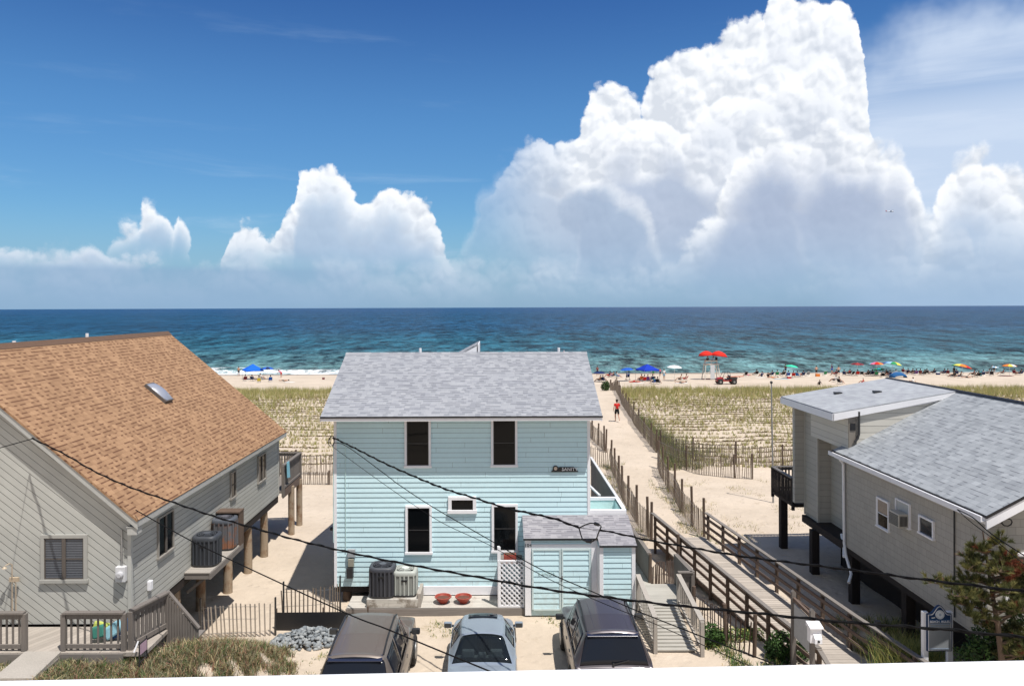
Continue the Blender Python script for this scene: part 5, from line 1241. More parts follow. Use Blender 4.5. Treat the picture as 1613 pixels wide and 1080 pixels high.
    for sx in (1, -1):
        for sy in (1, -1):
            m = MB(); m.lathe([(wr*.62, -.10), (wr*.92, -.11), (wr, -.08), (wr, .08), (wr*.92, .11), (wr*.62, .10)], (sx*(zx-.02), sy*wb+(.02 if suv else .06), wr), 28, axis='X'); wh = m.build('wheel', TYRE, root, L=True, auto=35)
            m = MB(); cx_ = sx*(zx+.085); 
            m.lathe([(wr*.62, -.01), (wr*.60, .01), (.10, .015), (.04, .03)] if sx > 0 else [(.04, -.03), (.10, -.015), (wr*.60, -.01), (wr*.62, .01)], (cx_, sy*wb+(.02 if suv else .06), wr), 24, axis='X'); m.build('rim', METAL, wh, L=True, auto=35)
            m = MB(); 
            pts = [(math.cos(a)*(wr+.07), math.sin(a)*(wr+.07)) for a in np.linspace(-.1, math.pi+.1, 15)]
            m.prism([(sx*(W*.99+.006), sy*wb+(.02 if suv else .06)+a, wr+b) for a, b in pts], (-sx*.03, 0, 0)); m.build('wheel_arch', TRIM, root, L=True)
    # mirrors
    my = .72 if suv else .70; mz = 1.16 if suv else 1.0
    for sx in (1, -1):
        m = MB(); m.obox((sx*(W+.10), my, mz), (.105, 0, 0), (0, .055, 0), (0, 0, .075)); mm = m.build('mirror', CP if not suv else TRIM, root, L=True, bevel=.03)
        m = MB(); m.obox((sx*(W+.10), my-.062, mz), (.085, 0, 0), (0, .003, 0), (0, 0, .055)); m.build('mirror_glass', GLASSB, mm, L=True)
        m = MB(); m.bar((sx*(W-.05), my+.02, mz-.04), (sx*(W+.03), my+.01, mz-.02), .06, .04); m.build('mirror_arm', TRIM, mm, L=True)
        ty = st[0][0]
        m = MB(); m.obox((sx*W*.80, ty+.07, .86 if suv else .76), (.10, .0, 0), (0, .05, 0), (0, 0, .16 if suv else .07)); m.build('tail_light', paint((.22, .01, .01), .2, .05), root, L=True, bevel=.02)
        m = MB(); m.obox((sx*W*.70, st[-1][0]-.08, .70 if suv else .52), (.13, 0, 0), (0, .06, 0), (0, 0, .05)); m.build('headlight', glassm((.5, .5, .52), .1, name='lamp_glass'), root, L=True, bevel=.02)
        m = MB(); m.box(sx*W*1.003-.004, sx*W*1.003+.004, -1.0, .95, .55, .60); m.build('door_trim', TRIM, root, L=True)
        for hy in (-.15, -.98) if suv else (-.1, -.8):
            m = MB(); m.obox((sx*W*.985, hy, .93 if suv else .82), (.015, 0, 0), (0, .08, 0), (0, 0, .015)); m.build('door_handle', CP, root, L=True, bevel=.006)
    m = MB(); y0 = st[0][0]; m.obox((0, y0+.04, .50), (W*.86, 0, 0), (0, .09, 0), (0, 0, .12)); m.build('rear_bumper', CP if not suv else TRIM, root, L=True, bevel=.04)
    m = MB(); y1 = st[-1][0]; m.obox((0, y1-.06, .46), (W*.80, 0, 0), (0, .10, 0), (0, 0, .12)); m.build('front_bumper', CP, root, L=True, bevel=.04)
    m = MB(); m.box(-W*.9, W*.9, y0+.3, y1-.3, .20, .35); m.build('underbody', TRIM, root, L=True)
    if suv:
        for sx in (1, -1):
            m = MB(); pz = lambda y: float(np.interp(y, [s[0] for s in st[3:10]], [s[5] for s in st[3:10]]))
            P_ = [(sx*.60, y, pz(y)+.05+(.0 if -1.75 < y < .3 else -.05)) for y in (-1.85, -1.75, -1.2, -.6, 0, .3, .42)]; m.tube(P_, .022, 8)
            m.build('roof_rail', TRIM, root, L=True, auto=60)
        for k in range(5):
            x = -.40+.2*k; m = MB(); P_ = [(x, y, pz(y)+.034-.03*(x/.65)**2*1.2) for y in np.linspace(-1.72, .30, 12)]; m.tube(P_, .009, 5)
            m.build('roof_rib', CP, root, L=True, auto=60)
        m = MB(); m.prism([(-.60, -2.06, 1.685), (-.60, -1.86, 1.74), (-.60, -1.86, 1.70), (-.60, -2.05, 1.655)], (1.20, 0, 0)); m.build('spoiler', SPOIL, root, L=True, bevel=.012)
        m = MB(); m.bar((-.02, -2.31, 1.12), (.34, -2.27, 1.20), .02, .02); m.lathe([(.03, -2.33), (.03, -2.26)], (-.02, 0, 1.12), 10, axis='Y'); m.build('rear_wiper', TRIM, root, L=True)
    else:
        # sunroof, seats seen through the rear window
        m = MB(); V = []
        for y in np.linspace(-.02, .30, 4):
            for x in np.linspace(-.37, .37, 6): V.append((x, y, float(np.interp(y, [-.1, .42], [1.43, 1.40]))+.062-.05*(x/.54)**2*.8))
        m.add(V, [(j*6+i, j*6+i+1, (j+1)*6+i+1, (j+1)*6+i) for j in range(3) for i in range(5)]); so = m.build('sunroof', CARGLASS, root, L=True, smooth=True); so.modifiers.new('s', 'SOLIDIFY').thickness = .006
        seatm = cloth((.50, .53, .56)); dk = cloth((.03, .03, .035))
        m = MB(); m.box(-.66, .66, -1.45, -.95, .80, .90); m.build('parcel_shelf', dk, root, L=True)
        for x, w in ((-.34, .15), (0, .10), (.34, .15)):
            m = MB(); m.obox((x, -1.02, 1.02 if w > .12 else .98), (w, 0, 0), (0, .06, 0), (0, 0, .10 if w > .12 else .07)); m.build('headrest', seatm, root, L=True, bevel=.04)
        for x in (-.36, .36):
            m = MB(); m.obox((x, -.10, .92), (.22, 0, 0), (0, .09, .02), (0, -.05, .24)); m.build('seat', seatm, root, L=True, bevel=.05)
        m = MB(); m.box(-.64, .64, -1.0, -.88, .45, .93); m.build('rear_seat', seatm, root, L=True, bevel=.03)
        m = MB(); m.box(-.06, .06, -1.47, -1.45, 1.28, 1.30); 
    return root
SEDGLASS = glassm((.02, .025, .03), .03, alpha=.42, name='rear_glass')
SPOIL = paint((.02, .025, .05), .25, .05)
car('taupe suv with ribbed roof and black rear window, leftmost parked car', (-3.12, 18.72, .1), (.175, .145, .125), 'suv')
car('silver blue sedan with sunroof and grey seats, parked between the two suvs', (-.36, 19.5, .1), (.30, .35, .41), 'sedan')
car('dark plum grey suv with ribbed roof, parked nearest the side ramp', (2.72, 19.68, .1), (.072, .062, .07), 'suv').scale = (1, .88, 1)

# ================================================================ CAMERA BALCONY RAIL
BR = T('balcony_rail', 'bright white top rail of the balcony the photo is taken from, across the bottom', 'railing', (0, .75, 9.1))
def rl(px, py, Y): return at(px, py, Y)
a = rl(-300, 1066+6, .722-.008); b = rl(1900, 1034-6, .765+.008)
a = Vector((a.x, a.y, H-.35)); b = Vector((b.x, b.y, H-.35))
# far top edge: (H-z)/D matches the picture line at both ends
hL, hR = ((1066-484)+.0037*-781)/F, ((1034-484)+.0037*832)/F
xl_, yl_ = (-781/F)*(.35/hL), .35/hL; xr_, yr_ = (832/F)*(.35/hR), .35/hR
dv = Vector((xr_-xl_, yr_-yl_, 0)); A = Vector((xl_, yl_, H-.35))-dv*1.2; B = Vector((xr_, yr_, H-.35))+dv*1.2; nrm = Vector((dv.y, -dv.x, 0)).normalized()
m = MB(); m.obox((A+B)/2+nrm*.07-Vector((0, 0, .02)), (B-A)/2, nrm*.07, Vector((0, 0, .02))); m.build('cap', paint((.86, .86, .87), .45, .03), BR, bevel=.008)
m = MB(); m.obox((A+B)/2+nrm*.07-Vector((0, 0, .09)), (B-A)/2, nrm*.02, Vector((0, 0, .045))); m.build('sub_rail', paint((.80, .80, .80), .5, .03), BR)
m = MB()
for k in range(20): p = A.lerp(B, (k+.5)/20)+nrm*.07; m.box(p.x-.02, p.x+.02, p.y-.02, p.y+.02, H-1.2, H-.392)
m.build('balusters', paint((.80, .80, .80), .5, .03), BR)
# ================================================================ VEGETATION
rng = np.random.default_rng(5)
def leafmat(c1, c2, rough=.6, trans=.25, name='foliage', scale=3.0):
    m, t, b, o = newmat(name); g = t.node('ShaderNodeNewGeometry'); rnd = g.outputs['Random Per Island']; n = t.noise(vec(t), scale, 3, .6)
    f = t.m('ADD', t.m('MULTIPLY', rnd, .6), t.m('MULTIPLY', t.ss(n, .3, .7), .4))
    c = t.mix(f, c1, c2); t.l.new(c, b.inputs['Base Color']); b.inputs['Roughness'].default_value = rough; b.inputs['Specular IOR Level'].default_value = .3
    if trans:
        tr = t.node('ShaderNodeBsdfTranslucent'); t.l.new(c, tr.inputs[0]); mx = t.node('ShaderNodeMixShader', {0: trans}); t.l.new(b.outputs[0], mx.inputs[1]); t.l.new(tr.outputs[0], mx.inputs[2]); t.l.new(mx.outputs[0], o.inputs[0])
    return m
def tri_mesh(name, V, F, mats, mi=None, parent=None, off=(0, 0, 0)):
    me = bpy.data.meshes.new(name); V = np.asarray(V, np.float32)-np.array(off, np.float32); F = np.asarray(F, np.int32); k = F.shape[1]
    me.vertices.add(len(V)); me.vertices.foreach_set('co', V.ravel()); me.loops.add(F.size); me.loops.foreach_set('vertex_index', F.ravel())
    me.polygons.add(len(F)); me.polygons.foreach_set('loop_start', np.arange(0, F.size, k, dtype=np.int32)); me.polygons.foreach_set('loop_total', np.full(len(F), k, np.int32))
    for m_ in mats: me.materials.append(m_)
    if mi is not None: me.polygons.foreach_set('material_index', np.asarray(mi, np.int32))
    me.update(calc_edges=True); me.validate(); return mesh_obj(name, me, parent)
def blades(base, hgt, width, lean, seg=1):
    """base (n,3), hgt (n,), width, lean (n,) horizontal reach as share of height -> V,F"""
    n = len(base); a = rng.uniform(0, 2*np.pi, n); d = np.stack([np.cos(a), np.sin(a), np.zeros(n)], 1); p = rng.uniform(0, 2*np.pi, n); s = np.stack([np.cos(p), np.sin(p), np.zeros(n)], 1)*np.asarray(width).reshape(-1, 1)/2
    up = np.array([0, 0, 1.]); tip = base+d*(lean*hgt)[:, None]+up*(hgt*np.sqrt(np.maximum(1-lean**2*.7, .1)))[:, None]
    if seg == 1:
        V = np.stack([base-s, base+s, tip], 1).reshape(-1, 3); F = np.arange(3*n).reshape(-1, 3)
    else:
        mid = base+d*(lean*hgt*.35)[:, None]+up*(hgt*.6)[:, None]
        V = np.stack([base-s, base+s, mid+s*.8, mid-s*.8, tip-s*.1, tip+s*.1], 1).reshape(-1, 3); i = np.arange(n)[:, None]*6
        F = np.concatenate([i+np.array([0, 1, 2, 3]), i+np.array([3, 2, 5, 4])])
    return V, F
pr_pts = [ground(*p) for p in [(961, 613), (978, 634), (999, 668), (1014, 689), (1033, 713), (1036, 740), (1060, 785), (1107, 848)]]
pr_pts.sort(key=lambda p: p.y); PRY = [p.y for p in pr_pts]; PRX = [p.x for p in pr_pts]
def pathR(y): return np.interp(y, PRY, PRX)
print('path', [(round(p.x, 1), round(p.y, 1)) for p in pr_pts])
OL = leafmat((.25, .265, .075), (.42, .42, .145), name='dune_grass'); STR = leafmat((.50, .40, .20), (.64, .54, .31), name='straw_grass'); BRN = leafmat((.09, .06, .03), (.20, .135, .07), name='dead_stems', trans=.1)
def field():
    T_ = []
    k = 0
    for r_i in range(36, 66):
        x = -75.0
        while x < 98:
            y = 1.25*r_i-.5*math.sin(x*.13)-.22*math.sin(x*.9)+rng.normal(0, .06)-.25
            if 43.2 < y < 78 and not (pathR(y)-6.5 < x < pathR(y)+.35) and not (x < 4 and y < 44.8):
                T_.append((x, y, gz(x, y), 0))
                if rng.random() < .55: T_.append((x+rng.uniform(-.3, .3), y+rng.uniform(-.5, .5), 0, 0))
            x += rng.uniform(.20, .44)
    T_ = np.array(T_)
    C = np.array([(x, y, gz(x, y)) for x, y, _, _ in T_])
    nb = 12; vig = rng.uniform(.55, 1.25, len(C)); patch = np.array([.8+.5*noise.noise(Vector((c[0]*.12, c[1]*.12, 4))) for c in C]); vig *= patch
    front = np.clip((C[:, 1]-60)/18, 0, 1)
    base = np.repeat(C, nb, 0)+np.concatenate([rng.normal(0, .055, (len(C)*nb, 2)), np.zeros((len(C)*nb, 1))], 1)
    h = np.repeat(.40*vig*(1+.5*front), nb)*rng.uniform(.5, 1.25, len(C)*nb)
    V, F = blades(base, h, rng.uniform(.022, .052, len(base)), rng.uniform(.05, .75, len(base)))
    mi = rng.choice([0, 1, 2], len(F), p=[.56, .32, .12])
    # litter: short dark stems lying along the rows
    L = []
    for r_i in range(36, 62):
        x = -60.0; on = 0
        while x < 90:
            y = 1.25*r_i-.5*math.sin(x*.13)-.22*math.sin(x*.9)-.42
            if noise.noise(Vector((x*.25, r_i*3.3, 7))) > -.08 and 43.2 < y < 76 and not (pathR(y)-6.5 < x < pathR(y)+.3): L.append((x, y+rng.normal(0, .05), gz(x, y)+.02))
            x += rng.uniform(.05, .22)
    L = np.array(L); a = rng.normal(0, .35, len(L)); ln = rng.uniform(.06, .22, len(L)); d = np.stack([np.cos(a), np.sin(a)*.5, rng.uniform(0, .3, len(L))], 1)*ln[:, None]
    up = np.array([0, -.01, .028])*rng.uniform(.9, 2.4, (len(L), 1)); V2 = np.stack([L-d, L+d, L+d*.8+up, L-d*.8+up], 1).reshape(-1, 3)
    tag(tri_mesh('dune_grass', V, F, [OL, STR, BRN], mi), kind='stuff')
    tag(tri_mesh('dune_litter', V2, np.arange(len(V2)).reshape(-1, 4), [BRN]), kind='stuff')
    # crest: dense taller beach grass
    n = 17000; xs = rng.uniform(-90, 112, n); ys = rng.uniform(74.5, 86.5, n)
    dens = np.array([noise.noise(Vector((x*.22, y*.5, 1))) for x, y in zip(xs, ys)])
    keep = (~((xs > pathR(ys)-6.5) & (xs < pathR(ys)+.4))) & (dens > -.42) & (rng.random(n) < np.clip((ys-73)/7, .25, 1))
    C = np.array([(x, y, gz(x, y)) for x, y in zip(xs[keep], ys[keep])]); nb = 11
    vig = np.repeat(rng.uniform(.6, 1.2, len(C))*(1+.5*dens[keep]), nb)
    base = np.repeat(C, nb, 0)+np.concatenate([rng.normal(0, .09, (len(C)*nb, 2)), np.zeros((len(C)*nb, 1))], 1)
    V, F = blades(base, .66*vig*rng.uniform(.6, 1.2, len(base)), rng.uniform(.018, .036, len(base)), rng.uniform(.05, .6, len(base)))
    tag(tri_mesh('crest_grass', V, F, [OL, STR, BRN], rng.choice([0, 1, 2], len(F), p=[.62, .32, .06])), kind='stuff')
field()
def scatter_stuff(name, pts_fn, n, nb, h, w, lean, mats, p, seg=2, spread=.05):
    C = []
    while len(C) < n:
        q = pts_fn()
        if q is not None: C.append((q[0], q[1], gz(q[0], q[1])-.01))
    C = np.array(C); base = np.repeat(C, nb, 0)+np.concatenate([rng.normal(0, spread, (n*nb, 2)), np.zeros((n*nb, 1))], 1)
    hh = np.repeat(rng.uniform(*h, n), nb)*rng.uniform(.5, 1.15, n*nb)
    V, F = blades(base, hh, rng.uniform(w*.6, w*1.3, n*nb), rng.uniform(*lean, n*nb), seg)
    m_ = rng.choice(range(len(mats)), n*nb, p=p); mi = np.concatenate([m_, m_]) if seg == 2 else m_
    return tri_mesh(name, V, F, mats, mi)
GREEN = leafmat((.035, .085, .02), (.09, .17, .04), name='green_leaves'); GREY = leafmat((.17, .18, .10), (.34, .33, .21), name='grey_green_weeds'); RUST = leafmat((.17, .08, .06), (.36, .20, .13), name='rusty_stems', trans=.1); DKGREEN = leafmat((.012, .030, .010), (.045, .085, .022), name='dark_leaves'); YEL = leafmat((.28, .28, .08), (.46, .43, .15), name='yellow_green_grass')
# weeds along the seaward fence (grey green haze of stems)
def alongfence():
    y = rng.uniform(43.5, 60); x = pathR(y)+abs(rng.normal(0, .9))*np.interp(y, [43, 52, 60], [1.6, 1.0, .35])+.3
    return (x, y) if rng.random() < np.interp(y, [43, 50, 60], [1, .8, .4]) else None
tag(scatter_stuff('fence_weeds', alongfence, 520, 12, (.5, 1.05), .022, (.1, .6), [GREY, YEL, GREEN, BRN], [.5, .2, .2, .1], 1, .12), kind='stuff')
def cover():
    y = rng.uniform(43.5, 86); x = rng.uniform(-62, 70)
    return (x, y) if not (pathR(y)-6.5 < x < pathR(y)+.4) else None
tag(scatter_stuff('straw_cover', cover, 9000, 7, (.05, .16), .035, (.3, .95), [STR, YEL, BRN], [.6, .25, .15], 1, .35), kind='stuff')
def behindhouse():
    x = rng.uniform(8, 14.5); y = rng.uniform(30, 41.5)
    return (x, y) if noise.noise(Vector((x*.55, y*.35, 21))) > .12 and x > pathR(y)+.3 else None
tag(scatter_stuff('sparse_dune_weeds', behindhouse, 230, 6, (.05, .22), .018, (.3, .9), [YEL, STR, BRN, GREY], [.35, .3, .2, .15], 1, .10), kind='stuff')
def leftstrip():
    y = rng.uniform(30, 46); x = np.interp(y, [29, 36, 46], [5.3, 6.0, 7.0])+rng.uniform(-1.0, .5)
    return (x, y) if noise.noise(Vector((x*1.1, y*.6, 31))) > .0 else None
tag(scatter_stuff('path_edge_weeds', leftstrip, 220, 8, (.1, .38), .02, (.2, .8), [GREEN, YEL, STR, BRN], [.35, .25, .25, .15], 1, .10), kind='stuff')
def rightstrip():
    y = rng.uniform(29.5, 42); x = pathR(y)+rng.uniform(-.7, .5)
    return (x, y) if noise.noise(Vector((x*1.1, y*.6, 41))) > -.05 else None
tag(scatter_stuff('fence_foot_weeds', rightstrip, 180, 8, (.1, .35), .02, (.2, .8), [GREEN, YEL, STR, BRN], [.3, .3, .25, .15], 1, .10), kind='stuff')
# front left mound of dry weeds
def mound():
    x = rng.uniform(-9.6, -5.2); y = rng.uniform(15.2, 20.6)
    c = (x+7.6)/2.1; return (x, y) if noise.noise(Vector((x*1.6, y*1.6, 51)))+.5*noise.noise(Vector((x*4, y*4, 5))) > -.22+.6*max(0, c-.3)**2 and not (x < -8.2 and y > 16.6) and not (x < -7.0 and y > 17.85) else None
tag(scatter_stuff('verge_weeds', mound, 4200, 11, (.04, .30), .014, (.25, .95), [GREY, STR, RUST, GREEN, BRN], [.34, .16, .22, .18, .10], 2, .07), kind='stuff')
def mound2():
    x = rng.uniform(-11.5, -8.0); y = rng.uniform(15.2, 16.7)
    return (x, y) if noise.noise(Vector((x*1.2, y*1.2, 57))) > .0 and not (-10.6 < x < -9.5) else None
tag(scatter_stuff('deck_foot_weeds', mound2, 260, 12, (.08, .26), .022, (.3, .95), [GREEN, YEL, GREY, STR], [.5, .15, .2, .15], 2, .08), kind='stuff')
def parking():
    c = ((-1.6, 22.6), (-1.4, 21.9), (1.6, 22.7), (2.0, 22.5), (-1.7, 22.2), (1.75, 23.1), (-4.9, 19.4), (-5.4, 20.0), (-4.6, 20.6))[rng.integers(9)]
    return (c[0]+rng.normal(0, .22), c[1]+rng.normal(0, .12))
tag(scatter_stuff('parking_weeds', parking, 90, 7, (.04, .13), .018, (.4, .95), [GREEN, YEL, STR], [.5, .3, .2], 2, .06), kind='stuff')
def rbank():
    x = rng.uniform(8.9, 12); y = rng.uniform(16.6, 22.5)
    return (x, y) if x > bwx(y)+2.25 and noise.noise(Vector((x*.8, y*.8, 61))) > -.15 else None
tag(scatter_stuff('bank_grass', rbank, 420, 14, (.15, .5), .016, (.2, .85), [YEL, GREEN, STR, GREY], [.4, .25, .25, .1], 2, .08), kind='stuff')
def lbank():
    y = rng.uniform(17.5, 22); x = rng.uniform(5.8, bwx(y)-.1)
    return (x, y) if noise.noise(Vector((x*1.2, y*1.2, 71))) > .08 else None
tag(scatter_stuff('ramp_side_weeds', lbank, 170, 10, (.08, .30), .024, (.3, .95), [GREEN, YEL, STR], [.65, .2, .15], 2, .08), kind='stuff')

def leaves(mb_center, radii, n, size, seed=0, shell=.55, lump=.35):
    r_ = np.random.default_rng(seed); d = r_.normal(size=(n, 3)); d /= np.linalg.norm(d, axis=1)[:, None]
    lum = np.array([1+lump*noise.noise(Vector(v*2.2)+Vector((seed, 0, 0))) for v in d]); rad = (shell+(1-shell)*r_.random(n)**.6)*lum
    P = d*rad[:, None]*np.array(radii)+np.array(mb_center)
    a = r_.normal(size=(n, 3)); a /= np.linalg.norm(a, axis=1)[:, None]; b = np.cross(a, d+r_.normal(0, .5, (n, 3))); b /= np.linalg.norm(b, axis=1)[:, None]+1e-6
    s = size*r_.uniform(.6, 1.3, n)[:, None]
    V = np.stack([P-a*s, P-b*s*.45, P+a*s, P+b*s*.45], 1).reshape(-1, 3); return V, np.arange(4*n).reshape(-1, 4)
def shrub(name, label, cat, base, blobs, n, size, mats, p, seed, stems=True, group=None):
    root = T(name, label, cat, base, 0, group); Vs, Fs, o_ = [], [], 0
    for k, (c, r) in enumerate(blobs):
        V, F_ = leaves(Vector(base)+Vector(c), r, int(n*r[0]*r[2]/sum(b[1][0]*b[1][2] for b in blobs)), size, seed+k); Vs.append(V); Fs.append(F_+o_); o_ += len(V)
    V = np.concatenate(Vs); F_ = np.concatenate(Fs); V[:, 2] = np.maximum(V[:, 2], base[2]-.02)
    tri_mesh('foliage', V, F_, mats, rng.choice(range(len(mats)), len(F_), p=p), root, base)
    m = MB()
    for k, (c, r) in enumerate(blobs):
        for j in range(3): m.tube([Vector(base)+Vector((c[0]*.2+.03*j, c[1]*.2, -.1)), Vector(base)+Vector(c)*.6+Vector((.05*j, 0, 0)), Vector(base)+Vector(c)+Vector((random.uniform(-.5, .5)*r[0], random.uniform(-.5, .5)*r[1], r[2]*.4))], [.022, .015, .006], 5)
    m.build('stems', DARKWOOD, root); return root
HP = (10.9, 16.95, .1)
shrub('hedge', 'dark glossy green hedge under the pine behind the blue sign', 'hedge', HP, [((-.05, .0, 1.35), (.62, .40, 1.0)), ((.85, .0, 1.45), (.8, .40, 1.1)), ((1.9, .05, 1.5), (.9, .40, 1.2)), ((3.1, .1, 1.5), (.9, .40, 1.2)), ((.2, -.1, .6), (.85, .35, .7)), ((1.5, -.1, .6), (1.0, .35, .7))], 22000, .05, [DKGREEN, GREEN], [.72, .28], 11)
shrub('shrub', 'dark green leafy shrub beside the boardwalk foot by the notice board', 'shrub', tuple(ground(1236, 1040)), [((-.05, 0, .35), (.36, .35, .45)), ((.30, -.1, .25), (.30, .3, .32)), ((-.2, .1, .2), (.3, .3, .3))], 2600, .05, [DKGREEN, GREEN], [.45, .55], 22)
shrub('shrub', 'small green shrub at the foot of the side ramp railing', 'shrub', tuple(ground(1118, 1018)), [((0, 0, .28), (.30, .28, .34)), ((.25, .05, .2), (.22, .2, .22))], 1500, .045, [GREEN, DKGREEN], [.7, .3], 33)
shrub('shrub', 'low spreading green bush on the sand between ramp and boardwalk', 'shrub', tuple(ground(1160, 1006)), [((0, 0, .12), (.55, .3, .18)), ((.6, .1, .1), (.5, .3, .15)), ((-.45, .1, .12), (.3, .25, .16))], 1500, .04, [GREEN, YEL], [.7, .3], 44)
shrub('shrub', 'dark green bush at the seaward end of the path fence', 'shrub', tuple(ground(953, 615)), [((0, 0, .45), (.45, .5, .6)), ((.3, .3, .5), (.3, .4, .5))], 900, .09, [DKGREEN, GREEN], [.55, .45], 55)
# clump of tall dune grass beside the sign
def tall_clump(label, base, n, h, spread, seed):
    root = T('grass_clump', label, 'grass clump', base); C = np.array(base)+np.stack([rng.normal(0, spread[0], n), rng.normal(0, spread[1], n), np.zeros(n)], 1)
    V, F_ = blades(C, rng.uniform(h*.5, h, n), rng.uniform(.008, .018, n), rng.uniform(.1, .75, n), 2); mi = rng.choice([0, 1, 2], n, p=[.5, .3, .2])
    tri_mesh('blades', V, F_, [YEL, OL, GREEN], np.concatenate([mi, mi]), root, base); return root
tall_clump('tall arching yellow green grass clump left of the blue sign', (10.35, 18.9, .15), 1500, 1.25, (.40, .35), 1)
tall_clump('smaller arching grass clump in the shade beneath the tan house edge', (10.9, 19.6, .1), 500, .95, (.3, .25), 2)
# pine
def pine():
    b = Vector((10.95, 16.35, .1)); root = T('pine_tree', 'scrubby pine with a browned branch in front of the tan house at the right edge', 'tree', tuple(b))
    tops = [b, b+Vector((-.05, 0, 1.2)), b+Vector((-.18, .03, 2.5)), b+Vector((-.35, .05, 3.6)), b+Vector((-.48, .06, 4.55))]
    m = MB(); m.tube(tops, [.085, .07, .055, .035, .012], 9); br = []
    def pt(h):
        return Vector((float(np.interp(h, [0, 1.2, 2.5, 3.6, 4.55], [q.x for q in tops])), b.y, b.z+h))
    spec = [(4.2, 20, .35, 0), (4.0, 200, .4, 0), (3.75, 330, .5, 0), (3.6, 160, .5, 0), (3.3, 190, .62, 0), (3.35, 10, .7, 1), (3.0, 0, 1.1, 1), (3.15, 350, 1.2, 1), (2.9, 170, .6, 0), (2.75, 30, .9, 1), (2.5, 182, 1.35, 0), (2.35, 195, 1.1, 0), (2.55, 5, 1.2, 0), (2.3, 340, 1.3, 0), (2.2, 120, .8, 0), (2.0, 175, .9, 0), (1.95, 10, 1.4, 0), (1.8, 355, 1.2, 0), (1.7, 200, .8, 0), (2.7, 270, .6, 0), (2.1, 290, .7, 0), (3.4, 280, .45, 0), (1.6, 20, 1.5, 0), (1.0, 330, .9, 0), (.9, 40, .8, 0), (.6, 300, .6, 0), (.4, 0, .9, 0), (.2, 60, .6, 0), (1.2, 100, .5, 0), (2.8, 15, 1.5, 0)]
    R_ = random.Random(3); tips = []
    for (h, a, L, dead) in spec:
        h = 4.25-(4.25-h)*.64
        a = R(a+R_.uniform(-12, 12)); p0 = pt(h); d = Vector((math.cos(a), math.sin(a)*.8, .18)); P_ = [p0]
        for k in range(1, 6): P_.append(p0+d*L*k/5+Vector((R_.uniform(-.04, .04), R_.uniform(-.04, .04), .05*k*L*.25)))
        m.tube(P_, [.03, .024, .02, .015, .011, .006], 6)
        nt = int(18+L*38)
        for k in range(nt):
            q = R_.uniform(.25, 1.0)*5; i = min(int(q), 4); bp = P_[i].lerp(P_[i+1], q-i); off = Vector((R_.gauss(0, .5), R_.gauss(0, .5), R_.uniform(.0, .8))).normalized()*R_.uniform(.08, .26)
            m.tube([bp, bp+off], [.008, .004], 4, cap=False); tips.append((bp+off, off.normalized(), dead and R_.random() < .8 or R_.random() < .03))
    m.build('trunk', wood((.13, .09, .065)), root)
    Vs, mi = [], []
    for p, d, dead in tips:
        n = 46; v = rng.normal(size=(n, 3)); v /= np.linalg.norm(v, axis=1)[:, None]; dd = np.array(d)*.9+v*.75+np.array([0, 0, .35]); dd /= np.linalg.norm(dd, axis=1)[:, None]
        base = np.array(p)-np.array(d)*rng.uniform(0, .09, (n, 1)); ln = rng.uniform(.08, .14, (n, 1)); s = np.cross(dd, rng.normal(size=(n, 3))); s /= np.linalg.norm(s, axis=1)[:, None]
        Vs.append(np.stack([base-s*.0065, base+s*.0065, base+dd*ln], 1).reshape(-1, 3)); mi += [2 if dead else int(rng.random() < .38)]*n
    V = np.concatenate(Vs)
    tri_mesh('crown', V, np.arange(len(V)).reshape(-1, 3), [leafmat((.055, .065, .022), (.12, .13, .045), name='needles', trans=.15), leafmat((.14, .14, .045), (.24, .22, .08), name='young_needles', trans=.15), leafmat((.16, .045, .025), (.32, .11, .06), name='dead_needles', trans=.15)], mi, root, tuple(b))
pine()
# stone pile
def stones():
    bm = bmesh.new(); bmesh.ops.create_icosphere(bm, subdivisions=2, radius=1); T0 = np.array([v.co[:] for v in bm.verts]); F0 = np.array([[v.index for v in f.verts] for f in bm.faces]); bm.free()
    Vs, Fs, o_ = [], [], 0
    for k in range(430):
        while True:
            u, v = rng.uniform(-1, 1, 2)
            if u*u+v*v < 1: break
        x, y = -5.35+u*.95, 21.45+v*.62+.15*u; hh = .36*(1-(u*u+v*v))**.8
        z = gz(x, y)+hh*rng.uniform(.35, 1.0)+.02; r = rng.uniform(.045, .095)
        sd = rng.uniform(0, 99); q = T0*np.array([noise.noise(Vector(t_*1.1)+Vector((sd, 0, 0)))*.5+1 for t_ in T0])[:, None]*np.array([1, rng.uniform(.6, .95), rng.uniform(.5, .8)])*r
        a = Matrix.Rotation(rng.uniform(0, 6.28), 3, 'Z') @ Matrix.Rotation(rng.uniform(-.6, .6), 3, 'X'); q = q @ np.array(a).T
        Vs.append(q+np.array([x, y, z])); Fs.append(F0+o_); o_ += len(T0)
    m, t, b, o = newmat('stone'); g = t.node('ShaderNodeNewGeometry'); f = g.outputs['Random Per Island']; n = t.noise(vec(t), 20, 4, .6)
    c = t.mix(f, (.13, .16, .19), (.36, .38, .39)); c = t.mix(t.m('MULTIPLY', n, .5), c, (.2, .19, .17)); t.l.new(c, b.inputs['Base Color']); b.inputs['Roughness'].default_value = .8
    tag(tri_mesh('stone_pile', np.concatenate(Vs), np.concatenate(Fs), [m]), kind='stuff')
stones()
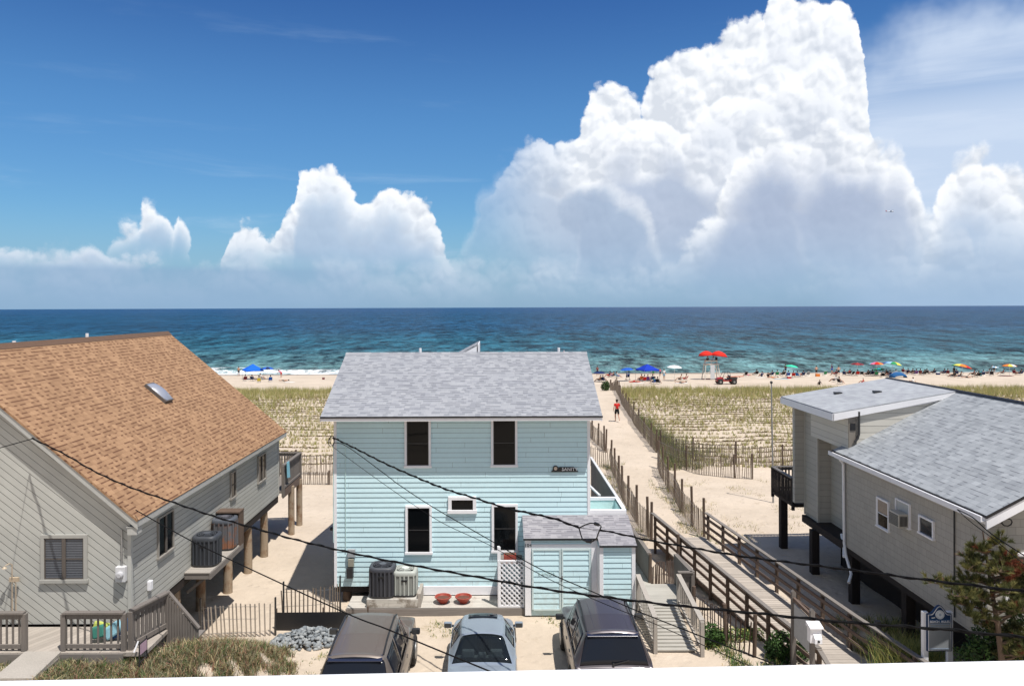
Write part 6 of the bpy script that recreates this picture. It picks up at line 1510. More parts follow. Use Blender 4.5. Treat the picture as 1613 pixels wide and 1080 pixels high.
# ================================================================ PEOPLE
def bake_skin(J, E, root, levels=1):
    bm = bmesh.new(); lay = bm.verts.layers.skin.verify(); vs = {}
    for n, (x, y, z, r) in J.items():
        v = bm.verts.new((x, y, z)); v[lay].radius = (r, r); vs[n] = v; v[lay].use_root = (n == root)
    for a, b in E: bm.edges.new((vs[a], vs[b]))
    me = bpy.data.meshes.new('skin'); bm.to_mesh(me); bm.free(); o = bpy.data.objects.new('skin', me); col.objects.link(o)
    s = o.modifiers.new('k', 'SKIN'); s.use_smooth_shade = True; s.branch_smoothing = .3
    u = o.modifiers.new('u', 'SUBSURF'); u.levels = levels; u.render_levels = levels
    bpy.context.view_layer.update()
    out = bpy.data.meshes.new_from_object(o.evaluated_get(bpy.context.evaluated_depsgraph_get())); bpy.data.objects.remove(o)
    out.polygons.foreach_set('use_smooth', [True]*len(out.polygons)); return out
def pose_def(kind):
    d = dict(P=(0, 0, .95), tv=(0, .03, 1), hv=(0, .05, 1), el=[(.25, -.04, -.28), (.25, -.04, -.28)], wr=[(.27, .04, -.52), (.27, .04, -.52)], kn=[(.10, .02, .50), (.10, .02, .50)], an=[(.11, -.02, .09)]*2)
    if kind == 'walk': d.update(tv=(0, .07, 1), el=[(.27, -.13, -.25), (.27, .07, -.27)], wr=[(.27, -.02, -.46), (.25, .24, -.40)], kn=[(.09, .17, .52), (.10, -.05, .50)], an=[(.09, .12, .10), (.10, -.38, .22)])
    if kind == 'hips': d.update(el=[(.36, -.06, -.22), (.36, -.06, -.22)], wr=[(.17, .08, -.40), (.17, .08, -.40)])
    if kind == 'arms': d.update(el=[(.30, .12, -.10), (.30, .12, -.10)], wr=[(.12, .22, .12), (.12, .22, .12)])
    if kind == 'bend': d.update(P=(0, 0, .85), tv=(0, .8, .6), hv=(0, .9, .4), el=[(.22, .25, -.22)]*2, wr=[(.2, .35, -.45)]*2)
    if kind == 'chair': d.update(P=(0, 0, .34), tv=(0, -.42, .90), hv=(0, -.1, 1), el=[(.27, .10, -.26), (.27, .10, -.26)], wr=[(.25, .32, -.24), (.25, .32, -.24)], kn=[(.12, .42, .46), (.13, .42, .44)], an=[(.13, .74, .12), (.14, .78, .10)])
    if kind == 'ground': d.update(P=(0, 0, .13), tv=(0, -.18, .98), hv=(0, .15, 1), el=[(.27, .12, -.24), (.27, -.15, -.22)], wr=[(.16, .34, -.22), (.28, -.30, -.42)], kn=[(.16, .38, .42), (.14, .45, .30)], an=[(.12, .58, .07), (.13, .72, .07)])
    if kind == 'lie': d.update(P=(0, 0, .14), tv=(0, -1, .06), hv=(0, -1, .12), el=[(.28, .10, .0), (.28, .10, .0)], wr=[(.25, .36, .0), (.25, .36, .0)], kn=[(.10, .44, .20), (.11, .46, .13)], an=[(.11, .86, .09), (.13, .90, .09)])
    return d
def skeleton(kind):
    d = pose_def(kind); P = Vector(d['P']); tv = Vector(d['tv']).normalized(); hv = Vector(d['hv']).normalized(); J = {}; E = []
    def j(n, p, r): J[n] = (*p, r)
    j('pelvis', P, .135); j('waist', P+tv*.18, .135); j('chest', P+tv*.36, .160); j('neck', P+tv*.53, .055); nk = P+tv*.53
    hf = (Vector((0, 1, 0))-hv*hv.y); hf = hf.normalized() if hf.length > .1 else Vector((0, 0, 1))
    j('jaw', nk+hv*.10+hf*.015, .072); j('skull', nk+hv*.19+hf*.01, .092); j('crown', nk+hv*.255, .068); j('nose', nk+hv*.15+hf*.098, .014)
    E += [('pelvis', 'waist'), ('waist', 'chest'), ('chest', 'neck'), ('neck', 'jaw'), ('jaw', 'skull'), ('skull', 'crown'), ('skull', 'nose')]
    sh0 = P+tv*.475
    for i, s in enumerate((-1, 1)):
        S = 'lr'[i]; j('ear'+S, nk+hv*.16+Vector((s*.092, 0, 0)), .014); E.append(('skull', 'ear'+S))
        sh = sh0+Vector((s*.165, 0, 0)); e = d['el'][i]; w = d['wr'][i]; el = sh0+Vector((s*e[0], e[1], e[2])); wr = sh0+Vector((s*w[0], w[1], w[2]))
        el = sh+(el-sh).normalized()*.29; wr = el+(wr-el).normalized()*.25
        j('sh'+S, sh, .062); j('ua'+S, sh.lerp(el, .5), .048); j('el'+S, el, .040); j('fa'+S, el.lerp(wr, .4), .040); j('wr'+S, wr, .026)
        f = (wr-el).normalized(); pm = wr+f*.05; j('pm'+S, pm, .032); side = Vector((0, 1, 0)) if abs(f.y) < .7 else Vector((s, 0, 0)); side = (side-f*side.dot(f)).normalized(); cu = f.cross(side)*s*-1
        E += [('chest', 'sh'+S), ('sh'+S, 'ua'+S), ('ua'+S, 'el'+S), ('el'+S, 'fa'+S), ('fa'+S, 'wr'+S), ('wr'+S, 'pm'+S)]
        for q, (o_, L) in enumerate(((-.028, .062), (-.01, .078), (.01, .085), (.028, .072))):
            a = pm+f*.035+side*o_; j('fb%s%d' % (S, q), a, .0095); b = a+f*L*.55+cu*.01; j('fc%s%d' % (S, q), b, .009); c = b+f*L*.4+cu*.03; j('fd%s%d' % (S, q), c, .0075)
            E += [('pm'+S, 'fb%s%d' % (S, q)), ('fb%s%d' % (S, q), 'fc%s%d' % (S, q)), ('fc%s%d' % (S, q), 'fd%s%d' % (S, q))]
        a = wr+f*.03+side*.035; j('ta'+S, a, .012); b = a+f*.035+side*.025; j('tb'+S, b, .010); E += [('pm'+S, 'ta'+S), ('ta'+S, 'tb'+S)]
        hp = P+Vector((s*.09, 0, -.03 if kind in ('stand', 'walk', 'hips', 'arms') else -.01)); k = Vector((s*d['kn'][i][0], d['kn'][i][1], d['kn'][i][2])); a_ = Vector((s*d['an'][i][0], d['an'][i][1], d['an'][i][2]))
        j('hp'+S, hp, .098); j('th'+S, hp.lerp(k, .5), .080); j('kn'+S, k, .056); j('cf'+S, k.lerp(a_, .35), .056); j('an'+S, a_, .036)
        sd = a_-k; fwd = Vector((0, 1, 0)) if abs(sd.normalized().y) < .8 else Vector((0, .25, 1)).normalized()
        j('bl'+S, a_+fwd*.11-Vector((0, 0, .05 if abs(sd.normalized().y) < .8 else 0)), .034); j('to'+S, a_+fwd*.18-Vector((0, 0, .058 if abs(sd.normalized().y) < .8 else 0)), .024)
        E += [('pelvis', 'hp'+S), ('hp'+S, 'th'+S), ('th'+S, 'kn'+S), ('kn'+S, 'cf'+S), ('cf'+S, 'an'+S), ('an'+S, 'bl'+S), ('bl'+S, 'to'+S)]
    return J, E
PM = {}
def chk(l):
    l = l.replace(', second', ' second').replace('small pale umbrella', 'pale umbrella')
    return l
def pose_meshes(kind):
    if kind in PM: return PM[kind]
    J, E = skeleton(kind); body = bake_skin(J, E, 'pelvis')
    def sub(names, edges, grow, root, over={}):
        jj = {n: (*J[n][:3], J[n][3]+grow) for n in names}
        for n, r in over.items():
            if n in jj: jj[n] = (*jj[n][:3], r)
        return bake_skin(jj, edges, root)
    def mid(a, b, q, r): A, B = Vector(J[a][:3]), Vector(J[b][:3]); p = A.lerp(B, q); return (*p, r)
    J['st_l'] = mid('thl', 'knl', .55, .072); J['st_r'] = mid('thr', 'knr', .55, .072)
    shorts = sub(['waist', 'pelvis', 'hpl', 'hpr', 'thl', 'thr', 'st_l', 'st_r'], [('waist', 'pelvis'), ('pelvis', 'hpl'), ('pelvis', 'hpr'), ('hpl', 'thl'), ('hpr', 'thr'), ('thl', 'st_l'), ('thr', 'st_r')], .018, 'pelvis', {'waist': .13})
    J['sl_l'] = mid('ual', 'ell', .3, .052); J['sl_r'] = mid('uar', 'elr', .3, .052)
    shirt = sub(['pelvis', 'waist', 'chest', 'shl', 'shr', 'ual', 'uar', 'sl_l', 'sl_r'], [('pelvis', 'waist'), ('waist', 'chest'), ('chest', 'shl'), ('chest', 'shr'), ('shl', 'ual'), ('shr', 'uar'), ('ual', 'sl_l'), ('uar', 'sl_r')], .020, 'chest')
    hv = Vector(J['crown'][:3])-Vector(J['skull'][:3]); back = Vector((0, -1, 0)); back = (back-hv*(back.dot(hv)/hv.length_squared)).normalized()
    JJ = {'a': (*(Vector(J['skull'][:3])+back*.022+hv*.15), .094), 'b': (*(Vector(J['crown'][:3])+back*.012+hv*.15), .074), 'c': (*(Vector(J['jaw'][:3])+back*.04), .060)}
    hair = bake_skin(JJ, [('c', 'a'), ('a', 'b')], 'a')
    PM[kind] = (body, shorts, shirt, hair); return PM[kind]
SKIN = {'fair': paint((.50, .28, .20), .55, .06), 'tan': paint((.38, .19, .115), .55, .06), 'brown': paint((.20, .095, .055), .55, .06)}
HAIR = {'dark': paint((.02, .013, .010), .6, .2), 'brown': paint((.07, .04, .022), .6, .2), 'blond': paint((.30, .20, .09), .6, .2)}
COLS = {'navy': (.015, .03, .10), 'black': (.012, .012, .014), 'red': (.50, .025, .02), 'maroon': (.15, .02, .03), 'blue': (.02, .10, .45), 'pale blue': (.25, .45, .62), 'white': (.75, .75, .74), 'yellow': (.65, .55, .08), 'teal': (.02, .30, .32),
        'green': (.03, .25, .10), 'pink': (.6, .15, .25), 'orange': (.65, .20, .04), 'grey': (.25, .26, .27), 'purple': (.15, .05, .25), 'striped blue': (.05, .18, .5)}
GP = 'beachgoers on the sand'
def person(label, loc, kind='stand', rz=0, shirt=None, shorts='navy', skin='fair', hair='dark', sc_=1.0, group=GP):
    b, s, t, h = pose_meshes(kind)
    root = bpy.data.objects.new('person', None); col.objects.link(root); root.location = loc; root.rotation_euler = (0, 0, R(rz)); root.scale = (sc_,)*3; root.empty_display_size = .2
    tag(root, chk(label), 'person', group)
    def ch(nm, me, mt):
        key = (nm, kind, mt.name)
        if key not in PM: c = me.copy(); c.materials.clear(); c.materials.append(mt); c.name = nm; PM[key] = c
        mesh_obj(nm, PM[key], root)
    ch('body', b, SKIN[skin]); ch('hair', h, HAIR[hair])
    if shorts: ch('shorts', s, cloth(COLS[shorts]))
    if shirt: ch('shirt', t, cloth(COLS[shirt]))
    return root
# walker on the path
g0 = ground(972, 664.5)
person('man in red shirt and black shorts walking away along the sandy path', tuple(g0), 'walk', 8, 'red', 'black', 'fair', 'dark', 1.0, group=None)

# ================================================================ BEACH FURNITURE
CHM = {}
def beach_chair(label, loc, rz, c):
    key = c
    if key not in CHM:
        r = T('beach_chair', label, 'beach chair', (0, 0, 0), 0, 'folding beach chairs')
        m = MB()
        for s in (-1, 1):
            m.tube([(s*.27, .28, .0), (s*.27, .26, .30), (s*.27, -.20, .26), (s*.27, -.52, .80)], .014, 6); m.tube([(s*.27, -.38, .0), (s*.27, .12, .50), (s*.27, -.33, .50)], .014, 6)
        m.tube([(-.27, -.52, .80), (.27, -.52, .80)], .014, 6); m.tube([(-.27, .28, .01), (.27, .28, .01)], .014, 6); m.tube([(-.27, -.38, .01), (.27, -.38, .01)], .014, 6); m.build('frame', METAL, r, L=True)
        m = MB(); m.prism([(-.26, .26, .30), (.26, .26, .30), (.26, .0, .24), (.26, -.20, .26), (-.26, -.20, .26), (-.26, .0, .24)], (0, 0, -.012)); m.build('seat', cloth(COLS[c]), r, L=True)
        m = MB(); m.prism([(-.26, -.21, .28), (.26, -.21, .28), (.26, -.51, .79), (-.26, -.51, .79)], (0, -.012, -.006)); m.build('backrest', cloth(COLS[c]), r, L=True)
        CHM[key] = r; o = r
    else: o = copy_tree(CHM[key])
    o.location = loc; o.rotation_euler = (0, 0, R(rz)); o['label'] = label; return o
def umbrella(label, pxc, pytop, pxw, pybase, cols, tilt=(0, 0), base_px=None, group='beach umbrellas', flat=.32, th=None):
    g_ = ground(base_px or pxc, pybase); s = F/g_.y; r = pxw/2/s; top = at(pxc, pytop, g_.y)
    root = T('beach_umbrella', label, 'umbrella', tuple(g_), 0, group); n = 8*4; rings = [(0, 0), (.35, .07), (.7, .25), (1.0, .58)] if not th else th
    ax = (top-g_).normalized(); rt = Vector((0, 0, 1)).rotation_difference((ax+Vector((tilt[0], tilt[1], 0))).normalized())
    hgt = r*flat/.58*1.0
    m = MB(); V = [Vector((0, 0, 0))]
    for (q, dz) in rings[1:]:
        for k in range(n):
            a = 2*math.pi*k/n; sc2 = 1-.035*math.cos(8*a+math.pi)*-1*(q); V.append(Vector((r*q*sc2*math.cos(a), r*q*sc2*math.sin(a), -dz*hgt/.58*.58)))
    V = [top+rt @ v for v in V]; base = len(m.v); m.v = [tuple(v) for v in V]; nc = len(cols)
    for k in range(n):
        ci = (k//4) % nc; k2 = (k+1) % n; m.f.append([0, 1+k, 1+k2]); m.mi.append(ci)
        for j_ in range(len(rings)-2): a_ = 1+j_*n; m.f.append([a_+k, a_+n+k, a_+n+k2, a_+k2]); m.mi.append(ci)
    c_ = m.build('canopy', [cloth(COLS[c] if isinstance(c, str) else c) for c in cols], root, uv=False); c_.modifiers.new('s', 'SOLIDIFY').thickness = .012
    m = MB(); m.tube([g_-Vector((0, 0, .3)), top+ax*.06], .022, 8); m.build('pole', WHITE, root, auto=60)
    m = MB()
    for k in range(8): a = 2*math.pi*k/8; m.tube([top+rt @ Vector((0, 0, -.05*hgt-.03)), top+rt @ Vector((r*.96*math.cos(a), r*.96*math.sin(a), -.96*.58*hgt-.01))], .007, 4)
    m.build('ribs', METAL, root); return root
def tent(label, px0, px1, pytop, pyeave, pybase, c, rz=0, group='pop up canopies'):
    pc = (px0+px1)/2; g_ = ground(pc, pybase); s = F/g_.y; w = (px1-px0)/s/2; zt = at(pc, pytop, g_.y).z; ze = at(pc, pyeave, g_.y).z
    root = T('canopy_tent', label, 'canopy tent', tuple(g_), 0, group); q = w/ (abs(math.cos(rz))+abs(math.sin(rz)))
    C = [g_+Vector((x*math.cos(rz)-y*math.sin(rz), x*math.sin(rz)+y*math.cos(rz), 0)) for x, y in ((-q, -q), (q, -q), (q, q), (-q, q))]
    m = MB(); E_ = [Vector((p.x, p.y, ze)) for p in C]; V = [Vector((g_.x, g_.y, zt))]+E_+[e-Vector((0, 0, .22)) for e in E_]+[(E_[i]+E_[(i+1) % 4])/2-Vector((0, 0, .05)) for i in range(4)]+[(E_[i]+E_[(i+1) % 4])/2-Vector((0, 0, .16)) for i in range(4)]
    f = []
    for i in range(4): i2 = (i+1) % 4; f += [(0, 1+i, 9+i), (0, 9+i, 1+i2), (1+i, 5+i, 13+i, 9+i), (9+i, 13+i, 5+i2, 1+i2)]
    m.add(V, f); o = m.build('canopy', cloth(c), root); o.modifiers.new('s', 'SOLIDIFY').thickness = .01
    for p in C: m = MB(); m.tube([(p.x, p.y, gz(p.x, p.y)-.1), (p.x, p.y, ze-.02)], .022, 6); m.build('leg', METAL, root)
    return root
def towel(label, px, py, rz, c, w=.75, l=1.7):
    g_ = ground(px, py); root = None; a = R(rz); m = MB(); ux, uy = Vector((math.cos(a), math.sin(a), 0)), Vector((-math.sin(a), math.cos(a), 0)); V = []
    for i in range(6):
        for j in range(9): p = g_+ux*w*(i/5-.5)+uy*l*(j/8-.5); V.append((p.x, p.y, gz(p.x, p.y)+.03+.015*noise.noise(Vector((p.x*3, p.y*3, 0)))))
    m.add(V, [(i*9+j, (i+1)*9+j, (i+1)*9+j+1, i*9+j+1) for i in range(5) for j in range(8)]); o = m.build('beach_towel', cloth(COLS[c])); o.modifiers.new('s', 'SOLIDIFY').thickness = .02
    tag(o, label, 'towel', 'towels spread on the sand'); return o
def thing_box(name, label, cat, px, py, c, size, group=None, handle=True, dx=0):
    g_ = ground(px, py); root = T(name, label, cat, tuple(g_), 0, group); w, d, h = size
    m = MB(); m.box(-w/2, w/2, -d/2, d/2, 0, h*.8); m.build('body', cloth(COLS[c]), root, L=True, bevel=.03)
    m = MB(); m.box(-w/2-.01, w/2+.01, -d/2-.01, d/2+.01, h*.8, h); m.build('lid', WHITE if name == 'cooler' else cloth(COLS[c]), root, L=True, bevel=.02)
    if handle: m = MB(); m.tube([(-w/2-.02, 0, h*.6), (-w/2+.02, 0, h+.12), (w/2-.02, 0, h+.12), (w/2+.02, 0, h*.6)], .014, 5); m.build('handle', METAL, root, L=True)
    return root
def sit(px, py, rz, ccol, skin, shirt, shorts, where, hair='dark', kind='chair', sc_=1.0):
    g_ = ground(px, py); wear = (shirt+' top' if shirt else 'bare top')+', '+shorts+' bottoms'
    a = R(rz)
    if kind == 'chair':
        beach_chair('%s folding chair %s' % (ccol, where), tuple(g_), rz, ccol)
        person('seated person, %s, %s' % (wear, where), tuple(g_-Vector((0, 0, .0))+Vector((math.sin(a)*.0, 0, 0))), 'chair', rz, shirt, shorts, skin, hair, sc_)
    else: person('%s person, %s, %s' % ('sand sitting' if kind == 'ground' else 'lying', wear, where), tuple(g_+Vector((0, 0, .03 if kind == 'ground' else .05))), kind, rz, shirt, shorts, skin, hair, sc_)
def std(px, py, rz, kind, skin, shirt, shorts, where, hair='dark', sc_=1.0):
    g_ = ground(px, py); z_ = max(g_.z, -3.62); wear = (shirt+' top' if shirt else 'bare chest')+', '+shorts+' bottoms,'
    person('%s person in %s' % ({'stand': 'standing', 'hips': 'akimbo', 'arms': 'arms raised', 'bend': 'bending', 'walk': 'walking'}[kind], wear if False else wear+' '+where), (g_.x, g_.y, z_), kind, rz, shirt, shorts, skin, hair, sc_)

# -- far left group
tent('bright blue pop up canopy nearest the grey house roof on the left beach', 380, 417, 573, 582, 597, (.01, .12, .62), .5)
umbrella('dark blue umbrella touching the right of the left blue canopy', 421, 577.5, 21, 597, ['navy', 'blue'], base_px=421)
std(376, 592, 10, 'stand', 'tan', None, 'black', 'at the water edge left of the blue canopy')
sit(386, 600, 30, 'maroon', 'fair', None, 'navy', 'under the left edge of the blue canopy')
sit(398.5, 600, -20, 'navy', 'fair', 'navy', 'black', 'under the middle of the left blue canopy')
sit(408, 602.5, 15, 'yellow', 'tan', 'black', 'navy', 'just outside the left blue canopy')
sit(412, 598, -40, 'white', 'fair', 'white', 'grey', 'behind the yellow chair at the left blue canopy')
sit(426, 601, 20, 'blue', 'tan', 'teal', 'black', 'right of the left blue canopy')
std(443, 594.5, 60, 'bend', 'fair', 'pink', 'red', 'at the surf left of the cottage roof')
sit(448, 601, 80, 'black', 'tan', None, 'black', 'at the white towel left of the cottage roof', kind='lie')
towel('white towel on the sand left of the cottage roof', 456, 602, 75, 'white')
thing_box('beach_bag', 'small dark red bag alone on the sand beside the cottage roof edge', 'bag', 509.5, 597.5, 'maroon', (.4, .25, .3))
# -- right of cottage
umbrella('navy umbrella closest to the cottage roof corner', 944, 584.5, 19.5, 601, ['navy'], base_px=944)
std(941, 592, 0, 'stand', 'tan', 'maroon', 'black', 'behind the navy umbrella by the cottage roof')
sit(944, 601.5, 60, 'black', 'tan', None, 'black', 'beneath the navy umbrella by the cottage roof')
sit(959, 594, 60, 'pink', 'tan', 'navy', 'red', 'between the navy and the blue umbrella')
sit(965, 594.5, 50, 'navy', 'fair', None, 'purple', 'right of the pair by the navy umbrella')
sit(973, 595, -60, 'pale blue', 'fair', 'white', 'blue', 'at the pale blue chair left of the blue umbrella')
umbrella('bright blue flat umbrella left of the big blue canopy', 987.5, 579, 21, 600, ['blue'], base_px=989)
ST = T('baby_stroller', 'black baby stroller standing under the bright blue umbrella', 'stroller', tuple(ground(989, 598.5)))
m = MB(); m.prism([(-.25, -.3, .5), (-.25, .35, .45), (-.25, .35, .8), (-.25, -.1, .65)], (.5, 0, 0)); m.build('seat', cloth(COLS['black']), ST, L=True)
m = MB(); m.prism([(-.26, -.38, .75), (-.26, -.1, .70), (-.26, .05, 1.05), (-.26, -.15, 1.12), (-.26, -.36, 1.0)], (.52, 0, 0)); m.build('hood', cloth(COLS['navy']), ST, L=True)
m = MB(); [m.tube([(s*.26, .4, .15), (s*.24, -.1, .6), (s*.24, -.6, 1.05)], .015, 5) for s in (-1, 1)]; [m.tube([(s*.26, -.35, .15), (s*.24, .1, .6)], .015, 5) for s in (-1, 1)]; m.tube([(-.24, -.6, 1.05), (.24, -.6, 1.05)], .015, 5); m.build('frame', METAL, ST, L=True)
for sx in (-1, 1):
    for sy in (-.35, .4): m = MB(); m.lathe([(.05, -.02), (.13, -.02), (.13, .02), (.05, .02)], (sx*.28, sy, .13), 14, axis='X'); m.build('wheel', TYRE, ST, L=True)
sit(1000, 602, 95, 'red', 'fair', None, 'red', 'on the red towel right of the stroller', kind='lie')
towel('red towel right of the baby stroller', 1000, 601.3, 95, 'red'); towel('white towel next to the red towel', 1006, 603.2, 85, 'white')
tent('large royal blue pop up canopy between the blue and the white umbrellas', 1002.5, 1037, 573.2, 581.5, 599, (.01, .04, .40), .35)
for px, py, rz, cc, sk, sh, so, wh in ((1009, 600, 30, 'orange', 'fair', 'orange', 'black', 'first from the left under the royal blue canopy'), (1015, 601, 0, 'red', 'tan', None, 'red', 'second from the left under the royal blue canopy'), (1021, 600.5, -20, 'purple', 'fair', 'orange', 'navy', 'third from the left under the royal blue canopy'), (1027, 600, 10, 'navy', 'tan', None, 'purple', 'rightmost under the royal blue canopy'),
    (1030, 604.5, 30, 'blue', 'fair', 'teal', 'navy', 'front of the royal blue canopy, left chair'), (1037, 604.5, -35, 'black', 'tan', 'black', 'navy', 'front of the royal blue canopy, right chair')): sit(px, py, rz, cc, sk, sh, so, wh)
std(1029, 593.5, 180, 'stand', 'fair', 'yellow', 'green', 'behind the royal blue canopy'); std(1040, 592.5, 150, 'stand', 'tan', 'pink', 'navy', 'by the water right of the royal blue canopy', sc_=.8)
std(1046, 598, 170, 'stand', 'tan', 'white', 'pale blue', 'left of the white umbrella')
umbrella('plain white umbrella between the royal canopy and the lifeguard stand', 1062.5, 575, 23, 599.5, ['white'], base_px=1062)
sit(1071, 600, 75, 'maroon', 'tan', None, 'black', 'under the right side of the white umbrella'); sit(1079, 599.5, 60, 'red', 'fair', None, 'red', 'right of the white umbrella')
sit(1073, 604, 90, 'white', 'tan', None, 'black', 'on the white towel in front of the white umbrella', kind='lie'); towel('white towel in front of the white umbrella', 1073, 603.2, 90, 'white', .9, 1.9)
# lifeguard stand
def lifeguard():
    g_ = ground(1120, 597.5); root = T('lifeguard_stand', 'tall white timber lifeguard stand on splayed legs above the beach', 'lifeguard stand', tuple(g_)); W_ = paint((.62, .58, .52), .7, .15)
    zt = 2.5
    for sx in (-1, 1):
        for sy in (-1, 1): m = MB(); m.bar((sx*1.25, sy*1.0, -.1), (sx*1.0, sy*.55, zt), .10); m.build('leg', W_, root, L=True)
    m = MB(); m.box(-1.15, 1.15, -.65, .65, zt, zt+.07); m.box(-1.1, 1.1, .0, .05, zt-.18, zt); m.build('platform', W_, root, L=True)
    m = MB()
    for sx in (-1, 1): m.bar((sx*1.22, -.9, .2), (sx*1.02, .5, 2.2), .06, .08)
    m.bar((-1.2, -.95, .3), (.2, -.6, 2.3), .06, .08); m.bar((.3, -.6, 2.4), (1.2, -.95, .3), .06, .08); m.bar((-1.1, .8, 1.0), (1.1, .8, 1.0), .06, .08); m.bar((-1.1, -.8, 1.2), (1.1, -.8, 1.2), .06, .08); m.build('brace', W_, root, L=True)
    m = MB(); m.box(-.35, .35, -.93, -.90, .15, 2.45); m.build('ladder_board', paint((.55, .57, .6), .6), root, L=True)
    m = MB(); m.box(-1.0, 1.0, -.15, .25, zt+.45, zt+.50); m.box(-1.0, 1.0, -.22, -.17, zt+.5, zt+.64); [m.box(x, x+.06, -.15, .2, zt+.07, zt+.45) for x in (-1, 0, .94)]; m.build('bench', W_, root, L=True)
    z = g_.z+zt+.20
    person('lifeguard in black top seated at the left on the stand', (g_.x-.62, g_.y+.05, z), 'chair', 10, 'black', 'red', 'tan', 'dark', group='lifeguards on the stand')
    person('lifeguard in pale blue top seated at the right on the stand', (g_.x+.35, g_.y+.05, z), 'chair', -5, 'pale blue', 'navy', 'tan', 'dark', group='lifeguards on the stand')
    thing = T('rescue_pack', 'dark rescue pack hanging at the right end of the lifeguard bench', 'bag', (g_.x+.88, g_.y, g_.z+zt+.52), 0); m = MB(); m.box(-.16, .16, -.18, .2, 0, .55); m.build('pack', cloth(COLS['black']), thing, L=True, bevel=.06); m = MB(); m.tube([(-.08, -.18, .1), (-.08, -.26, .3), (-.08, -.18, .5)], .02, 5); m.build('strap', BLACK, thing, L=True)
    for px, w, pyt, lb in ((1111.5, 23, 552.3, 'red umbrella on the lifeguard stand, left one'), (1132.5, 26, 552.5, 'red umbrella on the lifeguard stand, right larger one')):
        r = w/2/(F/g_.y); top = at(px, pyt, g_.y); bx = g_.x+(-.55 if px < 1120 else .55)
        rt = T('beach_umbrella', lb, 'umbrella', (bx, g_.y, g_.z+zt), 0, 'red umbrellas on the lifeguard stand'); n = 24; V = [top]; 
        for q, dz in ((.4, .10), (.75, .30), (1, .62)):
            for k in range(n): a = 2*math.pi*k/n; V.append(top+Vector((r*q*math.cos(a), r*q*math.sin(a), -dz*r+(.12*q*math.cos(a) if px < 1120 else -.14*q*math.cos(a)))))
        m = MB(); f = [(0, 1+k, 1+(k+1) % n) for k in range(n)]+[(1+j*n+k, 1+(j+1)*n+k, 1+(j+1)*n+(k+1) % n, 1+j*n+(k+1) % n) for j in range(2) for k in range(n)]; m.add(V, f); o = m.build('canopy', cloth((.62, .03, .02)), rt, uv=False, auto=60); o.modifiers.new('s', 'SOLIDIFY').thickness = .012
        m = MB(); m.tube([(bx, g_.y-.05, g_.z+zt), top], .022, 6); m.build('pole', METAL, rt)
    sr = T('rescue_board', 'dark rescue gear lying in the shade under the lifeguard stand', 'rescue gear', (g_.x+.1, g_.y+.2, g_.z)); m = MB()
    m.add([(math.cos(a)*1.5*(1-.2*abs(math.sin(a))), math.sin(a)*.28, z_) for z_ in (.05, .14) for a in np.linspace(0, 2*math.pi, 24, endpoint=False)], [tuple(range(24))[::-1], tuple(range(24, 48))]+[(k, (k+1) % 24, 24+(k+1) % 24, 24+k) for k in range(24)]); m.build('board', paint((.16, .05, .05), .5), sr, L=True)
lifeguard()
# utility vehicle
def utv():
    g_ = ground(1144, 605); root = T('utility_vehicle', 'red and black four wheel beach patrol utility vehicle with roll cage', 'utility vehicle', tuple(g_)); RD_ = paint((.35, .02, .02), .35, .08); X = MB
    for x in (-1.05, 1.0):
        for y in (-.65, .65): m = X(); m.lathe([(.16, -.14), (.36, -.14), (.40, -.08), (.40, .08), (.36, .14), (.16, .14)], (x, y, .40), 20, axis='Y'); w_ = m.build('wheel', TYRE, root, L=True, auto=35); m = X(); m.lathe([(.15, -.145), (.15, .145)], (x, y, .40), 12, axis='Y'); m.build('rim', METAL, w_, L=True)
    m = X(); m.prism([(-1.5, -.55, .45), (-1.5, -.55, .75), (-1.3, -.55, .98), (-.6, -.55, 1.08), (-.45, -.55, .62), (.35, -.55, .62), (.45, -.55, .85), (1.45, -.55, .85), (1.45, -.55, .50)], (0, 1.1, 0)); m.build('body', RD_, root, L=True, bevel=.04)
    m = X(); m.box(.4, 1.5, -.68, .68, .86, 1.08); m.build('cargo_bed', paint((.03, .03, .03), .6), root, L=True, bevel=.03)
    for x in (-1.05, 1.0): m = X(); m.box(x-.45, x+.45, -.72, .72, .74, .82); m.build('fender', TRIM, root, L=True, bevel=.05)
    m = X(); m.box(-.15, .3, -.5, .5, .62, .82); m.prism([(.2, -.5, .82), (.35, -.5, .82), (.48, -.5, 1.35), (.36, -.5, 1.35)], (0, 1.0, 0)); m.build('seat', BLACK, root, L=True, bevel=.03)
    m = X()
    for y in (-.6, .6): m.tube([(-.75, y, 1.0), (-.35, y, 1.85), (.35, y, 1.9), (.5, y, 1.0)], .03, 6)
    for x, z in ((-.35, 1.85), (.35, 1.9)): m.tube([(x, -.6, z), (x, .6, z)], .03, 6)
    m.build('roll_cage', TRIM, root, L=True)
    m = X(); m.tube([(-.45, .2, 1.0), (-.25, .2, 1.15)], .02, 6); m.lathe([(.16, 1.15), (.17, 1.17), (.14, 1.17)], (-.2, .2, 0), 14, cap0=False, cap1=False); m.build('steering_wheel', BLACK, root, L=True)
    b_ = T('rescue_surfboard', 'orange and white rescue board sticking out over the vehicle bed', 'surfboard', tuple(g_+Vector((1.3, 0, 1.1)))); m = X()
    m.add([(math.cos(a)*1.35, math.sin(a)*.28, z_+.05*math.cos(a)) for z_ in (0, .10) for a in np.linspace(0, 2*math.pi, 28, endpoint=False)], [tuple(range(28))[::-1], tuple(range(28, 56))]+[(k, (k+1) % 28, 28+(k+1) % 28, 28+k) for k in range(28)]); m.build('board', paint((.60, .22, .12), .4), b_, L=True)
    m = X(); m.prism([(.6, -.01, -.12), (.85, -.01, 0), (.65, -.01, 0)], (0, .02, 0)); m.build('fin', BLACK, b_, L=True)
utv()
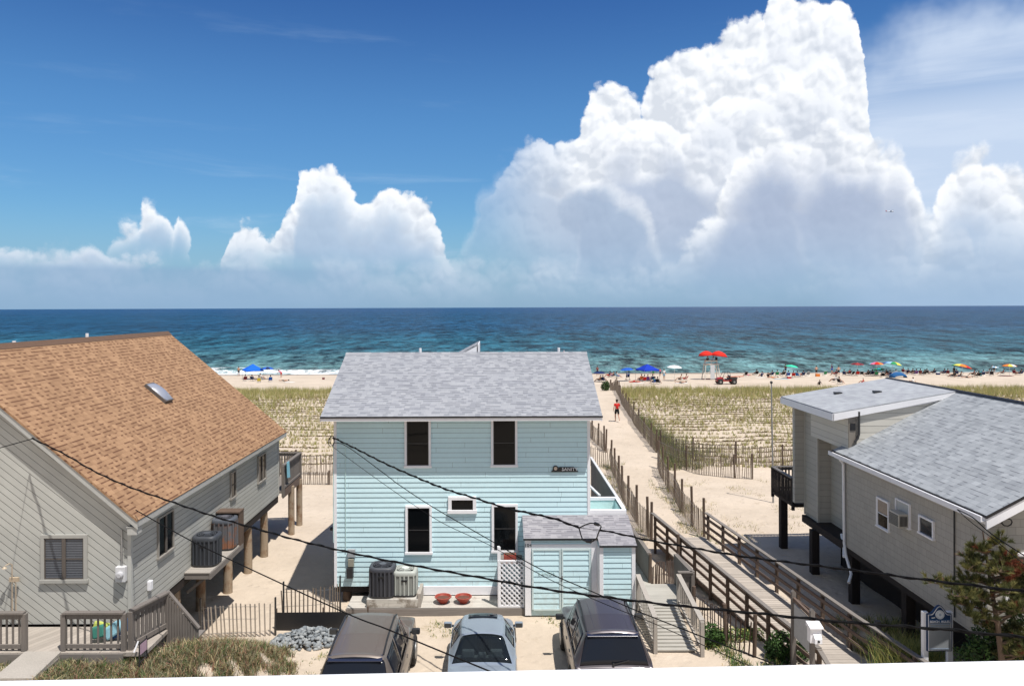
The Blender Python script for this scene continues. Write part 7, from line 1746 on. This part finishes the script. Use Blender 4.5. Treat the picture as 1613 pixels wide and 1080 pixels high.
# -- between stand and man
beach_chair('black folding chair with its back to the camera right of the utility vehicle', tuple(ground(1174, 592)), 10, 'black')
sit(1179, 592, 90, 'grey', 'fair', None, 'pink', 'beside the lone black chair', kind='lie')
sit(1200, 593.5, 30, 'white', 'fair', 'navy', 'navy', 'leftmost of the row left of the green umbrella', kind='ground')
sit(1210, 595, -30, 'grey', 'tan', 'black', 'maroon', 'in the row left of the green umbrella, second', kind='ground')
sit(1215, 592.5, 20, 'navy', 'tan', 'grey', 'black', 'in the row left of the green umbrella, third')
sit(1224, 592, -10, 'green', 'tan', 'navy', 'black', 'in the row left of the green umbrella, fourth')
sit(1218, 596, 70, 'grey', 'fair', None, 'orange', 'stretched out before the row left of the green umbrella', kind='lie')
towel('white towel left of the green umbrella group', 1198, 594.5, 88, 'white'); towel('pale blue towel in front of the green umbrella group', 1231, 596.8, 90, 'pale blue', .8, 2.2)
umbrella('sea green umbrella right of the lifeguard stand', 1247.5, 574.5, 19, 595.5, [(.05, .55, .35)], base_px=1247, tilt=(.1, 0))
std(1237.5, 588, 20, 'stand', 'tan', 'black', 'navy', 'left of the green umbrella')
sit(1233, 592, 20, 'black', 'tan', 'black', 'black', 'below the standing person at the green umbrella'); sit(1241, 593.5, 0, 'blue', 'fair', 'blue', 'navy', 'under the green umbrella, left'); sit(1250, 594, -20, 'red', 'tan', None, 'red', 'under the green umbrella, middle'); sit(1257, 594, -45, 'striped blue', 'fair', None, 'pale blue', 'right side of the green umbrella')
thing_box('cooler', 'red cooler under the green umbrella', 'cooler', 1243, 596, 'red', (.6, .4, .4), 'coolers on the beach')
beach_chair('grey folding chair alone right of the green umbrella', tuple(ground(1272, 592)), 0, 'grey')
std(1286, 591.5, 15, 'hips', 'fair', None, 'black', 'alone mid beach behind an orange bag'); thing_box('beach_bag', 'orange bag at the feet of the bare chested man', 'bag', 1288, 592.8, 'orange', (.7, .4, .45))
beach_chair('green folding chair alone right of the bare chested man', tuple(ground(1299, 591.5)), 0, 'green')
# -- right group
std(1310.5, 588, 20, 'stand', 'fair', 'navy', 'blue', 'left of the maroon chair'); std(1321, 592, -10, 'hips', 'fair', None, 'black', 'right of the maroon chair')
sit(1315.5, 591.5, 40, 'maroon', 'tan', 'maroon', 'red', 'between the two standing people'); sit(1330, 591.5, -30, 'navy', 'fair', 'grey', 'black', 'right of the two standing people')
sit(1314.5, 601.5, 40, 'white', 'tan', 'white', 'black', 'nearest the dune, left of a facing pair'); sit(1323.5, 604.5, -60, 'black', 'fair', None, 'black', 'nearest the dune, right of a facing pair')
umbrella('dark red umbrella over the black chairs', 1350.5, 571, 19.5, 591.5, ['maroon', (.30, .04, .04)], base_px=1350)
beach_chair('black folding chair left under the dark red umbrella', tuple(ground(1342, 591.5)), 15, 'black'); sit(1350.5, 591.5, -10, 'red', 'fair', 'red', 'red', 'under the dark red umbrella'); beach_chair('black folding chair right under the dark red umbrella', tuple(ground(1357, 591.5)), -15, 'black')
RB_ = ['pink', 'purple', 'blue', 'pale blue', 'pink', 'red', 'orange', 'purple']; RB2 = ['red', 'orange', 'yellow', 'green', 'teal', 'blue', 'purple', 'yellow']
umbrella('pink and blue panelled umbrella left of the big rainbow one', 1381, 569.8, 22, 592, RB_, base_px=1381); umbrella('big rainbow umbrella in the middle of the right group', 1407.5, 569.3, 27, 592, ['yellow', 'orange', 'red', 'blue', 'pale blue', 'green', 'yellow', 'teal'], base_px=1404)
umbrella('low green umbrella tilted over dark chairs between the panelled umbrellas', 1384, 579.5, 18, 591, ['green', 'teal'], base_px=1384, tilt=(0, .2))
for px, py, rz, cc, sk, sh, so, wh in ((1366, 592, 20, 'black', 'tan', 'black', 'black', 'left end of the dark chairs below the pink umbrella'), (1373, 591.5, 0, 'navy', 'fair', 'pale blue', 'navy', 'second of the dark chairs below the pink umbrella'), (1380, 592, -15, 'green', 'tan', 'black', 'green', 'third of the dark chairs below the pink umbrella'), (1390, 594, -10, 'black', 'tan', 'black', 'black', 'right end of the dark chairs below the pink umbrella'), (1400, 592.5, 20, 'navy', 'fair', 'navy', 'maroon', 'under the rainbow umbrella, left'), (1411, 591, -20, 'pale blue', 'tan', 'pale blue', 'navy', 'under the rainbow umbrella, right')): sit(px, py, rz, cc, sk, sh, so, wh)
def sunshelter():
    g_ = ground(1415.5, 594.5); s = F/g_.y; w = 12/s; root = T('beach_shelter', 'low dark blue dome beach shelter below the rainbow umbrella', 'tent', tuple(g_)); m = MB(); V = []; n = 14
    for i in range(n+1):
        a = math.pi*i/n
        for q, sc2 in ((-.8, .35), (-.3, .85), (.3, 1.0), (.8, .8)): V.append((w*math.cos(a)*(.75+.25*sc2), q, max(0, .92*math.sin(a)**.75)*sc2))
    m.add(V, [(i*4+j, (i+1)*4+j, (i+1)*4+j+1, i*4+j+1) for i in range(n) for j in range(3)]); o = m.build('canopy', cloth((.02, .10, .26)), root, L=True, auto=60); o.modifiers.new('s', 'SOLIDIFY').thickness = .012
    m = MB(); m.tube([(w*math.cos(math.pi*i/n), .3, .93*math.sin(math.pi*i/n)**.75) for i in range(n+1)], .015, 5); m.build('pole', METAL, root, L=True)
sunshelter()
sit(1359, 603, 60, 'red', 'fair', 'red', 'red', 'near the dune left of the dark sunbathers', kind='ground', sc_=.75)
sit(1371, 603, 88, 'black', 'tan', 'black', 'black', 'left one above the tan tower roof', kind='lie'); sit(1382, 602, 92, 'black', 'tan', 'navy', 'black', 'right one above the tan tower roof', kind='lie')
sit(1437.5, 604, 30, 'white', 'tan', 'white', 'black', 'alone just behind the tan house roof peak', kind='ground')
sit(1424, 587.5, -60, 'maroon', 'tan', None, 'maroon', 'right of the rainbow umbrella near the water')
for px, py, rz, cc, sk, sh, so, wh in ((1436, 589.5, 30, 'black', 'tan', 'black', 'black', 'first in the dark row of four'), (1442, 590.5, 10, 'purple', 'fair', 'purple', 'navy', 'second in the dark row of four'), (1450, 590, -30, 'maroon', 'tan', None, 'maroon', 'third in the dark row of four'), (1461, 589.5, -50, 'black', 'fair', 'maroon', 'black', 'fourth in the dark row of four'),
    (1486, 590, 20, 'navy', 'tan', 'navy', 'navy', 'left of the pair before the multicolour umbrella'), (1493, 590, -30, 'maroon', 'fair', 'pink', 'black', 'right of the pair before the multicolour umbrella')): sit(px, py, rz, cc, sk, sh, so, wh)
thing_box('cooler', 'small navy cooler standing apart near the water', 'cooler', 1477.5, 590, 'navy', (.6, .4, .4), 'coolers on the beach')
umbrella('multicolour umbrella second from the right edge of the beach', 1516, 573.3, 28.5, 592.5, ['purple', 'blue', 'teal', 'green', 'yellow', 'orange', 'red', 'orange'], base_px=1514, tilt=(.12, 0))
std(1503, 592, 10, 'stand', 'tan', 'black', 'black', 'left beside the multicolour umbrella', sc_=.95); sit(1501.5, 594, 30, 'black', 'tan', 'black', 'black', 'under the left of the multicolour umbrella'); sit(1512, 595, 60, 'black', 'tan', 'black', 'navy', 'under the middle of the multicolour umbrella'); sit(1524, 595.5, 80, 'grey', 'fair', None, 'black', 'right of the multicolour umbrella', kind='lie')
sit(1540, 594, 10, 'black', 'tan', 'black', 'black', 'with a teal towel right of the multicolour umbrella'); thing_box('beach_bag', 'teal bag hanging by the black chair right of the multicolour umbrella', 'bag', 1544, 591.5, 'teal', (.45, .3, .7))
sit(1556, 590.5, 50, 'maroon', 'fair', 'grey', 'black', 'left of the pair with the small pale umbrella'); std(1566, 586.5, 0, 'bend', 'tan', 'pale blue', 'black', 'behind the pair with the small pale umbrella'); sit(1562, 591.5, -30, 'black', 'fair', 'white', 'black', 'right of the pair with the small pale umbrella')
umbrella('small pale blue umbrella in the far right group', 1568, 577, 10, 590, ['pale blue', 'white'], base_px=1568)
umbrella('orange and yellow umbrella nearest the right edge', 1590, 573.2, 20, 591.5, ['orange', 'yellow', 'white', 'orange'], base_px=1590)
sit(1579, 590, 60, 'navy', 'tan', 'maroon', 'black', 'left under the orange and yellow umbrella'); sit(1599, 590, -60, 'maroon', 'fair', None, 'black', 'right under the orange and yellow umbrella'); towel('maroon towel under the orange and yellow umbrella', 1584, 592.3, 92, 'maroon', .8, 2.4)
sit(1291, 606.5, 0, 'black', 'brown', 'black', 'black', 'alone at the dune edge', kind='ground', sc_=.8)
# swimmer's float and a small aircraft over the sea
bo = T('buoy', 'small pinkish buoy floating beyond the cottage roof', 'buoy', (at(888.5, 552, 215).x, 215, -3.45)); m = MB(); m.lathe([(.05, -.3), (.35, -.1), (.38, .15), (.2, .4), (.05, .55)], (0, 0, 0), 12); m.build('float', paint((.7, .35, .35), .5), bo, L=True, auto=50); m = MB(); m.lathe([(.04, .5), (.04, 1.0)], (0, 0, 0), 6); m.build('mast', WHITE, bo, L=True)
ap = at(1403, 333.5, 900); PLN = T('light_aircraft', 'tiny white and red propeller aircraft flying over the sea', 'aircraft', tuple(ap)); m = MB(); m.tube([(-5.5, 0, .1), (-4, 0, .2), (0, 0, .3), (2.5, 0, .1), (3.6, 0, 0)], [.15, .35, .75, .65, .3], 10); m.build('fuselage', WHITE, PLN, L=True, auto=60)
m = MB(); m.box(-.6, .9, -5.5, 5.5, 1.05, 1.2); m.build('wing', WHITE, PLN, L=True); m = MB(); m.box(-5.6, -4.7, -1.7, 1.7, .2, .28); m.build('tailplane', WHITE, PLN, L=True); m = MB(); m.prism([(-5.7, -.05, .2), (-4.6, -.05, .2), (-5.3, -.05, 1.8), (-5.9, -.05, 1.8)], (0, .1, 0)); m.build('fin', paint((.5, .03, .03), .4), PLN, L=True); m = MB(); m.box(-.3, .2, -.3, .3, .8, 1.06); m.build('cabin', GLASS, PLN, L=True)
# a few more sunbathers filling the gaps seen in the photograph
for px, py, rz, cc, sk, sh, so, wh in ((951, 601.5, -40, 'navy', 'tan', 'navy', 'black', 'right under the navy umbrella by the roof'), (1191, 591, 10, 'black', 'tan', 'black', 'black', 'between the lone black chair and the row'), (1264, 593, 20, 'navy', 'fair', 'navy', 'red', 'just right of the green umbrella group'),
    (1337, 590.5, 30, 'maroon', 'tan', 'red', 'black', 'left of the dark red umbrella'), (1395, 591, 0, 'black', 'fair', 'grey', 'black', 'left of the big rainbow umbrella pole'), (1430, 589, -20, 'navy', 'tan', 'navy', 'black', 'before the dark row of four'), (1455, 591, 20, 'black', 'tan', 'black', 'navy', 'filling the middle of the dark row'), (1470, 589.5, 30, 'navy', 'tan', 'black', 'black', 'beside the small navy cooler'), (1507, 590.5, -30, 'navy', 'tan', 'navy', 'black', 'behind the multicolour umbrella pole'), (1533, 592, 40, 'black', 'tan', 'maroon', 'black', 'left of the teal bag'), (1548, 592, -10, 'navy', 'fair', 'blue', 'black', 'right of the teal bag'), (1607, 590.5, 20, 'navy', 'tan', 'black', 'navy', 'at the very right edge of the beach')):
    sit(px, py, rz, cc, sk, sh, so, wh)
